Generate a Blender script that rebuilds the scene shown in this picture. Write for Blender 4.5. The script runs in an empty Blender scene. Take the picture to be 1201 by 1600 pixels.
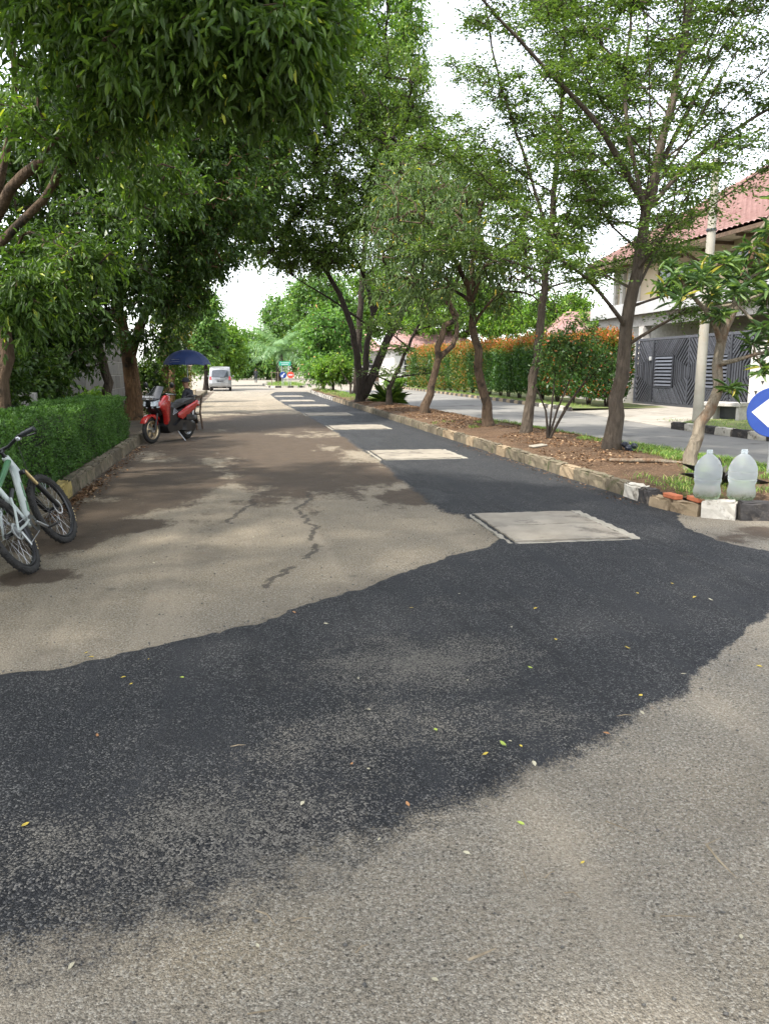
import bpy, bmesh, math, random
import numpy as np
from mathutils import Vector, Matrix

rng = np.random.default_rng(7)
random.seed(7)
R = math.radians
scene = bpy.context.scene
COL = scene.collection

# ------------------------------------------------------------------ camera
cam = bpy.data.cameras.new('camera')
cam.sensor_fit = 'VERTICAL'
cam.sensor_height = 24.0
cam.lens = 18.0
cam.clip_start = 0.05
cam.clip_end = 6000
camo = bpy.data.objects.new('camera', cam)
COL.objects.link(camo)
camo.location = (0, 0, 1.6)
camo.rotation_euler = (R(90 - 10.481), 0, R(-10.605))
scene.camera = camo

# ------------------------------------------------------------------ world, sun, exposure
SUN_EL, SUN_AZ = 56.0, 246.0        # elevation, azimuth clockwise from +Y (the road direction)
world = bpy.data.worlds.new('World')
scene.world = world
world.use_nodes = True
wn, wl = world.node_tree.nodes, world.node_tree.links
wn.clear()
sky = wn.new('ShaderNodeTexSky')
sky.sky_type = 'NISHITA'
sky.sun_disc = False
sky.sun_elevation = R(SUN_EL)
sky.sun_rotation = R(SUN_AZ)
sky.air_density = 1.0
sky.dust_density = 1.5
sky.ozone_density = 1.0
hsv = wn.new('ShaderNodeHueSaturation')
hsv.inputs['Saturation'].default_value = 0.30      # hazy white tropical sky
bg = wn.new('ShaderNodeBackground')
bg.inputs['Strength'].default_value = 0.15
wo = wn.new('ShaderNodeOutputWorld')
wl.new(sky.outputs[0], hsv.inputs['Color'])
wl.new(hsv.outputs[0], bg.inputs['Color'])
wl.new(bg.outputs[0], wo.inputs['Surface'])

sun = bpy.data.lights.new('sun', 'SUN')
sun.energy = 2.0
sun.angle = R(2.2)
sun.color = (1.0, 0.95, 0.86)
suno = bpy.data.objects.new('sun', sun)
COL.objects.link(suno)
sd_ = Vector((math.sin(R(SUN_AZ)) * math.cos(R(SUN_EL)), math.cos(R(SUN_AZ)) * math.cos(R(SUN_EL)), math.sin(R(SUN_EL))))
suno.rotation_euler = sd_.to_track_quat('Z', 'Y').to_euler()
suno.location = (-20, -10, 30)

scene.view_settings.view_transform = 'Standard'
scene.view_settings.look = 'None'
scene.view_settings.gamma = 1.0
scene.view_settings.use_curve_mapping = False
scene.view_settings.exposure = 2.12
scene.cycles.max_bounces = 8
scene.cycles.diffuse_bounces = 4
scene.cycles.glossy_bounces = 3
scene.cycles.transmission_bounces = 6
scene.cycles.transparent_max_bounces = 8
scene.cycles.sample_clamp_indirect = 6.0

# ------------------------------------------------------------------ helpers
class MB:
    """collects verts and faces of ONE mesh object"""
    def __init__(s):
        s.v = []; s.f = []
    def add(s, vs, fs):
        o = len(s.v)
        s.v.extend([tuple(p) for p in vs])
        s.f.extend([tuple(i + o for i in f) for f in fs])
        return s
    def box(s, c, d, rot=None, taper=1.0, bev=0.0):
        hx, hy, hz = d[0] / 2, d[1] / 2, d[2] / 2
        if bev:
            b = min(bev, hx * .9, hy * .9, hz * .9)
            bm = bmesh.new()
            bmesh.ops.create_cube(bm, size=1)
            for v in bm.verts:
                v.co = Vector((v.co.x * 2 * hx * (taper if v.co.z > 0 else 1), v.co.y * 2 * hy * (taper if v.co.z > 0 else 1), v.co.z * 2 * hz))
            bmesh.ops.bevel(bm, geom=bm.edges[:], offset=b, segments=1, affect='EDGES')
            vs = [v.co.copy() for v in bm.verts]
            bm.verts.index_update()
            fs = [[v.index for v in f.verts] for f in bm.faces]
            bm.free()
        else:
            vs = [Vector((x * hx * (taper if z > 0 else 1), y * hy * (taper if z > 0 else 1), z * hz)) for z in (-1, 1) for y in (-1, 1) for x in (-1, 1)]
            fs = [(0, 2, 3, 1), (4, 5, 7, 6), (0, 1, 5, 4), (2, 6, 7, 3), (0, 4, 6, 2), (1, 3, 7, 5)]
        c = Vector(c)
        if rot is not None:
            vs = [rot @ v for v in vs]
        return s.add([v + c for v in vs], fs)
    def bar(s, a, b, w, h, up=(0, 0, 1), bev=0.0):
        a, b = Vector(a), Vector(b)
        d = (b - a); L = d.length; d.normalize()
        u = Vector(up)
        x = d.cross(u)
        if x.length < 1e-4: x = d.cross(Vector((1, 0, 0)))
        x.normalize(); u = x.cross(d)
        m = Matrix((x, d, u)).transposed()
        return s.box((a + b) / 2, (w, L, h), m, bev=bev)
    def tube(s, pts, rad, n=8, caps=True, flat=1.0):
        pts = [Vector(p) for p in pts]
        if not hasattr(rad, '__len__'): rad = [rad] * len(pts)
        m = len(pts)
        t0 = (pts[1] - pts[0]).normalized()
        ref = Vector((0, 0, 1)) if abs(t0.z) < .9 else Vector((1, 0, 0))
        x = t0.cross(ref).normalized()
        vs = []
        for i in range(m):
            t = (pts[min(i + 1, m - 1)] - pts[max(i - 1, 0)]).normalized()
            x = (x - t * x.dot(t))
            if x.length < 1e-6: x = t.cross(Vector((.3, .5, .8)))
            x.normalize(); y = t.cross(x)
            for k in range(n):
                a = 2 * math.pi * k / n
                vs.append(pts[i] + (x * math.cos(a) + y * math.sin(a) * flat) * rad[i])
        fs = [(i * n + k, i * n + (k + 1) % n, (i + 1) * n + (k + 1) % n, (i + 1) * n + k) for i in range(m - 1) for k in range(n)]
        if caps:
            fs.append(tuple(range(n - 1, -1, -1))); fs.append(tuple((m - 1) * n + k for k in range(n)))
        return s.add(vs, fs)
    def lathe(s, prof, n=24, c=(0, 0, 0), rot=None):
        vs = []
        for r, z in prof:
            for k in range(n):
                a = 2 * math.pi * k / n
                p = Vector((r * math.cos(a), r * math.sin(a), z))
                if rot is not None: p = rot @ p
                vs.append(p + Vector(c))
        m = len(prof)
        fs = [(i * n + k, i * n + (k + 1) % n, (i + 1) * n + (k + 1) % n, (i + 1) * n + k) for i in range(m - 1) for k in range(n)]
        return s.add(vs, fs)
    def torus(s, c, R_, r, rot=None, n=36, m=10, flat=1.0):
        vs = []; c = Vector(c)
        for i in range(n):
            a = 2 * math.pi * i / n
            for k in range(m):
                b = 2 * math.pi * k / m
                p = Vector(((R_ + r * math.cos(b)) * math.cos(a), r * flat * math.sin(b), (R_ + r * math.cos(b)) * math.sin(a)))
                if rot is not None: p = rot @ p
                vs.append(p + c)
        fs = [(i * m + k, i * m + (k + 1) % m, ((i + 1) % n) * m + (k + 1) % m, ((i + 1) % n) * m + k) for i in range(n) for k in range(m)]
        return s.add(vs, fs)
    def puff(s, poly, hw, cy=0.0, inset=.06, secs=None, mapf=None):
        """side profile poly [(x,z)] given a rounded thickness along y"""
        cx = sum(p[0] for p in poly) / len(poly); cz = sum(p[1] for p in poly) / len(poly)
        secs = secs or [(-1, inset), (-.72, inset * .3), (0, 0), (.72, inset * .3), (1, inset)]
        n = len(poly); vs = []
        for t, ins in secs:
            for x, z in poly:
                dx, dz = x - cx, z - cz; L = math.hypot(dx, dz) or 1
                k = max(0, (L - ins)) / L
                p = (cx + dx * k, cy + t * hw, cz + dz * k)
                vs.append(mapf(p) if mapf else p)
        fs = []
        for i in range(len(secs) - 1):
            for k in range(n):
                fs.append((i * n + k, i * n + (k + 1) % n, (i + 1) * n + (k + 1) % n, (i + 1) * n + k))
        fs.append(tuple(range(n - 1, -1, -1))); fs.append(tuple((len(secs) - 1) * n + k for k in range(n)))
        return s.add(vs, fs)
    def mesh(s, name, smooth=False):
        me = bpy.data.meshes.new(name)
        me.from_pydata(s.v, [], s.f)
        bm = bmesh.new(); bm.from_mesh(me)
        bmesh.ops.recalc_face_normals(bm, faces=bm.faces[:])
        bm.to_mesh(me); bm.free()
        if smooth:
            me.polygons.foreach_set('use_smooth', [True] * len(me.polygons))
            me.set_sharp_from_angle(angle=R(52))
        return me
    def obj(s, name, mat, parent=None, smooth=False, **tags):
        me = s.mesh(name, smooth)
        return link(name, me, mat, parent, **tags)

def link(name, me, mat=None, parent=None, **tags):
    o = bpy.data.objects.new(name, me)
    COL.objects.link(o)
    if mat is not None and me is not None and not me.materials: me.materials.append(mat)
    if parent is not None: o.parent = parent
    for k, v in tags.items(): o[k] = v
    return o

def thing(name, label, cat, loc=(0, 0, 0), rot=(0, 0, 0), group=None):
    o = bpy.data.objects.new(name, None)
    o.empty_display_size = .1
    COL.objects.link(o)
    o.location = loc; o.rotation_euler = rot
    o['label'] = label; o['category'] = cat
    if group: o['group'] = group
    return o

def structure(name, me, mat, parent=None):
    return link(name, me, mat, parent, kind='structure')

def copy_tree(o, parent=None):
    c = o.copy(); COL.objects.link(c); c.parent = parent
    for ch in list(o.children): copy_tree(ch, c)
    return c

def np_mesh(name, V, F, attrs=None, smooth=False):
    """mesh from arrays: V (n,3), F (m,k)"""
    me = bpy.data.meshes.new(name)
    V = np.asarray(V, np.float32); F = np.asarray(F, np.int32)
    m, k = F.shape
    me.vertices.add(len(V)); me.vertices.foreach_set('co', V.ravel())
    me.loops.add(m * k); me.loops.foreach_set('vertex_index', F.ravel())
    me.polygons.add(m)
    me.polygons.foreach_set('loop_start', np.arange(m, dtype=np.int32) * k)
    me.polygons.foreach_set('loop_total', np.full(m, k, np.int32))
    if smooth: me.polygons.foreach_set('use_smooth', np.ones(m, bool))
    me.update(calc_edges=True)
    for nm, dom, arr in (attrs or []):
        a = me.attributes.new(nm, 'FLOAT', dom)
        a.data.foreach_set('value', np.asarray(arr, np.float32))
    return me

def noise2(x, y, seed=0):
    """smooth value noise, vectorised"""
    r = np.random.default_rng(seed); T = r.random((64, 64))
    xi = np.floor(x).astype(int); yi = np.floor(y).astype(int)
    fx = x - xi; fy = y - yi
    fx = fx * fx * (3 - 2 * fx); fy = fy * fy * (3 - 2 * fy)
    a = T[xi % 64, yi % 64]; b = T[(xi + 1) % 64, yi % 64]; c = T[xi % 64, (yi + 1) % 64]; d = T[(xi + 1) % 64, (yi + 1) % 64]
    return (a * (1 - fx) + b * fx) * (1 - fy) + (c * (1 - fx) + d * fx) * fy

# ------------------------------------------------------------------ materials
class NT:
    def __init__(s, name):
        s.m = bpy.data.materials.new(name); s.m.use_nodes = True
        s.t = s.m.node_tree; s.t.nodes.clear()
        s.out = s.t.nodes.new('ShaderNodeOutputMaterial')
    def n(s, typ, **kw):
        nd = s.t.nodes.new('ShaderNode' + typ)
        for k, v in kw.items():
            if k in nd.inputs: s.set(nd.inputs[k], v)
            else: setattr(nd, k, v)
        return nd
    def set(s, inp, v):
        if isinstance(v, bpy.types.NodeSocket): s.t.links.new(v, inp)
        else:
            if hasattr(inp.default_value, '__len__') and len(inp.default_value) == 4 and len(v) == 3: v = tuple(v) + (1,)
            inp.default_value = v
    def coord(s): return s.n('TexCoord').outputs['Object']
    def attr(s, name): return s.n('Attribute', attribute_name=name).outputs['Fac']
    def noise(s, scale, detail=4, rough=.6, vec=None, dist=0.0):
        nd = s.n('TexNoise', Scale=scale, Detail=detail, Roughness=rough, Distortion=dist)
        s.set(nd.inputs['Vector'], vec if vec is not None else s.coord())
        return nd.outputs['Fac']
    def voro(s, scale, out='Distance', vec=None, feature='F1'):
        nd = s.n('TexVoronoi', feature=feature, Scale=scale)
        s.set(nd.inputs['Vector'], vec if vec is not None else s.coord())
        return nd.outputs[out]
    def math(s, op, a, b=0.0, c=0.0, clamp=False):
        nd = s.n('Math', operation=op, use_clamp=clamp)
        s.set(nd.inputs[0], a); s.set(nd.inputs[1], b); s.set(nd.inputs[2], c)
        return nd.outputs[0]
    def ramp(s, fac, stops, interp='LINEAR'):
        nd = s.n('ValToRGB'); cr = nd.color_ramp; cr.interpolation = interp
        while len(cr.elements) < len(stops): cr.elements.new(.5)
        for e, (p, c) in zip(cr.elements, stops):
            e.position = p; e.color = (tuple(c) + (1,)) if hasattr(c, '__len__') else (c, c, c, 1)
        s.set(nd.inputs[0], fac)
        return nd.outputs[0]
    def step(s, x, a, b):
        nd = s.n('MapRange', interpolation_type='SMOOTHSTEP')
        s.set(nd.inputs[0], x); s.set(nd.inputs[1], a); s.set(nd.inputs[2], b); nd.inputs[3].default_value = 0; nd.inputs[4].default_value = 1
        return nd.outputs[0]
    def mix(s, f, a, b, blend='MIX'):
        nd = s.n('Mix', data_type='RGBA', blend_type=blend)
        s.set(nd.inputs[0], f); s.set(nd.inputs[6], a); s.set(nd.inputs[7], b)
        return nd.outputs[2]
    def bump(s, h, strength=.5, dist=.01, normal=None):
        nd = s.n('Bump', Strength=strength, Distance=dist)
        s.set(nd.inputs['Height'], h)
        if normal is not None: s.set(nd.inputs['Normal'], normal)
        return nd.outputs[0]
    def done(s, col, rough=.8, bump=None, metallic=0, spec=.4, **kw):
        p = s.n('BsdfPrincipled')
        s.set(p.inputs['Base Color'], col); s.set(p.inputs['Roughness'], rough); s.set(p.inputs['Metallic'], metallic)
        s.set(p.inputs['Specular IOR Level'], spec)
        for k, v in kw.items(): s.set(p.inputs[k.replace('_', ' ')], v)
        if bump is not None: s.set(p.inputs['Normal'], bump)
        s.t.links.new(p.outputs[0], s.out.inputs[0])
        return s.m

def surf(name, c1, c2, scale=3.0, rough=.8, bump=.3, bscale=60, bdist=.005, objvar=0.0, metallic=0, spec=.35, c3=None, s3=.7, **kw):
    """two-tone noise surface with fine relief; objvar varies the value from object to object; c3 adds stains"""
    t = NT(name)
    vec = t.coord()
    if objvar:
        oi = t.n('ObjectInfo')
        va = t.n('VectorMath', operation='ADD')
        t.set(va.inputs[0], vec)
        sc = t.math('MULTIPLY', oi.outputs['Random'], 37.0)
        cb = t.n('CombineXYZ'); t.set(cb.inputs[0], sc); t.set(cb.inputs[1], sc); t.set(va.inputs[1], cb.outputs[0])
        vec = va.outputs[0]
    f = t.noise(scale, 6, .65, vec)
    col = t.ramp(f, [(.3, c1), (.7, c2)])
    if c3 is not None:
        col = t.mix(t.step(t.noise(s3, 8, .7, vec), .52, .66), col, c3)
    if objvar:
        h = t.n('HueSaturation')
        t.set(h.inputs['Color'], col)
        t.set(h.inputs['Value'], t.math('MULTIPLY_ADD', oi.outputs['Random'], objvar * 2, 1 - objvar))
        col = h.outputs[0]
    b = t.bump(t.noise(bscale, 5, .7, vec), bump, bdist) if bump else None
    return t.done(col, rough, b, metallic, spec, **kw)

def leafmat(name, stops, trans=.38, rough=.42, spec=.35, tcol=(1.25, 1.35, .55)):
    t = NT(name)
    col = t.ramp(t.attr('rnd'), stops)
    p = t.n('BsdfPrincipled'); t.set(p.inputs['Base Color'], col); t.set(p.inputs['Roughness'], rough); t.set(p.inputs['Specular IOR Level'], spec)
    tr = t.n('BsdfTranslucent'); t.set(tr.inputs['Color'], t.mix(1.0, col, tcol, 'MULTIPLY'))
    mx = t.n('MixShader'); mx.inputs[0].default_value = trans
    t.t.links.new(p.outputs[0], mx.inputs[1]); t.t.links.new(tr.outputs[0], mx.inputs[2]); t.t.links.new(mx.outputs[0], t.out.inputs[0])
    return t.m

def bark(name, c1, c2, c3=None):
    t = NT(name)
    vec = t.coord()
    mp = t.n('Mapping'); t.set(mp.inputs['Vector'], vec); mp.inputs['Scale'].default_value = (1, 1, .25)
    f = t.noise(14, 7, .7, mp.outputs[0])
    col = t.ramp(f, [(.3, c1), (.7, c2)])
    if c3: col = t.mix(t.step(t.noise(3, 6, .6, vec), .5, .65), col, c3)
    b = t.bump(t.math('ADD', t.noise(30, 6, .75, mp.outputs[0]), t.voro(22, vec=mp.outputs[0])), 1.0, .03)
    return t.done(col, .9, b, spec=.15)

M = {}
M['bark_dark'] = bark('bark_dark', (.018, .014, .011), (.06, .048, .038))
M['bark_grey'] = bark('bark_grey', (.045, .036, .028), (.115, .092, .070), (.07, .054, .038))
M['bark_brown'] = bark('bark_brown', (.075, .045, .024), (.20, .12, .065), (.045, .034, .024))
M['bark_warm'] = bark('bark_warm', (.055, .038, .026), (.13, .09, .06), (.035, .028, .021))
M['bark_pale'] = bark('bark_pale', (.12, .10, .075), (.26, .22, .165), (.15, .095, .06))
M['leaf_mango'] = leafmat('leaf_mango', [(0, (0.030, 0.060, 0.014)), (.55, (0.072, 0.132, 0.026)), (.86, (0.138, 0.216, 0.035)), (1, (0.386, 0.432, 0.060))], .42)
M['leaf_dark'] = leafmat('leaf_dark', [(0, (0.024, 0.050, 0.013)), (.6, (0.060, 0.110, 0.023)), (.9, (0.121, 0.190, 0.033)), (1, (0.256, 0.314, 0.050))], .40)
M['leaf_fine'] = leafmat('leaf_fine', [(0, (0.040, 0.074, 0.022)), (.5, (0.085, 0.140, 0.036)), (.9, (0.156, 0.218, 0.050)), (1, (0.300, 0.336, 0.080))], .42)
M['leaf_blue'] = leafmat('leaf_blue', [(0, (0.038, 0.072, 0.027)), (.5, (0.090, 0.146, 0.049)), (.9, (0.174, 0.230, 0.071)), (.97, (0.360, 0.347, 0.095)), (1, (0.576, 0.448, 0.067))], .38)
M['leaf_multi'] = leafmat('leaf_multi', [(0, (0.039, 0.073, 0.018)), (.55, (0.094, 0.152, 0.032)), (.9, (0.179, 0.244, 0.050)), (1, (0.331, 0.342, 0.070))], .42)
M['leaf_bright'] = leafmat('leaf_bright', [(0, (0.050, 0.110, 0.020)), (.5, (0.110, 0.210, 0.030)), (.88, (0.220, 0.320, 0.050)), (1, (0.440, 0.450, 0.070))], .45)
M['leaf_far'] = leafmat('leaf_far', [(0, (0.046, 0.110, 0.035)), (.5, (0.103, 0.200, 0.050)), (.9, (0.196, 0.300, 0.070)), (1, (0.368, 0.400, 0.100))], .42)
M['leaf_pink'] = leafmat('leaf_pink', [(0, (.04, .11, .03)), (.6, (.11, .22, .05)), (.87, (.19, .30, .07)), (.9, (.5, .22, .18)), (1, (.62, .32, .27))], .4)
M['leaf_ochre'] = leafmat('leaf_ochre', [(0, (.06, .09, .02)), (.5, (.20, .18, .03)), (.9, (.42, .27, .04)), (1, (.55, .33, .05))], .35)
M['leaf_palm'] = leafmat('leaf_palm', [(0, (.05, .12, .05)), (.6, (.11, .21, .085)), (1, (.22, .33, .14))], .35)
M['leaf_hedge'] = leafmat('leaf_hedge', [(0, (.033, .075, .02)), (.6, (.078, .168, .036)), (.92, (.135, .25, .05)), (1, (.23, .32, .065))], .30, .5, .25)
M['leaf_photinia'] = leafmat('leaf_photinia', [(0, (.02, .05, .016)), (.35, (.05, .12, .025)), (.52, (.10, .16, .03)), (.66, (.24, .15, .035)), (.8, (.38, .12, .035)), (1, (.46, .10, .045))], .35)
M['leaf_shrub'] = leafmat('leaf_shrub', [(0, (.025, .06, .02)), (.6, (.06, .12, .03)), (.85, (.13, .17, .04)), (1, (.32, .10, .06))], .35)
M['leaf_plumeria'] = leafmat('leaf_plumeria', [(0, (0.039, 0.079, 0.032)), (.6, (0.088, 0.152, 0.058)), (.93, (0.165, 0.242, 0.070)), (1, (0.396, 0.347, 0.090))], .36)
M['grass'] = leafmat('grass', [(0, (.05, .11, .02)), (.6, (.12, .22, .04)), (.9, (.24, .33, .07)), (1, (.42, .38, .16))], .35, .6)
M['litter'] = leafmat('litter', [(0, (.05, .028, .015)), (.5, (.15, .082, .042)), (.85, (.25, .15, .08)), (1, (.42, .31, .20))], .1, .8, .2, (1, .8, .6))
TREES = {'almond_big': {'limbs': [([(6.34, 12.43, 0.13), (6.43, 12.48, 0.81), (6.51, 12.52, 1.47), (6.64, 12.57, 2.66), (6.86, 12.62, 4.23), (7.09, 12.66, 5.47),
                            (7.25, 12.71, 6.08), (7.51, 12.75, 7.57), (7.62, 12.8, 8.72)],
                           0.2, 0.05),
                          ([(6.53, 12.43, 2.38), (5.83, 12.12, 2.86), (5.17, 11.81, 3.21), (4.41, 11.5, 3.43)], 0.06, 0.02),
                          ([(6.69, 12.43, 4.39), (5.76, 12.15, 5.3), (4.55, 11.86, 6.14), (3.65, 11.58, 6.69), (3.0, 11.3, 7.07)], 0.085, 0.02),
                          ([(6.76, 12.43, 4.55), (7.43, 12.75, 5.61), (8.25, 13.08, 6.92), (9.17, 13.4, 8.07)], 0.075, 0.02),
                          ([(6.6, 12.43, 2.12), (7.3, 12.15, 2.51), (7.94, 11.88, 2.64), (8.54, 11.6, 2.86)], 0.05, 0.015),
                          ([(6.72, 12.43, 4.49), (6.52, 12.95, 6.02), (6.81, 13.48, 7.62), (6.82, 14.0, 9.05)], 0.06, 0.02),
                          ([(6.85, 12.43, 4.2), (7.68, 12.35, 5.16), (8.74, 12.28, 5.84), (9.69, 12.2, 6.46)], 0.07, 0.02),
                          ([(6.62, 12.43, 2.75), (7.0, 12.75, 3.32), (7.55, 13.08, 4.13), (7.85, 13.4, 5.28)], 0.045, 0.015),
                          ([(6.68, 12.43, 3.68), (5.97, 12.69, 4.21), (5.15, 12.94, 4.54), (4.45, 13.2, 4.57)], 0.05, 0.015),
                          ([(6.74, 12.43, 4.49), (5.54, 12.69, 5.97), (5.37, 12.94, 7.29), (5.22, 13.2, 8.33)], 0.05, 0.015)],
                'clumps': [(3.75, 11.6, 6.54, 0.88, 1, 0.44, 1.2), (4.81, 12.0, 6.07, 0.92, 1, 0.41, 1.3), (6.4, 13.2, 7.18, 1.23, 1.2, 0.62, 1.3),
                           (7.35, 12.6, 6.92, 0.96, 1, 0.64, 1.4), (8.66, 13.0, 7.17, 0.88, 1, 0.66, 1.3), (7.57, 12.6, 5.67, 1.07, 1, 0.3, 1),
                           (8.43, 12.3, 5.53, 0.83, 0.8, 0.29, 1), (5.4, 12.3, 5.23, 0.83, 1, 0.29, 1), (4.41, 11.7, 5.42, 0.69, 0.8, 0.22, 0.8),
                           (5.23, 11.7, 3.15, 0.59, 0.7, 0.14, 0.5), (7.68, 13.0, 4.23, 0.77, 0.7, 0.18, 0.6), (7.77, 11.8, 2.63, 0.8, 0.6, 0.12, 0.5),
                           (4.95, 13.0, 4.54, 0.77, 0.8, 0.18, 0.6), (6.48, 12.4, 4.77, 0.84, 0.8, 0.23, 0.7), (6.01, 12.8, 8.57, 1.41, 1.6, 0.65, 0.8),
                           (7.8, 12.8, 8.55, 1.3, 1.6, 0.65, 0.8), (3.82, 11.6, 7.44, 0.88, 1.2, 0.49, 0.7), (8.65, 12.2, 6.2, 0.93, 1, 0.52, 1.2),
                           (8.11, 12.4, 4.64, 0.74, 0.8, 0.19, 0.8), (8.61, 12.2, 4.22, 0.52, 0.7, 0.17, 0.6), (7.08, 13.5, 6.53, 1.03, 1, 0.46, 1),
                           (5.67, 13.0, 7.38, 0.88, 1, 0.5, 1)]},
 'almond_slim': {'limbs': [([(6.11, 15.95, 0.14), (6.22, 15.95, 1.16), (6.31, 15.95, 1.84), (6.43, 15.95, 3.31), (6.56, 15.95, 5.23), (6.66, 15.95, 7.08),
                             (6.68, 15.95, 8.73), (6.7, 15.95, 9.77)],
                            0.17, 0.03),
                           ([(6.41, 15.95, 4.4), (5.8, 15.84, 5.97), (5.18, 15.72, 7.38), (4.92, 15.61, 8.35), (4.8, 15.5, 9.17)], 0.06, 0.02),
                           ([(6.47, 15.95, 4.47), (5.16, 15.7, 5.24), (4.02, 15.45, 5.73), (3.33, 15.2, 5.8)], 0.045, 0.015),
                           ([(6.49, 15.95, 4.53), (7.64, 16.27, 5.34), (8.59, 16.6, 5.91)], 0.045, 0.015),
                           ([(6.45, 15.95, 3.57), (5.35, 16.17, 3.96), (4.43, 16.38, 4.16), (3.79, 16.6, 4.17)], 0.04, 0.015),
                           ([(6.46, 15.95, 3.83), (7.01, 15.58, 4.11), (7.46, 15.2, 4.19)], 0.035, 0.012),
                           ([(6.57, 15.95, 5.36), (5.71, 16.23, 6.75), (4.82, 16.52, 7.51), (4.35, 16.8, 7.82)], 0.045, 0.015),
                           ([(6.59, 15.95, 5.61), (7.55, 16.27, 6.99), (8.07, 16.6, 8.25)], 0.045, 0.015)],
                 'clumps': [(4.92, 15.6, 8.12, 0.93, 1, 0.73, 1), (4.65, 16.4, 7.58, 0.83, 1, 0.42, 1), (5.48, 16.0, 6.91, 0.95, 1, 0.38, 1),
                            (3.86, 15.3, 5.74, 0.91, 0.9, 0.23, 1), (4.57, 15.5, 5.24, 1.05, 0.9, 0.24, 1), (4.46, 16.5, 4.18, 0.98, 0.8, 0.2, 0.7),
                            (5.61, 15.8, 4.79, 0.94, 0.9, 0.24, 1), (7.7, 16.4, 5.37, 0.83, 0.8, 0.31, 1), (7.0, 15.4, 4.08, 0.65, 0.6, 0.16, 0.6),
                            (6.46, 16.0, 6.6, 0.95, 1, 0.54, 1), (5.99, 16.0, 8.0, 0.95, 1, 0.68, 1), (6.91, 16.0, 8.77, 1.08, 1, 0.68, 1),
                            (7.9, 16.5, 7.95, 0.84, 1, 0.56, 1), (6.32, 16.0, 9.87, 1.22, 1.2, 0.68, 0.7)]},
 'gnarled': {'limbs': [([(6.05, 18.23, 0.11), (5.91, 18.23, 0.8), (5.78, 18.23, 1.42), (5.62, 18.23, 2.33), (5.47, 18.23, 3.22), (5.52, 18.23, 3.66)], 0.17, 0.11),
                       ([(5.51, 18.23, 3.49), (5.11, 18.02, 3.99), (4.66, 17.81, 4.59), (4.01, 17.6, 5.08)], 0.09, 0.03),
                       ([(5.5, 18.23, 3.37), (5.92, 18.35, 4.13), (6.59, 18.48, 4.6), (7.45, 18.6, 4.79)], 0.09, 0.03),
                       ([(5.51, 18.23, 2.78), (6.07, 18.02, 3.33), (6.62, 17.81, 3.42), (6.95, 17.6, 3.19)], 0.06, 0.025),
                       ([(5.53, 18.23, 3.59), (5.61, 18.42, 4.42), (5.81, 18.61, 5.33), (6.09, 18.8, 6.25)], 0.08, 0.03),
                       ([(5.49, 18.23, 3.22), (5.0, 18.42, 3.53), (4.41, 18.61, 3.68), (3.98, 18.8, 3.84)], 0.06, 0.02)],
             'clumps': [(4.36, 17.8, 5.13, 0.83, 1.1, 0.75, 1), (5.49, 18.3, 4.98, 1.09, 1.3, 0.93, 1), (6.67, 18.5, 4.76, 0.94, 1.1, 0.78, 1),
                        (4.07, 18.5, 4.25, 0.71, 1, 0.71, 1), (4.88, 18.0, 3.91, 0.84, 1, 0.61, 1), (6.77, 17.8, 3.57, 0.53, 0.8, 0.6, 0.8),
                        (6.02, 18.8, 5.96, 0.96, 1, 0.64, 1), (6.23, 18.8, 3.89, 0.72, 0.9, 0.56, 1), (7.75, 18.5, 4.41, 0.55, 0.8, 0.55, 0.7),
                        (4.19, 18.3, 3.43, 0.47, 0.7, 0.54, 0.5), (7.1, 18.0, 3.3, 0.46, 0.6, 0.38, 0.4), (3.48, 18.6, 4.96, 0.47, 0.8, 0.63, 0.5),
                        (6.42, 18.6, 6.22, 0.63, 0.8, 0.47, 0.5)]},
 'looped': {'limbs': [([(5.93, 24.41, 0.09), (6.16, 24.41, 1.15), (6.32, 24.41, 1.96), (6.41, 24.41, 2.57), (6.58, 24.41, 3.03), (6.93, 24.41, 3.23)], 0.19, 0.11),
                      ([(6.36, 24.41, 2.04), (6.78, 24.41, 2.37), (6.92, 24.41, 2.77), (6.85, 24.41, 3.27), (6.63, 24.41, 3.76)], 0.12, 0.09),
                      ([(6.89, 24.41, 3.23), (6.38, 24.27, 4.13), (5.51, 24.14, 5.06), (4.88, 24.0, 5.77)], 0.09, 0.03),
                      ([(6.67, 24.41, 3.72), (7.09, 24.61, 4.77), (7.33, 24.8, 6.17), (6.73, 25.0, 7.34)], 0.09, 0.03),
                      ([(6.71, 24.41, 3.68), (5.86, 24.7, 4.36), (5.3, 25.0, 4.38)], 0.06, 0.02)],
            'clumps': [(5.32, 24.2, 6.0, 1.13, 1.6, 1.03, 1), (6.73, 25.0, 7.34, 1.27, 1.6, 0.95, 1), (5.58, 24.5, 7.37, 1.04, 1.4, 0.83, 1),
                       (5.05, 24.8, 4.75, 0.84, 1.2, 0.84, 0.8), (7.39, 25.0, 6.01, 1.06, 1.4, 1.06, 1), (6.09, 24.0, 4.86, 1.02, 1.3, 0.81, 1)]},
 'tier_small': {'limbs': [([(5.87, 30.3, 0.09), (5.89, 30.3, 0.93), (6.05, 30.3, 1.3), (6.48, 30.3, 2.17), (7.07, 30.3, 3.41), (7.97, 30.3, 4.23)], 0.11, 0.03),
                          ([(5.94, 30.3, 1.1), (5.11, 30.05, 1.43), (4.44, 29.8, 1.55)], 0.04, 0.015),
                          ([(5.97, 30.3, 1.25), (7.01, 30.55, 1.42), (7.87, 30.8, 1.5)], 0.04, 0.015),
                          ([(6.69, 30.3, 2.54), (5.96, 30.55, 3.04), (5.5, 30.8, 3.42)], 0.04, 0.015),
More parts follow.
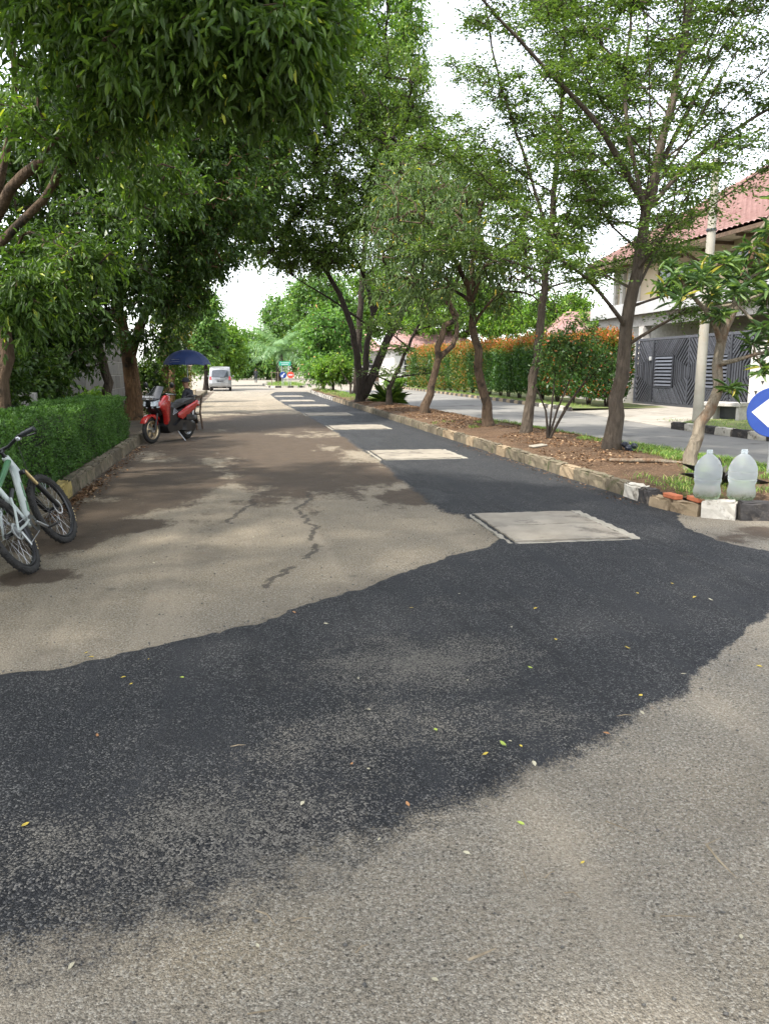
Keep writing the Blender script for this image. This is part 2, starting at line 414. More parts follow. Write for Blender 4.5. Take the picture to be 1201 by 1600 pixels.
                          ([(6.94, 30.3, 3.16), (7.91, 30.05, 3.4), (8.62, 29.8, 3.52)], 0.04, 0.015)],
                'clumps': [(5.33, 29.9, 1.55, 1.14, 0.9, 0.18, 0.9), (7.31, 30.7, 1.55, 1.04, 0.9, 0.18, 0.9), (5.72, 30.6, 3.34, 1.04, 0.9, 0.26, 1),
                           (7.87, 29.9, 3.52, 1.14, 0.9, 0.25, 1), (7.45, 30.3, 4.39, 1.28, 1, 0.36, 1), (6.17, 30.3, 2.42, 0.77, 0.8, 0.21, 0.6)]},
 'multistem': {'limbs': [([(5.36, 34.7, 0.06), (5.33, 34.46, 1.26), (5.13, 34.21, 2.51), (4.79, 33.97, 3.73), (4.22, 33.73, 5.03), (3.53, 33.49, 5.98),
                           (2.33, 33.24, 6.86), (1.42, 33.0, 7.41)],
                          0.3, 0.07),
                         ([(5.54, 34.7, 0.12), (5.61, 34.75, 1.54), (5.71, 34.8, 2.67), (5.96, 34.85, 4.13), (5.71, 34.9, 5.45), (4.96, 34.95, 6.93), (4.28, 35.0, 8.64)],
                          0.27, 0.07),
                         ([(5.95, 34.7, 0.11), (6.12, 34.65, 1.69), (6.46, 34.6, 2.67), (6.98, 34.55, 3.57), (7.89, 34.5, 5.12), (9.03, 34.45, 6.43),
                           (10.03, 34.4, 7.34)],
                          0.36, 0.09),
                         ([(5.9, 34.7, 4.06), (6.57, 35.15, 5.16), (7.3, 35.6, 6.68), (7.92, 36.05, 8.43), (7.71, 36.5, 11.0)], 0.17, 0.06),
                         ([(5.18, 34.7, 3.78), (4.13, 34.13, 4.54), (2.98, 33.57, 5.12), (1.89, 33.0, 5.68)], 0.09, 0.03),
                         ([(7.6, 34.5, 4.62), (7.63, 34.0, 5.93), (8.06, 33.5, 7.45), (7.52, 33.0, 9.38)], 0.13, 0.05)],
               'clumps': [(1.56, 33.0, 7.78, 1.4, 2.2, 0.98, 1), (3.05, 33.5, 9.18, 1.99, 2.6, 1.42, 1), (5.34, 34.5, 10.39, 2.34, 3, 1.61, 1.2),
                          (7.39, 35.0, 11.52, 2.08, 3, 1.78, 1.2), (4.26, 34.5, 12.23, 2.34, 3, 1.75, 1.2), (6.35, 34.0, 8.14, 2.16, 2.6, 1.01, 1),
                          (8.6, 34.0, 8.35, 1.73, 2.5, 1.44, 1), (1.76, 33.0, 10.57, 1.82, 2.6, 1.68, 1), (3.22, 33.0, 6.59, 2.1, 2.2, 0.56, 0.8),
                          (7.88, 34.5, 6.68, 1.9, 2.2, 0.64, 0.8), (6.54, 35.0, 13.4, 2.08, 3, 1.48, 1), (9.86, 34.5, 10.08, 1.46, 2.2, 1.17, 0.8),
                          (2.39, 34.0, 13.3, 2.31, 2.6, 1.44, 1), (5.56, 36.0, 8.62, 2.44, 2.5, 1.22, 0.8), (1.9, 32.8, 6.28, 1.25, 1.5, 0.5, 0.8),
                          (3.5, 33.0, 7.6, 1.96, 2.4, 0.98, 1), (7.36, 33.5, 8.46, 2.27, 2.4, 1.42, 1), (0.93, 32.5, 8.51, 1.24, 2, 1.1, 0.9),
                          (1.12, 32.0, 6.75, 1.08, 1.5, 0.68, 1), (1.49, 32.5, 5.98, 1.1, 1.6, 0.5, 1), (2.82, 33.0, 6.08, 1.26, 1.8, 0.56, 1),
                          (4.21, 33.5, 6.31, 1.28, 1.8, 0.57, 1), (0.75, 31.5, 7.36, 1.07, 1.8, 0.8, 1), (5.23, 34.0, 6.14, 1.73, 2, 0.46, 0.6)]},
 'weeping': {'limbs': [([(6.39, 42.5, 0.07), (6.59, 42.5, 4.27), (6.89, 42.5, 8.27), (7.43, 42.5, 12.47), (7.94, 42.5, 16.54), (8.11, 42.5, 19.86), (8.11, 42.5, 22.49)],
                        0.35, 0.06),
                       ([(7.07, 42.5, 9.9), (8.53, 42.0, 11.77), (9.44, 41.5, 12.94)], 0.12, 0.03),
                       ([(7.6, 42.5, 13.42), (6.34, 43.0, 16.6), (6.1, 43.5, 19.51)], 0.12, 0.03),
                       ([(7.77, 42.5, 14.99), (9.02, 42.0, 17.04), (9.23, 41.5, 19.24)], 0.12, 0.03)],
             'clumps': [(7.85, 42.0, 19.04, 1.96, 2.4, 2.14, 1.2), (6.77, 42.5, 16.76, 1.8, 2.2, 2.16, 1), (8.88, 41.8, 16.66, 1.28, 2.0, 2.13, 1.2),
                        (9.1, 41.5, 13.38, 1.58, 2.0, 1.93, 1.2), (7.94, 42.5, 22.19, 2.16, 2.4, 1.8, 1), (6.7, 43.0, 20.25, 1.64, 2.2, 2.19, 1),
                        (7.75, 41.5, 13.77, 1.76, 2.2, 2.11, 1), (9.46, 41.5, 10.75, 1.41, 1.8, 1.58, 1), (9.06, 41.5, 18.64, 0.88, 1.6, 1.76, 1)]},
 'mango': {'limbs': [([(-3.39, 12.0, 0.57), (-3.35, 12.0, 1.04), (-3.25, 12.0, 1.76), (-3.23, 12.0, 2.38), (-3.31, 12.0, 2.91), (-3.36, 12.0, 3.42)], 0.17, 0.13),
                     ([(-3.35, 12.0, 3.37), (-2.85, 11.42, 3.94), (-2.12, 10.83, 4.39), (-1.42, 10.25, 4.93), (-0.78, 9.67, 5.0), (-0.16, 9.08, 5.05), (0.42, 8.5, 4.98)],
                      0.13, 0.03),
                     ([(-3.26, 12.0, 3.16), (-2.61, 11.4, 3.67), (-2.02, 10.8, 4.05), (-1.55, 10.2, 4.41), (-1.1, 9.6, 4.67), (-0.44, 9.0, 4.69)], 0.1, 0.03),
                     ([(-3.22, 12.0, 2.3), (-2.8, 11.67, 2.61), (-2.46, 11.33, 2.85), (-2.0, 11.0, 3.22)], 0.07, 0.02),
                     ([(-3.31, 12.0, 3.5), (-2.94, 11.67, 4.43), (-2.66, 11.33, 5.28), (-2.63, 11.0, 6.31)], 0.1, 0.04),
                     ([(-2.33, 10.6, 3.82), (-1.74, 10.07, 4.5), (-1.52, 9.53, 5.12), (-0.96, 9.0, 5.67)], 0.08, 0.03),
                     ([(-1.56, 9.9, 4.59), (-1.76, 9.8, 4.35), (-2.06, 9.7, 3.95)], 0.035, 0.03)],
           'clumps': [(-1.24, 8.6, 5.01, 0.73, 0.9, 0.36, 1.2), (-0.49, 8.0, 4.61, 0.61, 0.9, 0.37, 1.4), (0.15, 7.8, 4.58, 0.59, 0.9, 0.4, 1.4),
                      (0.68, 8.2, 4.71, 0.42, 0.8, 0.42, 1.1), (0.48, 8.6, 4.61, 0.51, 0.8, 0.26, 0.6), (-0.24, 9.0, 4.7, 0.61, 0.8, 0.27, 0.5),
                      (-2.08, 10.0, 5.26, 0.68, 1, 0.42, 0.2), (-2.61, 10.5, 4.58, 0.36, 0.8, 0.44, 0.12), (-2.52, 11.0, 2.65, 0.42, 0.7, 0.33, 0.8),
                      (-2.88, 11.0, 2.48, 0.28, 0.5, 0.28, 0.6), (-2.14, 11.7, 3.15, 0.59, 0.7, 0.3, 0.6), (-1.04, 11.5, 4.24, 0.58, 0.8, 0.49, 0.5),
                      (-1.77, 10.2, 4.4, 0.69, 0.8, 0.39, 0.45), (-1.14, 9.4, 4.53, 0.56, 0.7, 0.32, 0.5), (-0.29, 8.0, 5.21, 0.95, 1, 0.31, 1),
                      (0.58, 8.0, 5.18, 0.54, 0.9, 0.31, 1), (-1.52, 9.0, 5.56, 0.92, 1, 0.34, 0.7), (-2.92, 13.0, 3.5, 0.66, 0.7, 0.44, 0.5)]},
 'grey_left': {'limbs': [([(-3.61, 22.0, 0.06), (-3.53, 22.0, 0.8), (-3.47, 22.0, 1.23), (-3.54, 22.0, 1.9), (-3.68, 22.0, 2.54), (-3.74, 22.0, 3.56),
                           (-3.53, 22.0, 4.85), (-3.27, 22.0, 6.43)],
                          0.15, 0.05),
                         ([(-3.72, 22.0, 3.23), (-4.4, 21.5, 4.44), (-4.66, 21.0, 5.41)], 0.08, 0.03),
                         ([(-3.58, 22.0, 4.53), (-2.31, 21.5, 5.59), (-1.43, 21.0, 6.59)], 0.08, 0.03),
                         ([(-3.4, 22.0, 5.65), (-4.25, 22.5, 7.29), (-4.57, 23.0, 8.66)], 0.07, 0.03)],
               'clumps': [(-4.32, 21.0, 4.07, 1.42, 1.6, 0.89, 1.1), (-2.98, 20.5, 4.93, 1.39, 1.6, 0.96, 1.1), (-4.74, 21.5, 5.96, 1.28, 1.5, 1.09, 1),
                          (-3.4, 22.0, 6.89, 1.68, 1.6, 1.12, 1), (-1.91, 21.0, 6.11, 1.25, 1.4, 0.98, 1), (-3.86, 22.5, 8.39, 1.91, 1.6, 1.14, 1),
                          (-2.08, 22.0, 7.88, 1.49, 1.6, 1.12, 1), (-4.75, 20.5, 2.8, 1.22, 1.2, 0.69, 1.2), (-3.71, 20.5, 2.81, 0.96, 1.1, 0.61, 1),
                          (-2.6, 20.5, 3.74, 0.87, 1.1, 0.78, 1), (-5.0, 20.0, 1.72, 1.02, 0.9, 0.68, 0.9), (-4.05, 20.0, 1.87, 0.85, 0.9, 0.68, 0.9)]},
 'brown_left': {'limbs': [([(-3.08, 24.0, 0.25), (-3.08, 24.0, 1.0), (-3.11, 24.0, 1.75), (-3.19, 24.0, 2.39), (-3.29, 24.0, 2.94), (-3.43, 24.0, 3.57)], 0.27, 0.16),
                          ([(-3.08, 24.0, 1.84), (-2.83, 23.75, 2.66), (-2.39, 23.5, 3.54), (-1.84, 23.25, 4.75), (-1.28, 23.0, 5.91)], 0.16, 0.05),
                          ([(-3.39, 24.0, 3.39), (-3.22, 24.33, 4.86), (-2.89, 24.67, 6.7), (-3.1, 25.0, 8.52)], 0.12, 0.05),
                          ([(-2.64, 24.0, 3.22), (-1.39, 23.5, 4.09), (-0.63, 23.0, 4.74)], 0.09, 0.03),
                          ([(-1.69, 23.4, 5.12), (-0.4, 23.7, 6.77), (0.2, 24.0, 8.41)], 0.1, 0.04)],
                'clumps': [(-1.61, 22.8, 5.86, 1.45, 1.6, 1.06, 1.1), (-0.79, 22.6, 4.85, 0.86, 1.3, 0.86, 1), (-0.22, 23.0, 6.45, 1.07, 1.5, 1.17, 1.1),
                           (-2.39, 23.0, 4.19, 1.17, 1.3, 0.78, 1), (-1.44, 22.6, 3.74, 0.77, 1, 0.67, 1), (-2.91, 24.5, 7.53, 1.87, 1.8, 1.25, 1),
                           (-1.06, 24.0, 8.18, 1.83, 1.8, 1.22, 1.1), (0.2, 24.0, 8.58, 1.22, 1.6, 1.22, 1), (-3.2, 25.0, 9.72, 1.91, 1.7, 1.27, 1),
                           (-1.16, 24.0, 9.84, 1.83, 1.7, 1.12, 1), (-2.34, 23.4, 2.65, 0.69, 0.9, 0.59, 0.8)]},
 'slim_left': {'limbs': [([(-2.72, 30.0, 0.42), (-2.68, 30.0, 1.32), (-2.57, 30.0, 2.48), (-2.36, 30.0, 4.09), (-1.72, 30.0, 6.12), (-0.96, 30.0, 7.9)], 0.16, 0.07),
                         ([(-2.3, 30.0, 4.32), (-0.8, 29.5, 6.07), (0.14, 29.0, 7.1)], 0.08, 0.03),
                         ([(-1.46, 30.0, 6.79), (-0.02, 30.25, 9.09), (0.95, 30.5, 10.73)], 0.09, 0.03),
                         ([(-1.96, 30.0, 5.67), (-2.6, 30.5, 7.28), (-2.78, 31.0, 9.15)], 0.07, 0.03)],
               'clumps': [(-0.32, 29.0, 6.65, 1.35, 1.8, 1.11, 1), (0.89, 30.0, 8.85, 1.53, 2.2, 1.53, 1.2), (-0.7, 30.0, 8.78, 1.78, 2.2, 1.53, 1),
                          (0.96, 30.5, 10.95, 1.81, 2.2, 1.55, 1.2), (-0.63, 31.0, 11.44, 1.84, 2.2, 1.58, 1), (-2.13, 29.5, 3.83, 0.8, 1.2, 1.0, 1),
                          (0.59, 29.5, 6.99, 0.88, 1.3, 0.75, 0.9), (-1.46, 29.0, 5.55, 1.11, 1.6, 0.98, 1), (-2.42, 29.5, 2.47, 0.7, 0.9, 0.7, 0.8),
                          (2.57, 30.0, 12.37, 1.53, 2, 1.53, 1)]},
 'feather': {'limbs': [([(-2.81, 34.0, 0.43), (-2.76, 34.0, 1.55), (-2.48, 34.0, 3.65), (-0.89, 34.0, 7.51), (1.82, 34.0, 11.33), (3.69, 34.0, 13.38)], 0.15, 0.05),
                       ([(1.01, 34.0, 10.07), (3.13, 34.0, 11.4), (4.47, 34.0, 12.7)], 0.08, 0.03),
                       ([(2.89, 34.0, 12.61), (3.77, 34.5, 15.25), (4.65, 35.0, 16.72)], 0.08, 0.03)],
             'clumps': [(4.5, 34.0, 15.34, 1.15, 1.8, 1.44, 1.3), (3.69, 34.0, 13.14, 1.44, 1.8, 1.44, 1.2), (3.03, 35.0, 15.63, 1.78, 2, 1.78, 1),
                        (4.33, 34.5, 17.42, 1.46, 1.8, 1.32, 1), (2.1, 34.0, 11.83, 1.44, 1.8, 1.44, 0.9)]},
 'pink_flower': {'limbs': [([(6.0, 56.0, 0.24), (6.04, 56.0, 1.72), (6.17, 56.0, 3.19), (6.18, 56.0, 4.43)], 0.12, 0.04)],
                 'clumps': [(6.38, 56.0, 4.65, 1.61, 2, 1.33, 1), (5.44, 56.0, 3.31, 1.14, 2, 1.23, 1), (7.19, 56.0, 3.32, 1.71, 2, 1.42, 1),
                            (6.14, 55.0, 1.96, 1.4, 1.6, 0.84, 1), (5.36, 54.0, 1.73, 1.14, 1.4, 0.64, 1)]},
 'mid_median': {'limbs': [([(5.97, 50.0, 0.22), (5.98, 50.0, 0.72), (5.99, 50.0, 1.22), (5.99, 50.0, 1.52)], 0.09, 0.04)],
                'clumps': [(5.99, 50.0, 1.72, 1.1, 1.2, 0.68, 1), (5.31, 49.5, 1.12, 0.59, 0.8, 0.42, 1), (6.61, 50.0, 1.32, 0.59, 0.8, 0.51, 1)]},
 'far_a': {'limbs': [([(-2.57, 64.0, 0.19), (-2.51, 64.0, 2.47), (-2.56, 64.0, 4.72), (-2.48, 64.0, 6.7)], 0.2, 0.04)],
           'clumps': [(-2.35, 64.0, 5.48, 1.08, 2, 1.9, 1), (-1.98, 66.0, 4.08, 0.89, 2, 1.34, 1), (-3.14, 64.0, 3.25, 0.87, 2, 1.41, 1),
                      (-2.79, 64.0, 6.94, 1.19, 2, 1.63, 1)]},
 'far_b': {'limbs': [([(-1.31, 80.0, 0.21), (-1.23, 80.0, 1.68), (-1.06, 80.0, 3.15), (-1.02, 80.0, 4.3)], 0.2, 0.04)],
           'clumps': [(-1.15, 80.0, 4.61, 1.49, 2.5, 1.9, 1), (-1.66, 80.0, 2.73, 1.49, 2.5, 1.49, 1), (-0.35, 82.0, 2.76, 1.11, 2.5, 1.53, 1)]},
 'far_c': {'limbs': [([(9.48, 92.0, -0.04), (9.6, 92.0, 3.79), (9.92, 92.0, 7.57), (9.97, 92.0, 10.94)], 0.3, 0.04)],
           'clumps': [(9.59, 92.0, 7.33, 2.34, 3, 2.73, 1), (10.02, 92.0, 11.3, 2.81, 3, 1.87, 1), (7.58, 94.0, 10.73, 1.91, 3, 1.59, 1),
                      (10.73, 92.0, 8.79, 2.81, 3, 2.81, 1), (12.6, 92.0, 7.36, 2.34, 3, 3.12, 1), (9.7, 90.0, 3.99, 2.29, 3, 2.14, 1),
                      (8.09, 96.0, 9.06, 2.12, 3, 2.12, 1), (11.17, 90.0, 3.27, 2.29, 3, 1.83, 1)]},
 'far_d': {'limbs': [([(4.93, 130.0, -0.06), (4.77, 130.0, 3.19), (3.86, 130.0, 6.4), (3.94, 130.0, 9.08)], 0.4, 0.04)],
           'clumps': [(3.0, 130.0, 5.0, 3.53, 5, 3.31, 1), (0.06, 130.0, 3.45, 3.08, 5, 2.75, 1), (7.26, 130.0, 9.62, 3.31, 5, 4.41, 1),
                      (4.95, 128.0, 3.43, 3.25, 5, 2.71, 1)]},
 'far_e': {'limbs': [([(14.04, 100.0, 0.13), (14.78, 100.0, 4.08), (17.59, 100.0, 8.01), (17.6, 100.0, 11.48)], 0.35, 0.04)],
           'clumps': [(15.36, 100.0, 10.26, 3.39, 4, 3.39, 1), (18.68, 100.0, 11.9, 3.39, 4, 2.97, 1), (13.81, 98.0, 5.4, 2.49, 4, 2.49, 1),
                      (22.04, 100.0, 10.37, 3.05, 4, 2.88, 1), (17.85, 100.0, 7.91, 3.39, 4, 2.2, 1)]},
 'far_f': {'limbs': [([(21.8, 75.0, 0.85), (21.93, 75.0, 3.55), (22.57, 75.0, 6.23), (22.52, 75.0, 8.57)], 0.3, 0.04)],
           'clumps': [(19.73, 75.0, 7.62, 2.29, 3, 1.53, 1), (22.6, 76.0, 8.97, 2.58, 3, 1.93, 1), (25.61, 75.0, 7.7, 2.54, 3, 1.78, 1),
                      (17.58, 74.0, 6.32, 1.63, 3, 1.38, 1), (22.71, 74.0, 5.77, 3.14, 3, 1.13, 1), (26.27, 73.0, 6.06, 1.86, 2.5, 1.24, 1)]},
 'far_g': {'limbs': [([(22.64, 52.0, 1.06), (22.54, 52.0, 2.69), (22.37, 52.0, 4.3), (22.31, 52.0, 5.68)], 0.25, 0.04)],
           'clumps': [(22.0, 52.0, 4.81, 1.59, 2, 0.97, 1), (23.0, 50.0, 4.5, 1.27, 2, 0.76, 1), (20.95, 53.0, 5.52, 1.35, 2, 1.17, 1),
                      (23.34, 53.0, 5.99, 1.35, 2, 0.99, 1)]},
 'far_h': {'limbs': [([(6.88, 150.0, -1.04), (6.1, 150.0, 1.36), (2.81, 150.0, 3.74), (2.86, 150.0, 5.52)], 0.4, 0.04)],
           'clumps': [(-4.87, 150.0, 3.72, 5.08, 6, 3.31, 1), (11.9, 150.0, 6.16, 5.08, 6, 5.08, 1), (1.56, 150.0, 1.96, 3.81, 5, 1.78, 1)]},
 'plumeria': {'limbs': [([(6.13, 9.72, 0.1), (6.21, 9.74, 0.42), (6.3, 9.76, 0.7), (6.43, 9.79, 1.06), (6.57, 9.81, 1.67), (6.62, 9.83, 2.15), (6.83, 9.86, 2.75),
                          (7.06, 9.88, 3.39), (7.31, 9.9, 3.9)],
                         0.125, 0.05),
                        ([(6.56, 9.75, 1.89), (6.31, 9.67, 2.25), (5.95, 9.58, 2.57), (5.67, 9.5, 2.8)], 0.05, 0.025),
                        ([(6.12, 9.6, 2.41), (6.5, 9.45, 2.47), (6.85, 9.3, 2.59)], 0.04, 0.02),
                        ([(6.52, 9.75, 1.57), (6.62, 9.52, 1.74), (6.97, 9.3, 1.85)], 0.05, 0.025),
                        ([(6.74, 9.8, 2.66), (6.58, 10.05, 2.89), (6.63, 10.3, 3.1)], 0.04, 0.02),
                        ([(6.85, 9.8, 2.91), (6.94, 9.6, 2.93), (7.03, 9.4, 2.95)], 0.04, 0.02), ([(5.98, 9.6, 2.54), (6.08, 9.7, 2.76), (6.2, 9.8, 2.9)], 0.03, 0.02),
                        ([(6.42, 9.4, 2.43), (6.65, 9.3, 2.24), (6.73, 9.2, 2.12)], 0.03, 0.02)]}}
LEAVES = [(-0.79, 2.65, 'y', 0.05), (-0.66, 3.31, 'o', 0.04), (0.18, 2.61, 'p', 0.045), (-0.5, 1.96, 'p', 0.04), (0.42, 2.34, 'p', 0.03), (-0.87, 4.36, 'y', 0.05),
 (-0.64, 3.97, 'y', 0.04), (-0.34, 3.91, 'g', 0.04), (-0.54, 4.21, 'y', 0.03), (0.31, 4.9, 'o', 0.06), (0.55, 3.35, 'p', 0.05), (0.4, 2.86, 'o', 0.035),
 (0.49, 4.63, 'p', 0.05), (-0.59, 3.87, 'y', 0.03), (-0.91, 4.43, 'y', 0.04), (1.91, 4.69, 'y', 0.05), (1.09, 4.85, 'y', 0.05), (1.62, 4.36, 'p', 0.05),
 (1.8, 4.09, 'y', 0.05), (2.15, 3.88, 'y', 0.06), (3.14, 5.07, 'y', 0.07), (3.11, 4.73, 'y', 0.06), (3.18, 4.65, 'p', 0.06), (1.49, 3.7, 'g', 0.05),
 (1.11, 3.6, 'p', 0.04), (0.81, 3.09, 'g', 0.05), (1.06, 2.91, 'g', 0.06), (0.96, 2.84, 'y', 0.045), (1.13, 2.73, 'p', 0.055), (1.8, 3.08, 'p', 0.05),
 (1.54, 2.92, 'o', 0.05), (1.89, 3.26, 'y', 0.05), (0.56, 2.53, 'o', 0.045), (0.94, 2.37, 'g', 0.045), (0.7, 2.24, 'p', 0.045), (0.46, 1.73, 'p', 0.035),
 (1.36, 1.72, 'p', 0.035), (1.06, 2.12, 'y', 0.03), (1.5, 5.11, 'p', 0.05), (2.76, 4.89, 'y', 0.05), (1.1, 2.93, 'p', 0.03), (1.13, 2.88, 'y', 0.03),
 (2.25, 3.47, 'p', 0.05), (2.75, 3.54, 'y', 0.05), (0.48, 9.61, 'b', 0.09), (0.0, 1.94, 'p', 0.03), (0.46, 2.81, 'p', 0.03), (0.09, 7.39, 'p', 0.05),
 (-0.53, 7.88, 'p', 0.05), (-0.75, 6.53, 'p', 0.05), (0.56, 3.73, 'p', 0.04), (1.42, 2.07, 'p', 0.02)]
TWIGS = [[(1.504, 2.114), (1.489, 2.02), (1.497, 1.938)], [(0.562, 1.764), (0.608, 1.771), (0.652, 1.792)], [(1.168, 1.824), (1.219, 1.809), (1.269, 1.802)],
 [(0.849, 2.117), (0.839, 2.061), (0.837, 2.012)], [(1.233, 2.305), (1.267, 2.252), (1.295, 2.224)], [(-0.002, 2.068), (0.031, 2.037), (0.053, 1.992)],
 [(-0.031, 1.693), (0.009, 1.688), (0.045, 1.693)], [(0.264, 1.845), (0.284, 1.861), (0.305, 1.869)], [(0.93, 1.973), (0.957, 1.963), (0.973, 1.939)],
 [(1.671, 3.079), (1.712, 3.078), (1.744, 3.079)], [(-0.087, 3.11), (-0.054, 3.11), (-0.017, 3.115)], [(0.899, 2.05), (0.922, 2.064), (0.944, 2.076)],
 [(0.104, 2.004), (0.13, 2.005), (0.156, 2.005)]]
CRACKS = [[(0.85, 10.06), (0.68, 9.1), (0.69, 8.47), (0.71, 7.91), (0.62, 7.15)], [(0.66, 7.0), (0.52, 6.47)], [(0.4, 6.2), (0.33, 6.01), (0.15, 5.61)],
 [(0.17, 9.67), (0.0, 9.01), (-0.11, 8.14)]]
STAINS = [(0.82, 13.77, 1.24, 4.95), (-1.19, 11.67, 1.21, 2.94), (-1.65, 9.11, 0.72, 1.07), (-1.78, 7.74, 0.55, 0.77), (-0.65, 17.86, 2.0, 4.26), (1.8, 11.83, 0.89, 1.68), (2.12, 9.56, 0.49, 0.7), (-1.6, 6.27, 0.35, 0.29), (0.88, 24.17, 2.93, 5.64), (-1.38, 23.18, 1.47, 3.88), (0.84, 16.1, 1.05, 4.29), (2.34, 17.3, 0.86, 1.91), (-1.13, 8.26, 0.46, 0.5)]

# ------------------------------------------------------------------ road surface
def road_material():
    t = NT('weathered_asphalt')
    vec = t.coord()
    sd, soft, stain, worn, crack = (t.attr(k) for k in ('sd', 'soft', 'stain', 'worn', 'crack'))
    dust_and_sun = t.attr('dust_and_sun')
    big = t.noise(.55, 5, .6, vec); mid = t.noise(4.5, 7, .68, vec); fine = t.noise(70, 4, .7, vec); grain = t.noise(230, 2, .6, vec)
    cell = t.voro(150, 'Color', vec); celld = t.voro(150, 'Distance', vec)
    cellb = t.n('SeparateColor'); t.set(cellb.inputs[0], cell)
    cv = cellb.outputs[0]
    # old asphalt: grey-tan with exposed chippings and dark pores
    old = t.ramp(big, [(.3, (.182, .160, .126)), (.5, (.220, .189, .144)), (.7, (.275, .232, .172))])
    old = t.mix(t.math('MULTIPLY', t.step(mid, .4, .7), .6), old, (.165, .152, .128))
    old = t.mix(t.math('MULTIPLY', dust_and_sun, t.math('MULTIPLY_ADD', mid, 1.0, .15, True)), old, t.ramp(big, [(.3, (.205, .165, .108)), (.7, (.285, .228, .148))]))
    old = t.mix(t.math('MULTIPLY', t.step(cv, .5, 1.0), .65), old, (.40, .37, .31))
    old = t.mix(t.math('MULTIPLY', t.step(t.math('ADD', fine, t.math('MULTIPLY', grain, .6)), .78, .93), .75), old, (.058, .050, .039))
    old = t.mix(t.math('MULTIPLY', t.math('MULTIPLY', t.step(t.voro(42, 'Distance', vec), .30, .10), t.step(t.noise(12, 5, .7, vec), .42, .56)), .9), old, (.042, .037, .030))
    # wheel tracks polished along the road, oil drips
    lane = t.noise(1.0, 4, .6, t.n('Mapping', Vector=vec, Scale=(1.6, .10, 1)).outputs[0])
    old = t.mix(t.math('MULTIPLY', t.step(lane, .5, .68), .45), old, (.31, .262, .195))
    old = t.mix(t.math('MULTIPLY', t.step(t.noise(.9, 7, .72, t.n('Mapping', Vector=vec, Location=(3, 9, 0)).outputs[0]), .52, .66), .55), old, (.135, .113, .085))
    old = t.mix(t.math('MULTIPLY', t.step(t.voro(1.6, 'Distance', vec), .09, .03), .45), old, (.06, .052, .042))
    # pale scuffs and a few clay-coloured smears
    old = t.mix(t.math('MULTIPLY', t.step(t.noise(1.7, 8, .75, vec, .6), .60, .74), .5), old, (.30, .265, .205))
    old = t.mix(t.math('MULTIPLY', t.step(t.noise(2.3, 7, .7, t.n('Mapping', Vector=vec, Location=(7, 3, 0)).outputs[0]), .64, .72), .35), old, (.24, .13, .075))
    # damp brown dirt and wet cracks
    stn = t.step(t.math('ADD', stain, t.math('MULTIPLY_ADD', t.noise(1.5, 12, .78, t.n('Mapping', Vector=vec, Scale=(1, .55, 1)).outputs[0], ), 2.1, -1.08)), .36, .60)
    old = t.mix(t.math('MULTIPLY', stn, .95), old, t.ramp(mid, [(.3, (.045, .031, .020)), (.7, (.082, .057, .037))]))
    crk = t.step(t.math('ADD', crack, t.math('MULTIPLY_ADD', t.noise(20, 8, .8, vec, .8), 2.0, -1.0)), .38, .5)
    old = t.mix(t.math('MULTIPLY', crk, .72), old, (.032, .025, .020))
    # fresh asphalt: bluish black binder, lighter chipping faces
    fr = t.ramp(cv, [(.0, (.006, .0065, .008)), (.5, (.015, .016, .018)), (.8, (.038, .039, .042)), (1.0, (.15, .147, .14))])
    fr = t.mix(t.math('MULTIPLY', t.step(t.noise(2.1, 6, .7, vec), .46, .66), .55), fr, (.015, .016, .019))
    streak = t.noise(1.0, 5, .65, t.n('Mapping', Vector=vec, Rotation=(0, 0, .75), Scale=(4.5, .45, 1)).outputs[0])
    fr = t.mix(t.math('MULTIPLY', t.step(streak, .50, .62), .65), fr, (.021, .0225, .026))
    fr = t.mix(t.math('MULTIPLY', t.step(streak, .44, .36), .5), fr, (.008, .0085, .010))
    dust = t.math('ADD', worn, t.math('MULTIPLY_ADD', t.noise(2.6, 8, .72, vec), 1.3, -.75))
    dmask = t.step(t.math('ADD', dust, t.math('MULTIPLY_ADD', t.math('ADD', fine, t.math('MULTIPLY', cv, .5)), .9, -.67)), .28, .75)
    fr = t.mix(t.math('MULTIPLY', dmask, .72), fr, t.ramp(cv, [(.2, (.085, .077, .064)), (.9, (.225, .205, .172))]))
    edge = t.math('ADD', t.math('DIVIDE', sd, soft), t.math('MULTIPLY_ADD', t.noise(9, 7, .75, vec), 1.5, -.75))
    edge = t.math('ADD', edge, t.math('MULTIPLY_ADD', t.noise(90, 3, .7, vec), 1.6, -.8))
    fm = t.step(edge, -.3, .3)
    col = t.mix(fm, old, fr)
    h = t.math('ADD', t.math('MULTIPLY', celld, -1.0), t.math('MULTIPLY', fine, .9))
    h = t.math('ADD', h, t.math('MULTIPLY', mid, .6))
    b = t.bump(h, t.math('MULTIPLY_ADD', fm, .2, .7), .012)
    rough = t.math('SUBTRACT', t.math('MULTIPLY_ADD', fm, -.14, .88), t.math('MULTIPLY', t.math('MAXIMUM', crk, stn), .12))
    return t.done(col, rough, b, spec=.3)
M['road'] = road_material()

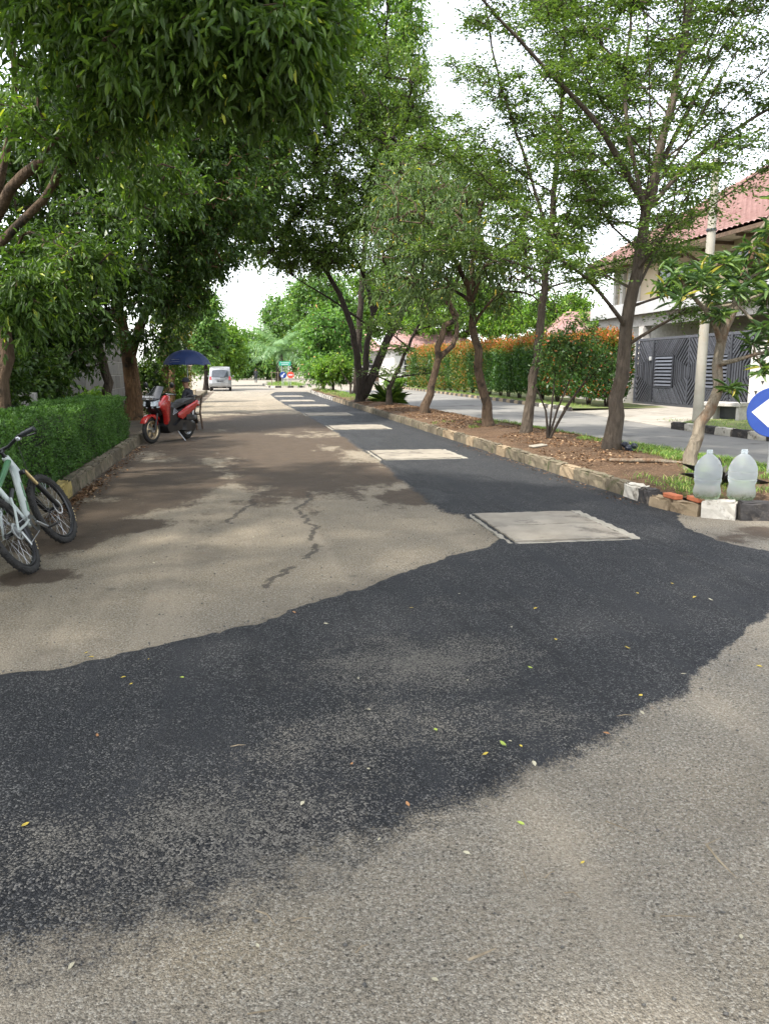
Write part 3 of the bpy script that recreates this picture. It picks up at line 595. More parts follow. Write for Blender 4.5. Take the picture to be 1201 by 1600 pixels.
PATCH = [(-9, 3.2), (-3.2, 3.85), (-2.0, 4.02), (-1.29, 4.13), (-.99, 4.21), (-.51, 4.47), (.06, 4.78), (.51, 5.18), (1.06, 5.68), (1.74, 6.29), (2.2, 6.58), (2.42, 6.9),
         (2.46, 7.6), (2.40, 8.1), (2.24, 8.4), (2.26, 9.53), (2.30, 11.36), (2.42, 13.47), (2.40, 15.8), (2.45, 18.1), (2.42, 22.4), (2.30, 29.3), (2.1, 36), (2.0, 44), (2.05, 52), (2.6, 57.5),
         (4.95, 57.5), (4.95, 7.9), (4.62, 7.45), (4.46, 7.0), (4.42, 6.4), (4.6, 6.0), (4.85, 5.5), (4.75, 5.1), (4.1, 4.85), (3.71, 4.62), (3.28, 4.24), (2.69, 3.77), (2.06, 3.26), (1.53, 2.88), (1.17, 2.73),
         (.44, 2.38), (0, 2.22), (-.38, 2.12), (-.69, 2.0), (-2.0, 1.6), (-9, 0.6)]
def poly_sd(x, y, poly):
    """signed distance, positive inside"""
    d = np.full(x.shape, 1e9); ins = np.zeros(x.shape, bool); n = len(poly)
    for i in range(n):
        x0, y0 = poly[i]; x1, y1 = poly[(i + 1) % n]
        ex, ey = x1 - x0, y1 - y0
        t = np.clip(((x - x0) * ex + (y - y0) * ey) / (ex * ex + ey * ey), 0, 1)
        d = np.minimum(d, np.hypot(x - x0 - t * ex, y - y0 - t * ey))
        c = ((y0 > y) != (y1 > y)) & (x < (x1 - x0) * (y - y0) / ((y1 - y0) or 1e-9) + x0)
        ins ^= c
    return np.where(ins, d, -d)
def seg_d(x, y, pl):
    d = np.full(x.shape, 1e9)
    for (x0, y0), (x1, y1) in zip(pl[:-1], pl[1:]):
        ex, ey = x1 - x0, y1 - y0
        t = np.clip(((x - x0) * ex + (y - y0) * ey) / (ex * ex + ey * ey), 0, 1)
        d = np.minimum(d, np.hypot(x - x0 - t * ex, y - y0 - t * ey))
    return d
def wiggle(pl, a=.09):
    r = np.random.default_rng(int(abs(pl[0][0]) * 100)); P = [np.array(p) for p in pl]
    for lev in range(3):
        Q = [P[0]]
        for p, q in zip(P[:-1], P[1:]):
            m = (p + q) / 2 + r.normal(0, 1, 2) * a * np.array([1, .8]); Q += [m, q]
        P = Q; a *= .55
    return [tuple(p) for p in P]
def patch_sd(x, y):
    return poly_sd(x, y, PATCH) + (noise2(x * 2.3, y * 2.3, 2) - .5) * .07 + (noise2(x * 7, y * 7, 3) - .5) * .05 + (noise2(x * 19, y * 19, 4) - .5) * .05
def road_attrs(x, y):
    sdv = patch_sd(x, y)
    # crisp everywhere but along the worn near-left edge, where traffic has dragged it thin
    near = np.clip((3.0 - y) / .8, 0, 1) * np.clip((1.5 - x) / 1.2, 0, 1)
    soft = .035 + .42 * near + .07 * np.clip((3.6 - y) / .6, 0, 1)
    soft = np.where((x < 2.9) & (y > 8) & (y < 60), .10, soft)
    stain = np.zeros_like(x)
    for cx, cy, rx, ry in STAINS:
        q = ((x - cx) / rx) ** 2 + ((y - cy) / ry) ** 2
        stain = np.maximum(stain, np.exp(-q * .8))
    stain = np.where((x < -1.75) & (y > 8), np.maximum(stain, .62), stain)
    stain = np.maximum(stain, .85 * np.exp(-(((x - 5.5) / 1.3) ** 2 + ((y - 6.6) / .55) ** 2)))
    crack = np.zeros_like(x)
    for pl in CRACKS:
        crack = np.maximum(crack, np.exp(-(seg_d(x, y, wiggle(pl, .06)) / .034) ** 2) * .78)
    worn = np.zeros_like(x)
    worn = worn + .16 * np.clip((3.9 - y) / 1.0, 0, 1)
    for cx, cy, rx, ry, a in [(.9, 3.9, .8, .5, .75), (.55, 3.1, .7, .5, .6), (-.2, 2.5, 1.2, .5, .6), (1.2, 3.2, .7, .4, .5), (.2, 2.3, 1.0, .3, .7), (3.2, 6.0, .9, .35, .25), (3.7, 8.6, .5, .3, .25), (1.5, 4.9, .7, .3, .3)]:
        worn = np.maximum(worn, a * np.exp(-((x - cx) / rx) ** 2 - ((y - cy) / ry) ** 2))
    dust_and_sun = np.clip((y - 3.6 - .5 * x) / 2.2, 0, 1) * np.clip((60 - y) / 20, .0, 1)
    for cx, cy, rx, ry, a in [(-.12, 1.95, .30, .14, 1.0), (-.75, 4.28, .5, .10, .9), (.1, 5.3, .35, .08, .7), (-.9, 5.0, .4, .12, .8), (2.1, 2.4, .5, .3, .5), (1.5, 1.5, .3, .2, .8)]:  # blobs at the two near corners paint sun pools in the dust colour
        dust_and_sun = np.maximum(dust_and_sun, a * np.exp(-((x - cx) / rx) ** 2 - ((y - cy) / ry) ** 2))
    return sdv, soft, stain, worn, crack, dust_and_sun
def tensor(xs, ys, zf, keep=None):
    X, Y = np.meshgrid(xs, ys)
    x, y = X.ravel(), Y.ravel()
    nx, ny = len(xs), len(ys)
    i = (np.arange(ny - 1)[:, None] * nx + np.arange(nx - 1)[None, :]).ravel()
    F = np.stack([i, i + 1, i + nx + 1, i + nx], 1)
    if keep is not None:
        k = keep(x, y); F = F[k[F].any(1)]
        used = np.unique(F); mp = np.full(len(x), -1); mp[used] = np.arange(len(used)); F = mp[F]; x, y = x[used], y[used]
    return np.stack([x, y, zf(x, y)], 1), F
def grow(a, b, s0, k):
    o = [a]
    while o[-1] < b: o.append(o[-1] + s0); s0 *= k
    return o
xs = np.array(sorted(set([-40, -25, -15, -10, -7, -5, -4] + list(np.round(np.arange(-3, 5.6, .045), 3)) + [6, 6.6, 7.2, 8.5, 10, 12, 16, 24, 40])))
ys = np.array([-12, -6, -2, 0, .6] + grow(1.0, 9, .035, 1.002) + grow(9.1, 60, .05, 1.012)[0:] + [64, 72, 85, 110, 150, 220])
ys = np.unique(np.round(ys, 3))
V, F = tensor(xs, ys, lambda x, y: 0 * x)
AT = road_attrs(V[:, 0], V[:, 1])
structure('road', np_mesh('road', V, F, [(k, 'POINT', a) for k, a in zip(('sd', 'soft', 'stain', 'worn', 'crack', 'dust_and_sun'), AT)], True), M['road'])
# the fresh asphalt is a real layer lying on the old road
def fz(x, y):
    s = patch_sd(x, y) - .3 * np.clip((3.0 - y) / .8, 0, 1) * np.clip((1.5 - x) / 1.2, 0, 1)
    k = np.clip((s + .02) / .07, 0, 1)
    return .0008 + .019 * k * k * (3 - 2 * k)
xs2 = np.round(np.arange(-3, 5.0, .045), 3); ys2 = ys[(ys > 1.0) & (ys < 58.5)]
V, F = tensor(xs2, ys2, fz, lambda x, y: patch_sd(x, y) > -(.08 + .5 * np.clip((3.0 - y) / .8, 0, 1) * np.clip((1.5 - x) / 1.2, 0, 1)))
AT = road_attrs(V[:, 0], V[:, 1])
structure('fresh_asphalt', np_mesh('fresh_asphalt', V, F, [(k, 'POINT', a) for k, a in zip(('sd', 'soft', 'stain', 'worn', 'crack', 'dust_and_sun'), AT)], True), M['road'])

# ground sheet to the horizon
M['dirt'] = surf('dirt', (.07, .05, .03), (.15, .11, .07), .8, .95, .4, 25, .03)
me = MB().add([(-3000, -3000, -.05), (3000, -3000, -.05), (3000, 3000, -.05), (-3000, 3000, -.05)], [(0, 1, 2, 3)]).mesh('ground')
structure('ground', me, surf('ground_earth', (.06, .07, .03), (.12, .11, .06), .05, .95, 0))
# the parallel street beyond the median
M['street'] = surf('grey_asphalt', (.13, .125, .115), (.20, .19, .17), 1.1, .9, .5, 130, .006, c3=(.075, .07, .062), s3=.55)
me = MB().add([(6.6, 11.2, .005), (8.6, 10.4, .005), (12.2, 10.4, .005), (11.9, 19, .005), (12.9, 29, .005), (13.4, 40, .005), (14.2, 75, .005), (6.2, 75, .005)], [tuple(range(8))]).mesh('side_street')
structure('side_street', me, M['street'])
me = MB().add([(-12, 58.5, .006), (1.9, 58.5, .006), (6.2, 62, .006), (14, 62, .006), (30, 66, .006), (30, 71, .006), (9, 73, .006), (9, 200, .006), (-12, 200, .006)], [tuple(range(9))]).mesh('crossing')
structure('crossing_street', me, surf('pale_asphalt', (.18, .16, .13), (.24, .21, .17), .5, .9, .3, 80, .005))

# ------------------------------------------------------------------ kerbs
M['kerb_mossy'] = surf('kerb_mossy', (.075, .062, .042), (.17, .14, .095), 7, .92, .6, 40, .012, .22, c3=(.05, .055, .022), s3=4)
M['kerb_yellow'] = surf('kerb_yellow', (.23, .17, .05), (.34, .27, .10), 7, .9, .6, 40, .012, .15, c3=(.10, .085, .05), s3=5)
M['kerb_white'] = surf('kerb_white', (.34, .31, .26), (.52, .49, .43), 8, .85, .5, 40, .01, .1, c3=(.16, .14, .11), s3=4)
M['kerb_black'] = surf('kerb_black', (.022, .020, .020), (.055, .05, .047), 8, .8, .5, 40, .01, .15, c3=(.13, .11, .09), s3=5)
M['kerb_tan'] = surf('kerb_tan', (.20, .15, .09), (.30, .23, .15), 6, .92, .7, 30, .015, .1, c3=(.14, .10, .06), s3=3)
stone_cache = {}
def stone_mesh(L, h, w, var):
    key = (round(L, 2), h, w, var)
    if key not in stone_cache:
        r = random.Random(var * 31 + 5)
        bm = bmesh.new(); bmesh.ops.create_cube(bm, size=1)
        for v in bm.verts: v.co = Vector((v.co.x * w, v.co.y * (L - .014), v.co.z * (h + .12) + (h - .12) / 2))
        bmesh.ops.bevel(bm, geom=[e for e in bm.edges if max(v.co.z for v in e.verts) > 0 and not (abs(e.verts[0].co.z - e.verts[1].co.z) > .01)], offset=.022, segments=2, affect='EDGES')
        bmesh.ops.subdivide_edges(bm, edges=[e for e in bm.edges if e.calc_length() > .09], cuts=3, use_grid_fill=True)
        for v in bm.verts: v.co += Vector((r.uniform(-1, 1), r.uniform(-1, 1) * .5, r.uniform(-1, 1))) * (.011 if v.co.z > h * .5 else .007)
        me = bpy.data.meshes.new('kerb_stone'); bm.to_mesh(me); bm.free()
        stone_cache[key] = me
    return stone_cache[key]
def kerb(name, path, L, h, w, matf, closed=False, z=0.0):
    root = link(name, None, None, None, kind='structure')
    pts = [Vector(p) for p in path]
    seg = []; tot = 0
    for a, b in zip(pts[:-1], pts[1:]): seg.append((tot, a, b)); tot += (b - a).length
    n = max(1, round(tot / L)); LL = tot / n
    def ev(s):
        for t0, a, b in reversed(seg):
            if s >= t0 - 1e-6: return a + (b - a).normalized() * (s - t0)
    for i in range(n):
        a, b = ev(i * LL), ev(min((i + 1) * LL, tot - 1e-4)); d = b - a
        m, y = matf(i, (a + b) / 2)
        if m is None: continue
        key = stone_mesh(LL, h, w, i % 5)
        o = bpy.data.objects.new('kerb_stone', key); COL.objects.link(o); o.parent = root
        if not key.materials: key.materials.append(M[m])
        o.material_slots[0].link = 'OBJECT'; o.material_slots[0].material = M[m]
        c = (a + b) / 2
        o.location = (c.x + random.uniform(-.008, .008), c.y, z + random.uniform(-.012, .012) - y)
        o.rotation_euler = (random.uniform(-.012, .012), random.uniform(-.03, .03), math.atan2(-d.x, d.y) + random.uniform(-.012, .012))
    return root
def left_pat(i, c): return ('kerb_yellow' if i in (6, 7, 13) else 'kerb_mossy'), 0
kerb('left_kerb', [(-4.5, 4.2), (-3.2, 4.4), (-2.5, 4.9), (-2.24, 5.8), (-2.22, 40), (-2.24, 56)], .55, .2, .16, left_pat)
def med_pat(i, c):
    if c.y > 40: return ('kerb_white' if i % 2 else 'kerb_black'), 0
    if c.y > 34: return ('kerb_tan' if i % 2 else 'kerb_mossy'), 0
    return ('kerb_tan' if random.random() < .05 else 'kerb_mossy'), 0
kerb('median_kerb', [(4.85, 8.95), (4.85, 20), (4.87, 30), (4.85, 45), (5.0, 55), (5.5, 58), (6.0, 58.6), (6.6, 58.2), (6.9, 56)], .5, .2, .16, med_pat)
cor = [('kerb_white', .40), ('kerb_black', .28), ('kerb_tan', .36), ('kerb_tan', .34), ('kerb_white', .36), ('kerb_black', .5), ('kerb_white', .5), ('kerb_black', .5), ('kerb_white', .5), ('kerb_black', .5), ('kerb_white', .5)]
CP = [Vector(p) for p in [(4.85, 8.93), (4.83, 8.5), (4.80, 8.2), (4.84, 7.9), (4.98, 7.62), (5.22, 7.38), (5.6, 7.26), (6.2, 7.24), (7.4, 7.35), (8.2, 7.9), (8.5, 8.9), (8.5, 10.5)]]
root = link('median_corner_kerb', None, None, None, kind='structure')
def along(P, s):
    for a, b in zip(P[:-1], P[1:]):
        L = (b - a).length
        if s <= L: return a + (b - a) * s / L
        s -= L
    return P[-1]
s = 0
for i, (m, L) in enumerate(cor):
    a, b = along(CP, s), along(CP, s + L); s += L; d = b - a
    h = .2 if m != 'kerb_tan' else .145
    me = stone_mesh(d.length + .004, h, .17, 10 + i)
    o = link('kerb_stone', me, M[m], root)
    o.location = ((a.x + b.x) / 2, (a.y + b.y) / 2, 0); o.rotation_euler = (0, 0, math.atan2(-d.x, d.y))
med_right = [(8.5, 10.4), (8.3, 13), (8.1, 16), (7.5, 26), (7.2, 36), (6.9, 50), (6.9, 56)]
kerb('median_far_kerb', med_right, .6, .07, .14, lambda i, c: ('kerb_mossy', 0))
def far_pat(i, c):
    if c.y < 33: return ('kerb_white' if i % 2 else 'kerb_black'), 0
    return ('kerb_tan' if i % 2 else 'kerb_black'), 0
kerb('street_kerb', [(12.8, 28.6), (13.1, 34), (13.3, 40), (13.7, 57), (14.3, 75)], .6, .16, .16, far_pat)
kerb('driveway_side_kerb', [(11.95, 8), (11.9, 13), (11.72, 19.4)], .62, .2, .17, lambda i, c: ('kerb_black' if i % 2 else 'kerb_white', 0))
kerb('island_kerb', [(2.6, 84), (2.6, 74), (2.75, 71.6), (3.2, 71.0), (5.3, 70.8), (5.8, 71.5), (6.2, 76), (6.2, 84)], .55, .18, .16, lambda i, c: ('kerb_white' if i % 2 else 'kerb_black', 0))

# ------------------------------------------------------------------ median soil, verges
def soil_material():
    t = NT('median_soil'); vec = t.coord()
    n1 = t.noise(2.2, 7, .7, vec); n2 = t.noise(28, 6, .75, vec)
    col = t.ramp(n1, [(.3, (.060, .038, .024)), (.55, (.115, .070, .042)), (.75, (.17, .115, .072))])
    col = t.mix(t.step(n2, .5, .68), col, (.27, .19, .12))
    col = t.mix(t.step(t.noise(45, 4, .7, vec), .56, .66), col, (.045, .026, .015))
    return t.done(col, .95, t.bump(t.math('ADD', n2, t.noise(90, 3, .7, vec)), .9, .03), spec=.15)
M['soil'] = soil_material()
def med_edge(y):
    return np.interp(y, [7.25, 7.7, 8.3, 9, 57, 58.4], [5.6, 5.05, 4.92, 4.93, 5.2, 6.2]), np.interp(y, [7.25, 7.9, 10.4, 13, 16, 26, 36, 50, 57, 58.4], [6.2, 8.1, 8.43, 8.23, 8.03, 7.43, 7.13, 6.83, 6.8, 6.3])
def bed_z(x, y):
    a, b = med_edge(y); s = np.clip((x - a) / np.maximum(b - a, .1), 0, 1)
    return .165 + .10 * np.sin(np.pi * np.clip(s, 0, 1)) - .11 * s ** 2 + .06 * (noise2(x * 1.7, y * 1.2, 5) - .5) + .03 * (noise2(x * 6, y * 6, 6) - .5)
yy = np.concatenate([np.arange(7.3, 20, .14), np.arange(20, 58.4, .4)]); ss = np.linspace(0, 1, 26)
a, b = med_edge(yy)
X = a[:, None] + (b - a)[:, None] * ss[None, :]; Yg = np.repeat(yy[:, None], len(ss), 1)
V = np.stack([X.ravel(), Yg.ravel(), bed_z(X.ravel(), Yg.ravel())], 1)
i = (np.arange(len(yy) - 1)[:, None] * 26 + np.arange(25)[None, :]).ravel()
structure('median_bed', np_mesh('median_bed', V, np.stack([i, i + 1, i + 27, i + 26], 1), None, True), M['soil'])
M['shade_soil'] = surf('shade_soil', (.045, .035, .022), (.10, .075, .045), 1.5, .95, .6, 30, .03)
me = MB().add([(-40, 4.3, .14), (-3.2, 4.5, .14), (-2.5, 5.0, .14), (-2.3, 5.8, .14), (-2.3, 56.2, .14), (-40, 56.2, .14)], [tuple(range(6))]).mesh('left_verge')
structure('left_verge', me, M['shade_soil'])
M['verge'] = surf('grass_verge', (.07, .10, .03), (.17, .19, .07), 2.5, .95, .7, 40, .03, c3=(.20, .15, .09), s3=1.5)
me = MB().add([(12.85, 28.4, .12), (16.2, 28.4, .12), (40, 34, .12), (40, 75, .12), (14.4, 75, .12), (13.4, 40, .12)], [tuple(range(6))]).mesh('right_verge')
structure('right_verge', me, M['verge'])
me = MB().add([(12.0, 8, .14), (17.2, 8, .14), (17.2, 23.6, .14), (13.6, 21.3, .14), (11.82, 19.5, .14), (11.97, 13, .14)], [tuple(range(6))]).mesh('corner_verge')
structure('corner_verge', me, M['verge'])
me = MB().add([(2.7, 84, .15), (2.7, 74, .15), (2.85, 71.7, .15), (3.25, 71.1, .15), (5.25, 70.9, .15), (5.7, 71.5, .15), (6.1, 76, .15), (6.1, 84, .15)], [tuple(range(8))]).mesh('island')
structure('island_lawn', me, M['verge'])

# concrete driveway of the gated house, cast in bays
M['drive'] = surf('drive_concrete', (.21, .19, .16), (.29, .265, .225), 1.3, .85, .35, 60, .006, .07, c3=(.16, .14, .11), s3=1.0)
root = link('driveway', None, None, None, kind='structure')
ye = [19.6, 21.8, 24.0, 26.2, 28.4]; yg = [23.9, 26.0, 28.1, 30.2, 32.6]
for k in range(4):
    for j in range(2):
        def pt(kk, f):
            x0 = np.interp(ye[kk], [19.6, 28.4], [11.78, 12.75])
            return (x0 + (17.7 - x0) * f, ye[kk] + (yg[kk] - ye[kk]) * f, .015 + .12 * f)
        f0, f1 = (0, .48) if j == 0 else (.484, 1)
        e = .012
        q = [pt(k, f0), pt(k + 1, f0), pt(k + 1, f1), pt(k, f1)]
        q = [(x, y + (e if n in (0, 3) else -e), z) for n, (x, y, z) in enumerate(q)]
        m = MB().add(q + [(x, y, z - .14) for x, y, z in q], [(0, 1, 2, 3), (4, 7, 6, 5), (0, 4, 5, 1), (1, 5, 6, 2), (2, 6, 7, 3), (3, 7, 4, 0)])
        m.obj('concrete_bay', M['drive'], root)

# ------------------------------------------------------------------ drain covers along the fresh strip
M['slab'] = surf('slab_concrete', (.185, .162, .128), (.285, .255, .205), 2.2, .9, .6, 60, .008, .08, c3=(.11, .095, .078), s3=1.9)
M['slab_rim'] = surf('slab_rim', (.20, .185, .15), (.30, .275, .225), 9, .9, .7, 50, .01)
slabs = [((3.06, 7.33), (1.12, 1.40), -.03, 'large pale concrete drain cover nearest the camera, cast in two halves'),
         ((3.22, 14.2), (1.42, 1.55), -.01, 'concrete drain cover in the black strip, second from the camera'),
         ((3.22, 21.4), (1.45, 1.6), 0, 'concrete drain cover in the black strip, third from the camera'),
         ((3.1, 27.9), (1.5, 1.7), 0, 'concrete drain cover in the black strip, fourth from the camera'),
         ((3.05, 35.0), (1.55, 1.8), 0, 'concrete drain cover in the black strip, fifth from the camera'),
         ((2.95, 40.6), (1.55, 1.8), 0, 'concrete drain cover in the black strip, sixth from the camera'),
         ((2.95, 47.6), (1.5, 1.8), 0, 'farthest concrete drain cover before the crossing')]
def rough_box(c, dm, jit, seed):
    r = random.Random(seed); bm = bmesh.new(); bmesh.ops.create_cube(bm, size=1)
    for v in bm.verts: v.co = Vector((v.co.x * dm[0], v.co.y * dm[1], v.co.z * dm[2]))
    for ax in (0, 1):
        k = max(1, int(dm[ax] / .07)); es = [e for e in bm.edges if abs(e.verts[0].co[ax] - e.verts[1].co[ax]) > dm[ax] * .9]
        bmesh.ops.subdivide_edges(bm, edges=es, cuts=k, use_grid_fill=True)
    for v in bm.verts:
        if v.co.z > 0:
            ed = abs(abs(v.co.x) - dm[0] / 2) < 1e-4 or abs(abs(v.co.y) - dm[1] / 2) < 1e-4
            v.co.z += r.uniform(-1, .1) * jit * (1.4 if ed else .25); v.co.x += r.uniform(-1, 1) * jit * (1 if ed else 0); v.co.y += r.uniform(-1, 1) * jit * (1 if ed else 0)
    m = MB(); bm.verts.index_update(); m.add([v.co + Vector(c) for v in bm.verts], [[v.index for v in f.verts] for f in bm.faces]); bm.free()
    return m
for n, ((x, y), (w, d), rz, lab) in enumerate(slabs):
    t_ = thing('drain_cover', lab, 'drain cover', (x, y, .012), (0, 0, rz), 'concrete drain covers along the fresh asphalt strip')
    for sgn in (-1, 1):
        rough_box((0, sgn * (d / 4 + .002), -.01), (w, d / 2 - .012, .075), .006, n * 3 + sgn).obj('slab_panel', M['slab'], t_)
    for nm, c, dm in (('rim', (w / 2 + .075, 0, -.014), (.10, d + .1, .062)), ('rim', (-w / 2 - .05, 0, -.016), (.05, d + .08, .056)), ('rim', (0, d / 2 + .04, -.015), (w + .03, .05, .058)), ('rim', (0, -d / 2 - .04, -.015), (w + .03, .05, .058))):
        rough_box(c, dm, .009, n * 7 + int(dm[0] * 50)).obj(nm, M['slab_rim'], t_)

# ------------------------------------------------------------------ foliage
def unit(a):
    return a / np.maximum(np.linalg.norm(a, axis=1, keepdims=True), 1e-9)
def leaf_arrays(P, D, N, L, W, fold=.25, curl=.18, six=True):
    """one leaf per row: base P, axis D, normal N, length L, width W"""
    D = unit(D); N = unit(N - D * (N * D).sum(1, keepdims=True)); S = np.cross(D, N)
    L = np.broadcast_to(np.asarray(L, float), len(P))[:, None]; W = np.broadcast_to(np.asarray(W, float), len(P))[:, None]
    if six:
        pts = [P, P + D * L * .33 + S * W * .5 + N * W * fold, P + D * L * .72 + S * W * .36 + N * (W * fold - L * curl * .4), P + D * L - N * L * curl,
               P + D * L * .72 - S * W * .36 + N * (W * fold - L * curl * .4), P + D * L * .33 - S * W * .5 + N * W * fold]
        n = 6; f = np.array([[0, 1, 2, 3], [0, 3, 4, 5]])
    else:
        pts = [P, P + D * L * .5 + S * W * .5 + N * W * fold, P + D * L - N * L * curl, P + D * L * .5 - S * W * .5 + N * W * fold]
        n = 4; f = np.array([[0, 1, 2, 3]])
    V = np.stack(pts, 1).reshape(-1, 3)
    F = (np.arange(len(P))[:, None, None] * n + f[None]).reshape(-1, 4)
    return V, F, len(f)
def leaf_obj(name, P, D, N, L, W, rnd, mat, parent=None, org=(0, 0, 0), fold=.25, curl=.18, six=True, **tags):
    V, F, k = leaf_arrays(np.asarray(P), D, N, L, W, fold, curl, six)
    V = V - np.asarray(org)
    me = np_mesh(name, V, F, [('rnd', 'FACE', np.repeat(np.clip(rnd, 0, 1), k))])
    return link(name, me, mat, parent, **tags)

class Tree:
    def __init__(s, limbs, seed, wob=.02):
        s.r = np.random.default_rng(seed)
        s.pos = []; s.par = []; s.rad = []; s.chains = []
        for li, (pts, r0, r1) in enumerate(limbs):
            pts = np.array(pts, float)
            if li and len(s.pos):
                A = np.array(s.pos); j = int(np.argmin(((A - pts[0]) ** 2).sum(1)))
                pts = np.vstack([A[j][None], pts[1:]])
            else: j = -1
            # Catmull-Rom resample
            Q = []; n = len(pts)
            for i in range(n - 1):
                p0, p1, p2, p3 = pts[max(i - 1, 0)], pts[i], pts[i + 1], pts[min(i + 2, n - 1)]
                m = max(2, int(np.linalg.norm(p2 - p1) / .28))
                for k in range(m):
                    t = k / m
                    Q.append(.5 * ((2 * p1) + (-p0 + p2) * t + (2 * p0 - 5 * p1 + 4 * p2 - p3) * t * t + (-p0 + 3 * p1 - 3 * p2 + p3) * t ** 3))
            Q.append(pts[-1]); Q = np.array(Q)
            rr = r0 + (r1 - r0) * np.linspace(0, 1, len(Q)) ** .9
            if li == 0: rr[:3] *= np.array([1.45, 1.2, 1.07])[:len(rr[:3])]
            w = s.r.normal(0, 1, Q.shape) * wob * min(1, r0 * 8); w[0] = 0; Q = Q + w
            ids = []
            for i, (q, r_) in enumerate(zip(Q, rr)):
                if i == 0 and j >= 0: ids.append(j); continue
                s.pos.append(q); s.par.append(ids[-1] if ids else -1); s.rad.append(r_); ids.append(len(s.pos) - 1)
            rr = rr.copy()
            if j >= 0: rr[0] = min(s.rad[j], rr[0] * 1.3)
            s.chains.append((ids, rr))
        s.nmain = len(s.pos)
        s.tips = []      # (end point, direction)
    def grow(s, clumps, n, r_tip=.008, shell=.35, step=.22, up=.25, maxr=.05, spread=1.0):
        cl = np.array(clumps, float); w = cl[:, 6] * (cl[:, 3] * cl[:, 4] * cl[:, 5]) ** .6
        ci = s.r.choice(len(cl), n, p=w / w.sum())
        d = unit(s.r.normal(0, 1, (n, 3))); rad = (shell + (1 - shell) * s.r.random(n)) ** .6
        A = cl[ci, :3] + d * rad[:, None] * cl[ci, 3:6] * spread
        A[:, 2] = np.maximum(A[:, 2], .25)
        base = np.array(s.pos)
        dm = np.array([np.min(((base - a) ** 2).sum(1)) for a in A])
        cap = s.nmain + n * 14
        pos = np.zeros((cap, 3)); m = len(s.pos); pos[:m] = base
        newch = []
        for i in np.argsort(dm):
            a = A[i]
            v = a - pos[:m]; dist = np.sqrt((v ** 2).sum(1))
            cost = dist + up * np.maximum(0, pos[:m, 2] - a[2]) * 2 + np.where(np.arange(m) < s.nmain * .25, .35 * dist, 0)
            j = int(np.argmin(cost)); L = dist[j]
            if L < .05: continue
            k = int(min(12, max(2, round(L / step))))
            p0 = pos[j]; pj = s.par[j]
            dirp = unit((pos[j] - pos[pj])[None])[0] if pj >= 0 else np.array([0, 0, 1.])
            ctrl = p0 + dirp * L * .35 + np.array([0, 0, L * .12]) + s.r.normal(0, 1, 3) * L * .08
            ids = [j]
            for q in range(1, k + 1):
                t = q / k
                p = (1 - t) ** 2 * p0 + 2 * t * (1 - t) * ctrl + t * t * a
                if q < k: p = p + s.r.normal(0, 1, 3) * .02
                if m >= cap: break
                pos[m] = p; s.pos.append(p); s.par.append(ids[-1]); s.rad.append(0.0); ids.append(m); m += 1
            newch.append(ids)
            e = pos[ids[-1]] - pos[ids[-2]]
            s.tips.append((pos[ids[-1]], e / (np.linalg.norm(e) + 1e-9), pos[ids[max(0, len(ids) - 3)]]))
        cnt = np.zeros(m)
        for ids in newch: cnt[ids[-1]] += 1
        par = s.par
        for i in range(m - 1, s.nmain - 1, -1):
            if par[i] >= 0: cnt[par[i]] += cnt[i]
        for ids in newch:
            rr = np.minimum(r_tip * np.maximum(cnt[ids], 1) ** .45, maxr)
            rr[0] = min(rr[0], rr[1] * 1.15)
            s.chains.append((ids, rr))
        s.posA = pos[:m]
        return s
    def wood(s, org, ksides=(12, 5)):
        mb = MB(); P = np.array(s.pos) - np.asarray(org)
        for ids, rr in s.chains:
            big = max(rr) > .045
            mb.tube([P[i] for i in ids], list(rr), ksides[0] if big else (ksides[1] if max(rr) > .012 else 4), caps=big)
        return mb
    def sprays(s, k=4, m=8, tl=.35, mode='round', jitter=.5):
        """leaf attachment points: k twiglets of m leaves at each tip"""
        E = np.array([t[0] for t in s.tips]); D = np.array([t[1] for t in s.tips]); B = np.array([t[2] for t in s.tips])
        n = len(E)
        f = s.r.random((n, k, 1))
        st = E[:, None] * f + B[:, None] * (1 - f)
        rd = s.r.normal(0, 1, (n, k, 3))
        if mode == 'flat': rd[..., 2] *= .25
        td = D[:, None] * .8 + rd * .75
        if mode == 'droop': td[..., 2] -= .5
        td /= np.linalg.norm(td, axis=2, keepdims=True)
        ln = tl * (.5 + s.r.random((n, k, 1, 1)))
        q = (np.arange(m) + s.r.random((n, k, m)))[..., None] / m
        Pp = st[:, :, None] + td[:, :, None] * ln * q
        Pp = Pp + s.r.normal(0, 1, Pp.shape) * tl * .08 * jitter
        Td = np.broadcast_to(td[:, :, None], Pp.shape)
        # twig-level shade of green so that clumps differ
        tone = np.broadcast_to(s.r.random((n, k, 1)), (n, k, m))
        return Pp.reshape(-1, 3), Td.reshape(-1, 3), tone.reshape(-1)

def leafed(s, name, mat, parent, org, L, W, k, m, tl, mode='round', six=True, droop=.3, upn=1.0, fold=.22, curl=.16, tipbright=.0, part='crown'):
    P, T, tone = s.sprays(k, m, tl, mode)
    n = len(P); r = s.r
    D = T * .7 + r.normal(0, 1, (n, 3)) * .65; D[:, 2] -= droop
    if mode == 'flat': D[:, 2] *= .35
    N = r.normal(0, 1, (n, 3)) * .55; N[:, 2] += upn
    sz = .7 + .6 * r.random(n)
    rnd = np.clip(.45 * r.random(n) + .45 * tone + .10 * r.random(n) ** 4, 0, 1)
    if tipbright:
        z = P[:, 2]; zz = (z - z.min()) / (z.max() - z.min() + 1e-6)
        rnd = rnd * (1 - tipbright) + tipbright * zz * (.6 + .4 * r.random(n))
    rnd = np.where(r.random(n) < .012, 1.0, rnd * .96)
    return leaf_obj(part, P, D, N, L * sz, W * sz, rnd, mat, parent, org, fold, curl, six, kind='stuff')

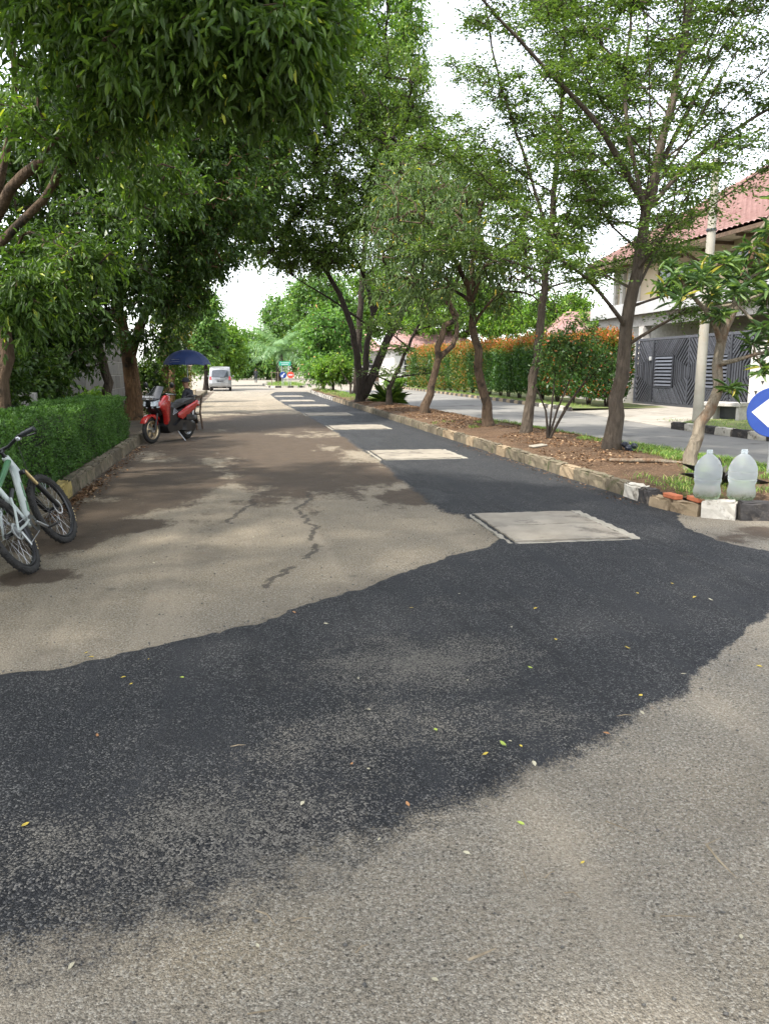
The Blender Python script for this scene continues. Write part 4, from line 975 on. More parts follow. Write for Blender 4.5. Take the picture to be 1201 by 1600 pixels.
def make_tree(key, name, label, leaf, bk, n, L, W, k, m, tl, seed, group=None, mode='round', six=True, droop=.3, shell=.35, r_tip=.008, cat='tree', step=.22, maxr=.05, sides=(12, 5), ground=None, spec=None, wob=.02, thin=1.0, spread=1.0, **kw):
    d = spec or TREES[key]
    limbs = [([tuple(p) for p in pts], a * thin, b * thin) for pts, a, b in d['limbs']]
    p0 = limbs[0][0][0]
    g0 = ground if ground is not None else max(p0[2], 0)
    limbs[0][0][0] = (p0[0], p0[1], g0 - .06)
    org = (p0[0], p0[1], g0)
    t_ = thing(name, label, cat, org, group=group)
    T = Tree(limbs, seed, wob).grow(d['clumps'], n, r_tip, shell, step, maxr=maxr, spread=spread)
    T.wood(org, sides).obj('trunk', M[bk], t_, smooth=True)
    leafed(T, name, M[leaf], t_, org, L, W, k, m, tl, mode, six, droop, **kw)
    return t_

G = 'trees growing in the median strip'
def radiate(key, keep, zlo, zhi, n, L0, L1, seed, lean=(0, 0)):
    """long straight boughs fanning out from the trunk in tiers, with flat leaf sprays all along them"""
    d = TREES[key]; r = np.random.default_rng(seed)
    tr = np.array(d['limbs'][0][0]); limbs = d['limbs'][:keep]; cl = []
    for pts, a, b in limbs[1:]:
        pts = np.array(pts)
        for f in (.45, .7, .95):
            p = np.array([np.interp(f * (len(pts) - 1), range(len(pts)), pts[:, k]) for k in range(3)]); cl.append((*p, .55, .55, .12, 1))
    for i in range(n):
        f = (i + r.random() * .6) / n; z = zlo + (zhi - zlo) * f
        p0 = np.array([np.interp(z, tr[:, 2], tr[:, 0]), np.interp(z, tr[:, 2], tr[:, 1]), z])
        az = i * 2.399 + r.normal(0, .25); el = R(22 + 34 * f + r.normal(0, 5)); L = (L1 + (L0 - L1) * (1 - f)) * r.uniform(.8, 1.15)
        dv = np.array([math.cos(az) * math.cos(el), math.sin(az) * math.cos(el), math.sin(el)])
        P = [p0 + dv * L * t + np.array([0, 0, .10 * L * t * t]) + r.normal(0, .03, 3) * (t > 0) for t in (0, .3, .6, 1.0)]
        limbs = limbs + [([tuple(p) for p in P], .027 * (1.3 - .5 * f), .006)]
        for t in (.32, .5, .68, .86, 1.02):
            p = p0 + dv * L * t + np.array([0, 0, .10 * L * t * t]); w = .30 + .28 * math.sin(math.pi * min(1, t * .8))
            cl.append((p[0], p[1], p[2] + .04, w, w, .07, 1))
    d['limbs'] = limbs; d['clumps'] = cl
radiate('almond_big', 8, 2.7, 8.2, 30, 3.0, 3.6, 301)
radiate('almond_slim', 5, 3.2, 9.6, 30, 2.7, 2.6, 302)
make_tree('almond_big', 'umbrella_tree', 'tall spreading tree with layered fine leaves, nearest straight trunk on the median', 'leaf_fine', 'bark_grey', 2500, .062, .029, 5, 8, .36, 11, G, 'flat', six=False, droop=.1, ground=.2, r_tip=.005, maxr=.02, shell=.1, thin=0.68)
make_tree('almond_slim', 'umbrella_tree', 'slim upright tree with tiered side branches beside the twiggy bare-stemmed shrub', 'leaf_fine', 'bark_grey', 2000, .066, .032, 5, 8, .38, 12, G, 'flat', six=False, droop=.1, ground=.2, r_tip=.005, maxr=.02, shell=.1, thin=0.66)
make_tree('gnarled', 'narrow_leaf_tree', 'gnarled tree with narrow drooping grey-green leaves and shaggy trunk', 'leaf_blue', 'bark_warm', 330, .14, .030, 5, 8, .46, 13, G, 'droop', droop=.6, ground=.2, r_tip=.009, wob=.035, spread=1.65, thin=0.72)
make_tree('looped', 'narrow_leaf_tree', 'crooked tree whose grey-brown trunk forks into a loop', 'leaf_blue', 'bark_warm', 290, .16, .036, 5, 8, .52, 14, G, 'droop', droop=.6, ground=.2, r_tip=.010, wob=.035, spread=1.65, thin=0.72)
make_tree('tier_small', 'umbrella_tree', 'small leaning tree with flat tiers of foliage between the looped and many-stemmed trees', 'leaf_fine', 'bark_dark', 190, .085, .05, 5, 8, .42, 15, G, 'flat', six=False, droop=.1, ground=.2, r_tip=.008)
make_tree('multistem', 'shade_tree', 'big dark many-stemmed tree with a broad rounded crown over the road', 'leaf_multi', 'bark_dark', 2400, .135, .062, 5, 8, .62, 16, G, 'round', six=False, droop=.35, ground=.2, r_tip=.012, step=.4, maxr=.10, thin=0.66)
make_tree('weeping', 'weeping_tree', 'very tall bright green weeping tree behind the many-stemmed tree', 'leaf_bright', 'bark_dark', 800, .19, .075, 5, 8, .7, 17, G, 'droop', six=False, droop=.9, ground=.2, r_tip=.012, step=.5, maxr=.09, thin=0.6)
GL = 'shade trees along the left verge'
make_tree('mango', 'mango_tree', 'near left tree with large glossy hanging leaves and arching bare limbs', 'leaf_mango', 'bark_warm', 1000, .118, .038, 5, 9, .42, 21, GL, 'droop', droop=.38, shell=.15, ground=.14, r_tip=.006, maxr=.028, thin=.64, spread=1.18)
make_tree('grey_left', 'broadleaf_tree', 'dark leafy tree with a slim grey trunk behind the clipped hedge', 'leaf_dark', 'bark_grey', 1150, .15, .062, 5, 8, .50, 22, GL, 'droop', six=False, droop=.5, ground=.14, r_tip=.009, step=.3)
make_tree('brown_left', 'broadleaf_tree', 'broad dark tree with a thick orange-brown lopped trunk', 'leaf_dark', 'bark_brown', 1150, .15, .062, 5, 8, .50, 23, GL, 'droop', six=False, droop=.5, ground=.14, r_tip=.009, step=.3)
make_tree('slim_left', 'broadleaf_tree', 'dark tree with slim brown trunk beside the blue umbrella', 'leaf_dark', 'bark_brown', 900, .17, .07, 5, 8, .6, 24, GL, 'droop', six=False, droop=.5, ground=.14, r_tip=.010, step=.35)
make_tree('feather', 'feathery_tree', 'light green feathery tree whose crown arches high above the road', 'leaf_bright', 'bark_brown', 520, .14, .05, 5, 10, .6, 25, GL, 'flat', six=False, droop=.3, ground=.14, r_tip=.010, step=.4)
GF = 'trees far down the road'
kwf = dict(mode='round', six=False, r_tip=.02, step=.8, maxr=.12, sides=(8, 4), ground=.1)
make_tree('pink_flower', 'flowering_tree', 'light green tree with pinkish flower heads at the far end of the median', 'leaf_pink', 'bark_dark', 330, .26, .11, 4, 7, .8, 31, GF, **kwf)
make_tree('mid_median', 'young_tree', 'low bushy young tree under the pink-flowered tree', 'leaf_bright', 'bark_dark', 150, .20, .09, 4, 7, .5, 32, GF, **kwf)
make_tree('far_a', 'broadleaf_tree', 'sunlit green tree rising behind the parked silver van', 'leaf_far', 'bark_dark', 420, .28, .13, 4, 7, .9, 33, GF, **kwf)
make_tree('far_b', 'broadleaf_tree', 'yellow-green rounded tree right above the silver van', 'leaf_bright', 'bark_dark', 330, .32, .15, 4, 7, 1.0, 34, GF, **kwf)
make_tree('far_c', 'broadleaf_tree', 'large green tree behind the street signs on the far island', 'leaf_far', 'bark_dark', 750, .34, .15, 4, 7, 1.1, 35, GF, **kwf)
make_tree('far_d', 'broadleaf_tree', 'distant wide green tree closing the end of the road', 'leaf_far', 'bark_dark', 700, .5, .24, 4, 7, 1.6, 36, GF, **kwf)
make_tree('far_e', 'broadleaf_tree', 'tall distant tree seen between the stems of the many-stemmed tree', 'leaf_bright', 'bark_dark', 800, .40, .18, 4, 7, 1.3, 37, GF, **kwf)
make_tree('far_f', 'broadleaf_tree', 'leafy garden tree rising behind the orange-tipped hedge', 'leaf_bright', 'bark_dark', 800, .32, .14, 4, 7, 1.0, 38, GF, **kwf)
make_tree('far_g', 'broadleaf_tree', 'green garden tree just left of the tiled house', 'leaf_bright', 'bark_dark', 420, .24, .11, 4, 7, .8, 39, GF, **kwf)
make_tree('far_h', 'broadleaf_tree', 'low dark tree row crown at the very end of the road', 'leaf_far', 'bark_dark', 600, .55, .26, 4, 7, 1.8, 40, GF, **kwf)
# trees standing just outside the picture; their crowns shade the near road
def offtree(base, crown_c, spread, z, seed, lab, n):
    bx, by = base; cx, cy = crown_c
    L = [([(bx, by, .1), (bx + (cx - bx) * .1, by + (cy - by) * .1, z * .35), (bx + (cx - bx) * .5, by + (cy - by) * .5, z * .7), (cx, cy, z)], .24, .07)]
    C = [(cx, cy, z + .2, spread * .6, spread * .6, 1.0, 1.1)]
    for k in range(6):
        a = k * 1.047 + .3; e = (cx + math.cos(a) * spread * .75, cy + math.sin(a) * spread * .75, z - .2 + .3 * (k % 2))
        L.append(([(bx + (cx - bx) * .5, by + (cy - by) * .5, z * .7), ((bx + cx) / 4 + e[0] / 2, (by + cy) / 4 + e[1] / 2, z * .9), e], .10, .03))
        C.append((e[0], e[1], e[2], spread * .48, spread * .48, .8, 1))
    make_tree(None, 'broadleaf_tree', lab, 'leaf_multi', 'bark_grey', n, .15, .07, 5, 8, .6, seed, None, 'round', six=False, droop=.35, ground=.0, r_tip=.010, step=.35, spec=dict(limbs=L, clumps=C))
offtree((-6.2, 4.2), (-4.4, 4.6), 4.6, 8.2, 41, 'broad shade tree on the left verge just outside the picture', 900)
offtree((-6.5, -2.5), (-4.2, -1.8), 3.8, 8.2, 42, 'second shade tree on the left, behind the photographer', 440)
offtree((-9.2, 13.6), (-8.4, 14.4), 3.4, 7.4, 43, 'unseen added shade tree behind the shaded garden wall', 700)  # added out of view to darken the shrubs behind the hedge
offtree((-9.4, 21.0), (-8.6, 20.4), 3.4, 7.6, 44, 'unseen added shade tree behind the tiled boundary wall', 700)  # also added out of view, shades the shrubs along the wall

# ------------------------------------------------------------------ plumeria-like leaning tree with leaf rosettes
d = TREES['plumeria']
org = (6.13, 9.72, .2)
t_ = thing('leaning_tree', 'leaning tree with pale knobbly trunk and long leaf rosettes beside the water bottles', 'tree', org, group=G)
T = Tree([(p, a * .8, b * .8) for p, a, b in d['limbs']], 51, .03)
T.wood(org, (12, 6)).obj('trunk', M['bark_pale'], t_, smooth=True)
ends = [np.array(l[0][-1]) for l in d['limbs']] + [np.array(p) for p in [(6.45, 9.85, 2.35), (7.12, 9.7, 3.2), (6.9, 9.5, 3.4), (6.75, 10.1, 3.1), (5.85, 9.3, 2.75), (5.5, 9.6, 2.65), (6.3, 9.9, 2.95), (6.95, 9.2, 2.2), (6.85, 9.3, 1.6), (7.2, 9.5, 2.7), (6.4, 9.3, 2.6), (6.0, 9.9, 2.85), (6.62, 9.75, 2.75), (7.05, 9.6, 2.45), (6.15, 9.5, 2.55), (6.9, 9.9, 2.95), (6.75, 9.4, 1.95), (6.55, 9.5, 1.35), (5.75, 9.8, 2.95), (5.6, 9.3, 2.5), (6.1, 9.6, 2.75), (6.5, 9.7, 3.0), (6.8, 9.6, 2.75), (7.0, 9.4, 3.05), (7.15, 9.6, 2.9), (7.1, 9.3, 1.95), (7.0, 9.5, 2.6), (6.25, 9.4, 2.3), (7.15, 9.7, 3.5), (6.75, 9.6, 3.2)]]
Pl = []; Dl = []
r_ = np.random.default_rng(5)
for e in ends:
    for q in range(34):
        a = r_.random() * 6.28; el = r_.uniform(-.6, .9)
        Dl.append((math.cos(a) * math.cos(el), math.sin(a) * math.cos(el), math.sin(el))); Pl.append(e + r_.normal(0, .035, 3))
Pl = np.array(Pl); Dl = np.array(Dl); n = len(Pl)
Nn = r_.normal(0, .35, (n, 3)); Nn[:, 2] += 1
leaf_obj('crown', Pl, Dl, Nn, r_.uniform(.14, .27, n), r_.uniform(.030, .050, n), np.where(r_.random(n) < .05, 1, r_.random(n) * .93), M['leaf_plumeria'], t_, org, .2, .22, True, kind='stuff')
mb = MB()
for e in ends[len(d['limbs']):]:
    A = np.array(T.pos); j = int(np.argmin(((A - e) ** 2).sum(1))); q = A[j]
    MB().tube([Vector(q) - Vector(org), Vector((q + e) / 2 + [0, 0, .03]) - Vector(org), Vector(e) - Vector(org)], [.016, .012, .010], 5).obj('branch', M['bark_pale'], t_, smooth=True)

# ------------------------------------------------------------------ twiggy shrub with bare fanned stems
SH = dict(limbs=[([(6.12, 14.7, .1), (6.05, 14.7, .8), (5.75, 14.7, 1.35)], .028, .012), ([(6.14, 14.7, .1), (6.32, 14.75, .8), (6.65, 14.8, 1.6), (6.85, 14.9, 2.3)], .028, .01), ([(6.13, 14.7, .1), (6.45, 14.6, .9), (6.95, 14.5, 1.6)], .026, .01),
                  ([(6.1, 14.7, .1), (6.22, 14.8, .9), (6.35, 15.0, 1.7), (6.4, 15.0, 2.3)], .026, .01), ([(6.15, 14.7, .1), (6.6, 14.7, 1.0), (7.2, 14.7, 1.7)], .024, .01)],
          clumps=[(6.55, 14.8, 1.9, .6, .5, .4, 1), (7.0, 14.7, 1.8, .5, .45, .4, 1), (6.25, 14.9, 2.1, .45, .4, .35, 1), (6.8, 14.8, 2.35, .5, .4, .3, 1), (7.2, 14.7, 1.55, .3, .35, .3, .7), (6.0, 14.8, 1.6, .3, .3, .25, .4)])
make_tree(None, 'fan_stemmed_shrub', 'shrub with bare fanned stems and reddish-green top between two trunks', 'leaf_shrub', 'bark_dark', 130, .075, .034, 4, 7, .22, 52, None, 'round', six=False, ground=.2, r_tip=.004, cat='shrub', spec=SH)
YS = dict(limbs=[([(5.95, 41.5, .1), (5.9, 41.5, .8)], .06, .05), ([(5.9, 41.5, .8), (5.5, 41.5, 1.4), (5.2, 41.5, 2.0)], .04, .01), ([(5.9, 41.5, .8), (6.3, 41.5, 1.3), (6.7, 41.5, 2.2)], .04, .01)],
          clumps=[(5.2, 41.5, 2.1, .5, .5, .3, 1), (6.6, 41.5, 2.2, .4, .4, .3, .6)])
make_tree(None, 'forked_sapling', 'small forked sapling on the grass before the many-stemmed tree', 'leaf_bright', 'bark_grey', 50, .14, .06, 3, 6, .3, 53, None, 'round', six=False, ground=.2, r_tip=.008, cat='sapling', spec=YS)

# spiky tuft at the foot of the big tree
def tuft(name, label, loc, n, h, w, mat, cat, spread=.9, group=None, seed=1):
    r = np.random.default_rng(seed)
    P = np.zeros((n, 3)); P[:, :2] = r.normal(0, .05, (n, 2)); a = r.random(n) * 6.28; el = r.uniform(.25, 1.3, n)
    D = np.stack([np.cos(a) * np.cos(el) * spread, np.sin(a) * np.cos(el) * spread, np.sin(el)], 1)
    N = np.stack([-np.cos(a), -np.sin(a), np.ones(n)], 1)
    o = leaf_obj(name, P, D, N, h * r.uniform(.6, 1.1, n), w, r.random(n), mat, None, (0, 0, 0), .2, .35, True)
    o.location = loc; o['label'] = label; o['category'] = cat
    if group: o['group'] = group
    return o
tuft('spiky_plant', 'dark green grassy clump at the foot of the many-stemmed tree', (6.6, 34.0, .18), 150, 1.0, .045, M['leaf_dark'], 'plant', seed=3)

# ------------------------------------------------------------------ clipped hedge on the left
t_ = thing('clipped_hedge', 'low clipped dark green hedge behind the mossy left kerb', 'hedge', (-2.9, 4.8, .14))
r_ = np.random.default_rng(9)
HX0, HX1, HY0, HY1, HZ = -.52, .50, 0.0, 12.8, .90
def hedge_surface(n):
    # right face, top, far end, near end
    areas = np.array([12.8 * .9 * 1.1, 12.8 * 1.02, .9, .9, 12.8 * .9 * .25]); f = r_.choice(5, n, p=areas / areas.sum())
    u, v = r_.random(n), r_.random(n)
    P = np.zeros((n, 3)); Nn = np.zeros((n, 3))
    Y = HY0 + (HY1 - HY0) * u; X = HX0 + (HX1 - HX0) * u
    k = f == 0; P[k] = np.stack([np.full(k.sum(), HX1), Y[k], v[k] * HZ], 1); Nn[k] = (1, 0, .15)
    k = f == 1; P[k] = np.stack([HX0 + (HX1 - HX0) * v[k], Y[k], np.full(k.sum(), HZ)], 1); Nn[k] = (0, 0, 1)
    k = f == 2; P[k] = np.stack([X[k], np.full(k.sum(), HY1), v[k] * HZ], 1); Nn[k] = (0, 1, .1)
    k = f == 3; P[k] = np.stack([X[k], np.full(k.sum(), HY0), v[k] * HZ], 1); Nn[k] = (0, -1, .1)
    k = f == 4; P[k] = np.stack([np.full(k.sum(), HX0), Y[k], v[k] * HZ], 1); Nn[k] = (-1, 0, .1)
    bulge = (noise2(P[:, 1] * 1.3 + 10, P[:, 2] * 2 + P[:, 0], 4) - .45) * .14 + (noise2(P[:, 1] * 4, P[:, 2] * 4 + P[:, 0] * 3, 8) - .5) * .09
    # rounded shoulder, skirt drawn in a little
    sh = np.clip((P[:, 2] - HZ * .8) / (HZ * .2), 0, 1) * (f != 1); P[:, 0] -= .07 * sh * np.sign(Nn[:, 0])
    P += Nn * (bulge - np.abs(r_.normal(0, .035, n)))[:, None]
    return P, Nn
n = 62000
P, Nn = hedge_surface(n)
D = Nn * .45 + r_.normal(0, .6, (n, 3)); D[:, 2] += .25
N2 = Nn * .7 + r_.normal(0, .45, (n, 3)); N2[:, 2] += .5
tone = noise2(P[:, 1] * 6, P[:, 2] * 6 + P[:, 0] * 6, 12)
leaf_obj('foliage', P, D, N2, r_.uniform(.028, .052, n), r_.uniform(.014, .024, n), .55 * r_.random(n) + .4 * tone, M['leaf_hedge'], t_, (0, 0, 0), .2, .1, False, kind='stuff')
m = MB()
for y in np.arange(.3, 12.7, .42):
    x = r_.normal(0, .1)
    for q in range(5):
        m.tube([(x, y, -.02), (x + r_.normal(0, .12), y + r_.normal(0, .1), .35), (x + r_.normal(0, .24), y + r_.normal(0, .18), .80)], [.016, .011, .005], 5)
m.obj('stems', M['bark_dark'], t_)
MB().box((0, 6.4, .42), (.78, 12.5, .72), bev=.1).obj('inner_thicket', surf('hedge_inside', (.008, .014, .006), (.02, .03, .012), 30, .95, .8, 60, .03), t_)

# ------------------------------------------------------------------ photinia hedge across the side street
GP = 'red-tipped shrubs of the hedge across the side street'
hy = 29.6; idx = 0
ordn = ['nearest the gate', 'second from the gate', 'third from the gate', 'fourth from the gate', 'fifth from the gate', 'sixth from the gate', 'seventh from the gate', 'eighth from the gate', 'ninth from the gate', 'tenth from the gate']
while hy < 64:
    r_ = np.random.default_rng(100 + idx)
    w = .95 + .1 * r_.random(); h = 2.55 + .30 * r_.random() + .008 * (hy - 30); x = 14.75 + r_.normal(0, .06)
    orange = idx >= 9 and idx % 3 != 1
    n = int(6500 if idx < 8 else 4200)
    th = r_.random(n) * 6.283; zz = r_.random(n) ** .85
    low = .26 if not orange else .12
    z = low + (h - low) * zz
    rr = (1 - .35 * np.clip((low + .5 - z) / .6, 0, 1)) * (1 - .15 * np.clip((z - h + .25) / .25, 0, 1))
    rad = (.45 + .55 * r_.random(n) ** .45) * (1 + .22 * (noise2(th * 2, z * 2.2, 200 + idx) - .5))
    P = np.stack([np.cos(th) * rr * rad * .95, np.sin(th) * rr * rad * w, z], 1)
    kt = r_.random(n) < .22; P[kt, 2] = h + r_.normal(0, .16, kt.sum()); P[kt, :2] *= r_.random((kt.sum(), 1)) ** .5
    out = P.copy(); out[:, 2] = .35; D = unit(out) * .55 + r_.normal(0, .5, (n, 3)); D[:, 2] += .55
    N = out * .6 + r_.normal(0, .4, (n, 3)); N[:, 2] += .6
    top = np.clip((P[:, 2] - h + .55 + .3 * (noise2(th * 1.5, z, 300 + idx) - .5)) / .5, 0, 1)
    rnd = .05 + .42 * r_.random(n) + top * (.25 + .38 * r_.random(n))
    if orange: rnd = .12 + .62 * r_.random(n) ** .8 + .2 * top
    if idx < 4: rnd = np.where(r_.random(n) < .10, .75 + .2 * r_.random(n), rnd)
    lab = ('tall green hedge shrub with red tips, %s' % ordn[idx]) if idx < 10 else ('%s columnar hedge shrub, %s from the gate' % ('orange-leaved' if orange else 'green', ['eleventh', 'twelfth', 'thirteenth', 'fourteenth', 'fifteenth', 'sixteenth', 'seventeenth', 'eighteenth', 'nineteenth', 'twentieth', 'twenty-first', 'twenty-second'][idx - 10]))
    t_ = thing('hedge_shrub', lab, 'shrub', (x, hy, .12), group=GP)
    leaf_obj('crown', P, D, N, r_.uniform(.10, .18, n), r_.uniform(.05, .08, n), rnd, M['leaf_photinia'], t_, (0, 0, 0), .2, .12, False, kind='stuff')
    m = MB()
    for q in range(4):
        a = q * 1.57 + idx
        m.tube([(.05 * math.cos(a), .05 * math.sin(a), -.05), (.18 * math.cos(a), .18 * math.sin(a), .9), (.35 * math.cos(a), .35 * math.sin(a), 2.4)], [.035, .028, .012], 5)
    m.obj('stem', M['bark_dark'], t_)
    hy += 1.62 + .12 * r_.random(); idx += 1

# ochre columnar shrub and dark shrubs left
OC = dict(limbs=[([(-3.0, 40, .1), (-3.0, 40, 3.0), (-3.0, 40, 5.6)], .12, .03)], clumps=[(-3.0, 40, z, .75, .75, .7, 1) for z in (1.6, 2.6, 3.5, 4.4)] + [(-2.95, 40, 5.3, .5, .5, .6, .8)])
make_tree(None, 'ochre_column_tree', 'narrow yellow-ochre column tree behind the blue umbrella', 'leaf_ochre', 'bark_dark', 300, .17, .06, 4, 7, .4, 61, None, 'droop', six=False, droop=.6, ground=.14, r_tip=.008, spec=OC)
for q, (x, y, h, w, lab) in enumerate([(-4.6, 15.6, 2.3, .9, 'dark dense shrub behind the near end of the clipped hedge'), (-4.4, 18.6, 2.1, .85, 'dark dense shrub beside the slim grey trunk'), (-5.0, 20.5, 2.4, .8, 'dark dense shrub against the tiled boundary wall'), (-3.2, 18.3, 1.05, .4, 'small light green shrub at the far end of the clipped hedge'), (-2.9, 27.0, 2.0, .55, 'thin dark young tree behind the red scooter'), (-2.75, 34.5, 2.2, .6, 'bright leafy shrub beyond the seated person')]):
    sp = dict(limbs=[([(x, y, .1), (x, y, h * .5), (x + .05, y, h * .9)], .04, .015)], clumps=[(x, y, h * .45, w, w, h * .42, 1), (x, y, h * .75, w * .8, w * .8, h * .3, .8)])
    make_tree(None, 'leafy_shrub', lab, 'leaf_bright' if q in (3, 5) else 'leaf_dark', 'bark_dark', 190, .11, .05, 4, 7, .26, 70 + q, None, 'round', six=False, ground=.14, r_tip=.005, cat='shrub', spec=sp)

# palm far down the road
def palm():
    org = (4.3, 85, .1)
    t_ = thing('palm_tree', 'big arching palm in the middle distance beside the road', 'tree', org)
    MB().tube([(0, 0, -.1), (.1, 0, 1.5), (.2, 0, 3.4)], [.42, .36, .34], 12).obj('trunk', M['bark_dark'], t_, smooth=True)
    r = np.random.default_rng(4)
    for f in range(34):
        az = f * 2.399 + r.normal(0, .1); el = r.uniform(.15, 1.35); L = r.uniform(4.0, 6.2)
        n = 26; t = np.linspace(0, 1, n)
        out = np.array([math.cos(az), math.sin(az), 0])
        drop = (.55 + .7 * (1.35 - el)) * L * .55
        C = np.array([.2, 0, 3.3]) + out[None] * (np.cos(el) * L * t + .25 * L * t ** 2)[:, None] + np.array([0, 0, 1])[None] * (np.sin(el) * L * t - drop * t ** 2.2)[:, None]
        tg = unit(np.gradient(C, axis=0)); sd2 = np.cross(tg, [0, 0, 1.]); sd2 = unit(sd2); upv = np.cross(sd2, tg)
        P = np.concatenate([C, C, C, C]); s_ = np.concatenate([sd2, -sd2, sd2, -sd2]); tt = np.concatenate([tg] * 4)
        D = s_ * .9 + tt * .55 + r.normal(0, .12, P.shape); D[:, 2] -= .45
        N = np.concatenate([upv] * 4) + r.normal(0, .2, P.shape)
        ll = np.concatenate([np.sin(np.pi * (.12 + .85 * t))] * 4) * 1.0
        P = P + tt * r.uniform(0, .2, (len(P), 1))
        o = leaf_obj('frond', P, D, N, ll, .07, np.clip(.3 + .5 * r.random(len(P)) + .2 * math.sin(el), 0, 1), M['leaf_palm'], t_, (0, 0, 0), .1, .3, False, kind='stuff')
palm()

# ------------------------------------------------------------------ grass and litter
r_ = np.random.default_rng(21)
def scatter_grass(name, label, pts, hmin, hmax, per, mat):
    pts = np.repeat(pts, per, 0) + np.concatenate([r_.normal(0, .045, (len(pts) * per, 2)), np.zeros((len(pts) * per, 1))], 1)
    n = len(pts); a = r_.random(n) * 6.28
    D = np.stack([np.cos(a) * .5, np.sin(a) * .5, r_.uniform(.5, 1.2, n)], 1)
    N = np.stack([-np.cos(a), -np.sin(a), np.full(n, .4)], 1)
    leaf_obj(name, pts, D, N, r_.uniform(hmin, hmax, n), r_.uniform(.006, .012, n), r_.random(n), mat, None, (0, 0, 0), .1, .35, False, kind='stuff', label=label, category='grass')
def bed_pts(n, y0, y1, dens, thr):
    y = r_.uniform(y0, y1, n); a, b = med_edge(y); x = a + .08 + (b - a - .1) * r_.random(n)
    k = (noise2(x * 1.6 + 3, y * 1.1, 31) + dens(x, y)) > thr
    x, y = x[k], y[k]
    return np.stack([x, y, bed_z(x, y) - .005], 1)
pn = bed_pts(4200, 7.4, 20, lambda x, y: np.where((y < 10.2), .2, 0) + np.where(x > 6.9, .16, 0) - np.where((x < 5.9) & (y > 10), .16, 0), .66)
scatter_grass('grass', 'green grass tufts on the near end of the median', pn, .05, .15, 9, M['grass'])
pf = bed_pts(2200, 36, 58, lambda x, y: .2 + 0 * x, .6)
scatter_grass('grass', 'thin sunlit grass on the far end of the median', pf, .10, .22, 4, M['grass'])
n = 900; pv = np.stack([r_.uniform(12.0, 16, n), r_.uniform(12, 21, n), np.full(n, .14)], 1); pv = pv[(pv[:, 0] - 12) * .9 < (21.5 - pv[:, 1]) * 2]
scatter_grass('grass', 'short grass behind the black and white kerb by the gate', pv, .05, .12, 6, M['grass'])
n = 700; pv = np.stack([r_.uniform(2.9, 6, n), r_.uniform(71.2, 83, n), np.full(n, .15)], 1)
scatter_grass('grass', 'tall grass on the far traffic island', pv, .2, .6, 5, M['grass'])
n = 700; pv = np.stack([r_.uniform(13.0, 13.9, n) , r_.uniform(28.6, 62, n), np.full(n, .12)], 1); pv[:, 0] += (pv[:, 1] - 28) * .02
scatter_grass('grass', 'grass strip between the hedge and the side street kerb', pv, .08, .22, 5, M['grass'])
def litter(name, label, P, L0, L1, mat=None):
    n = len(P); a = r_.random(n) * 6.28
    D = np.stack([np.cos(a), np.sin(a), r_.normal(0, .18, n)], 1); N = r_.normal(0, .35, (n, 3)); N[:, 2] += 1
    L = r_.uniform(L0, L1, n)
    leaf_obj(name, P, D, N, L, L * r_.uniform(.35, .55, n), r_.random(n), mat or M['litter'], None, (0, 0, 0), .25, .1, False, kind='stuff', label=label, category='leaf litter')
y = r_.uniform(10, 34, 15000); a, b = med_edge(y); x = a + .1 + (b - a - .2) * r_.random(15000)
k = noise2(x * 1.2, y * .8, 40) > .35; x, y = x[k], y[k]
litter('leaf_litter', 'dry brown leaf litter covering the median soil', np.stack([x, y, bed_z(x, y) + .010], 1), .028, .075)
y = np.concatenate([r_.uniform(8.5, 17, 420), r_.normal(10.4, .7, 380)]); x = -2.10 + np.abs(r_.normal(0, .10, len(y)))
litter('leaf_litter', 'brown leaves gathered in the gutter of the left kerb', np.stack([x, y, np.full(len(y), .012)], 1), .03, .07)
y = r_.uniform(8.3, 16, 260); x = 4.72 - np.abs(r_.normal(0, .12, 260))
litter('leaf_litter', 'pale leaf crumbs along the foot of the median kerb', np.stack([x, y, np.full(len(y), .025)], 1), .02, .05)
# loose chippings along the raw edge of the fresh asphalt and over the road
y = r_.uniform(1.2, 9, 15000); x = r_.uniform(-2.2, 5.2, 15000); s_ = poly_sd(x, y, PATCH)
k = ((np.abs(s_ + .04) < .05) & (r_.random(len(x)) < .8)) | (r_.random(len(x)) < .05)
x, y, s_ = x[k], y[k], s_[k]
V = []; Fc = []
for q in range(len(x)):
    c = np.array([x[q], y[q], .016 if s_[q] > -.1 else .003]); sz = r_.uniform(.003, .009)
    p = r_.normal(0, 1, (6, 3)) * .15 + np.array([[1, 0, 0], [-1, 0, 0], [0, 1, 0], [0, -1, 0], [0, 0, .8], [0, 0, -.5]])
    o = len(V); V.extend(c + p * sz)
    Fc.extend([(o + a_, o + b_, o + c_) for a_, b_, c_ in ((0, 2, 4), (2, 1, 4), (1, 3, 4), (3, 0, 4), (2, 0, 5), (1, 2, 5), (3, 1, 5), (0, 3, 5))])
link('loose_chippings', np_mesh('loose_chippings', np.array(V), np.array(Fc)), surf('chipping', (.05, .048, .045), (.15, .14, .125), 40, .9, 0), None, kind='stuff', label='loose dark chippings scattered along the edge of the fresh asphalt', category='gravel')

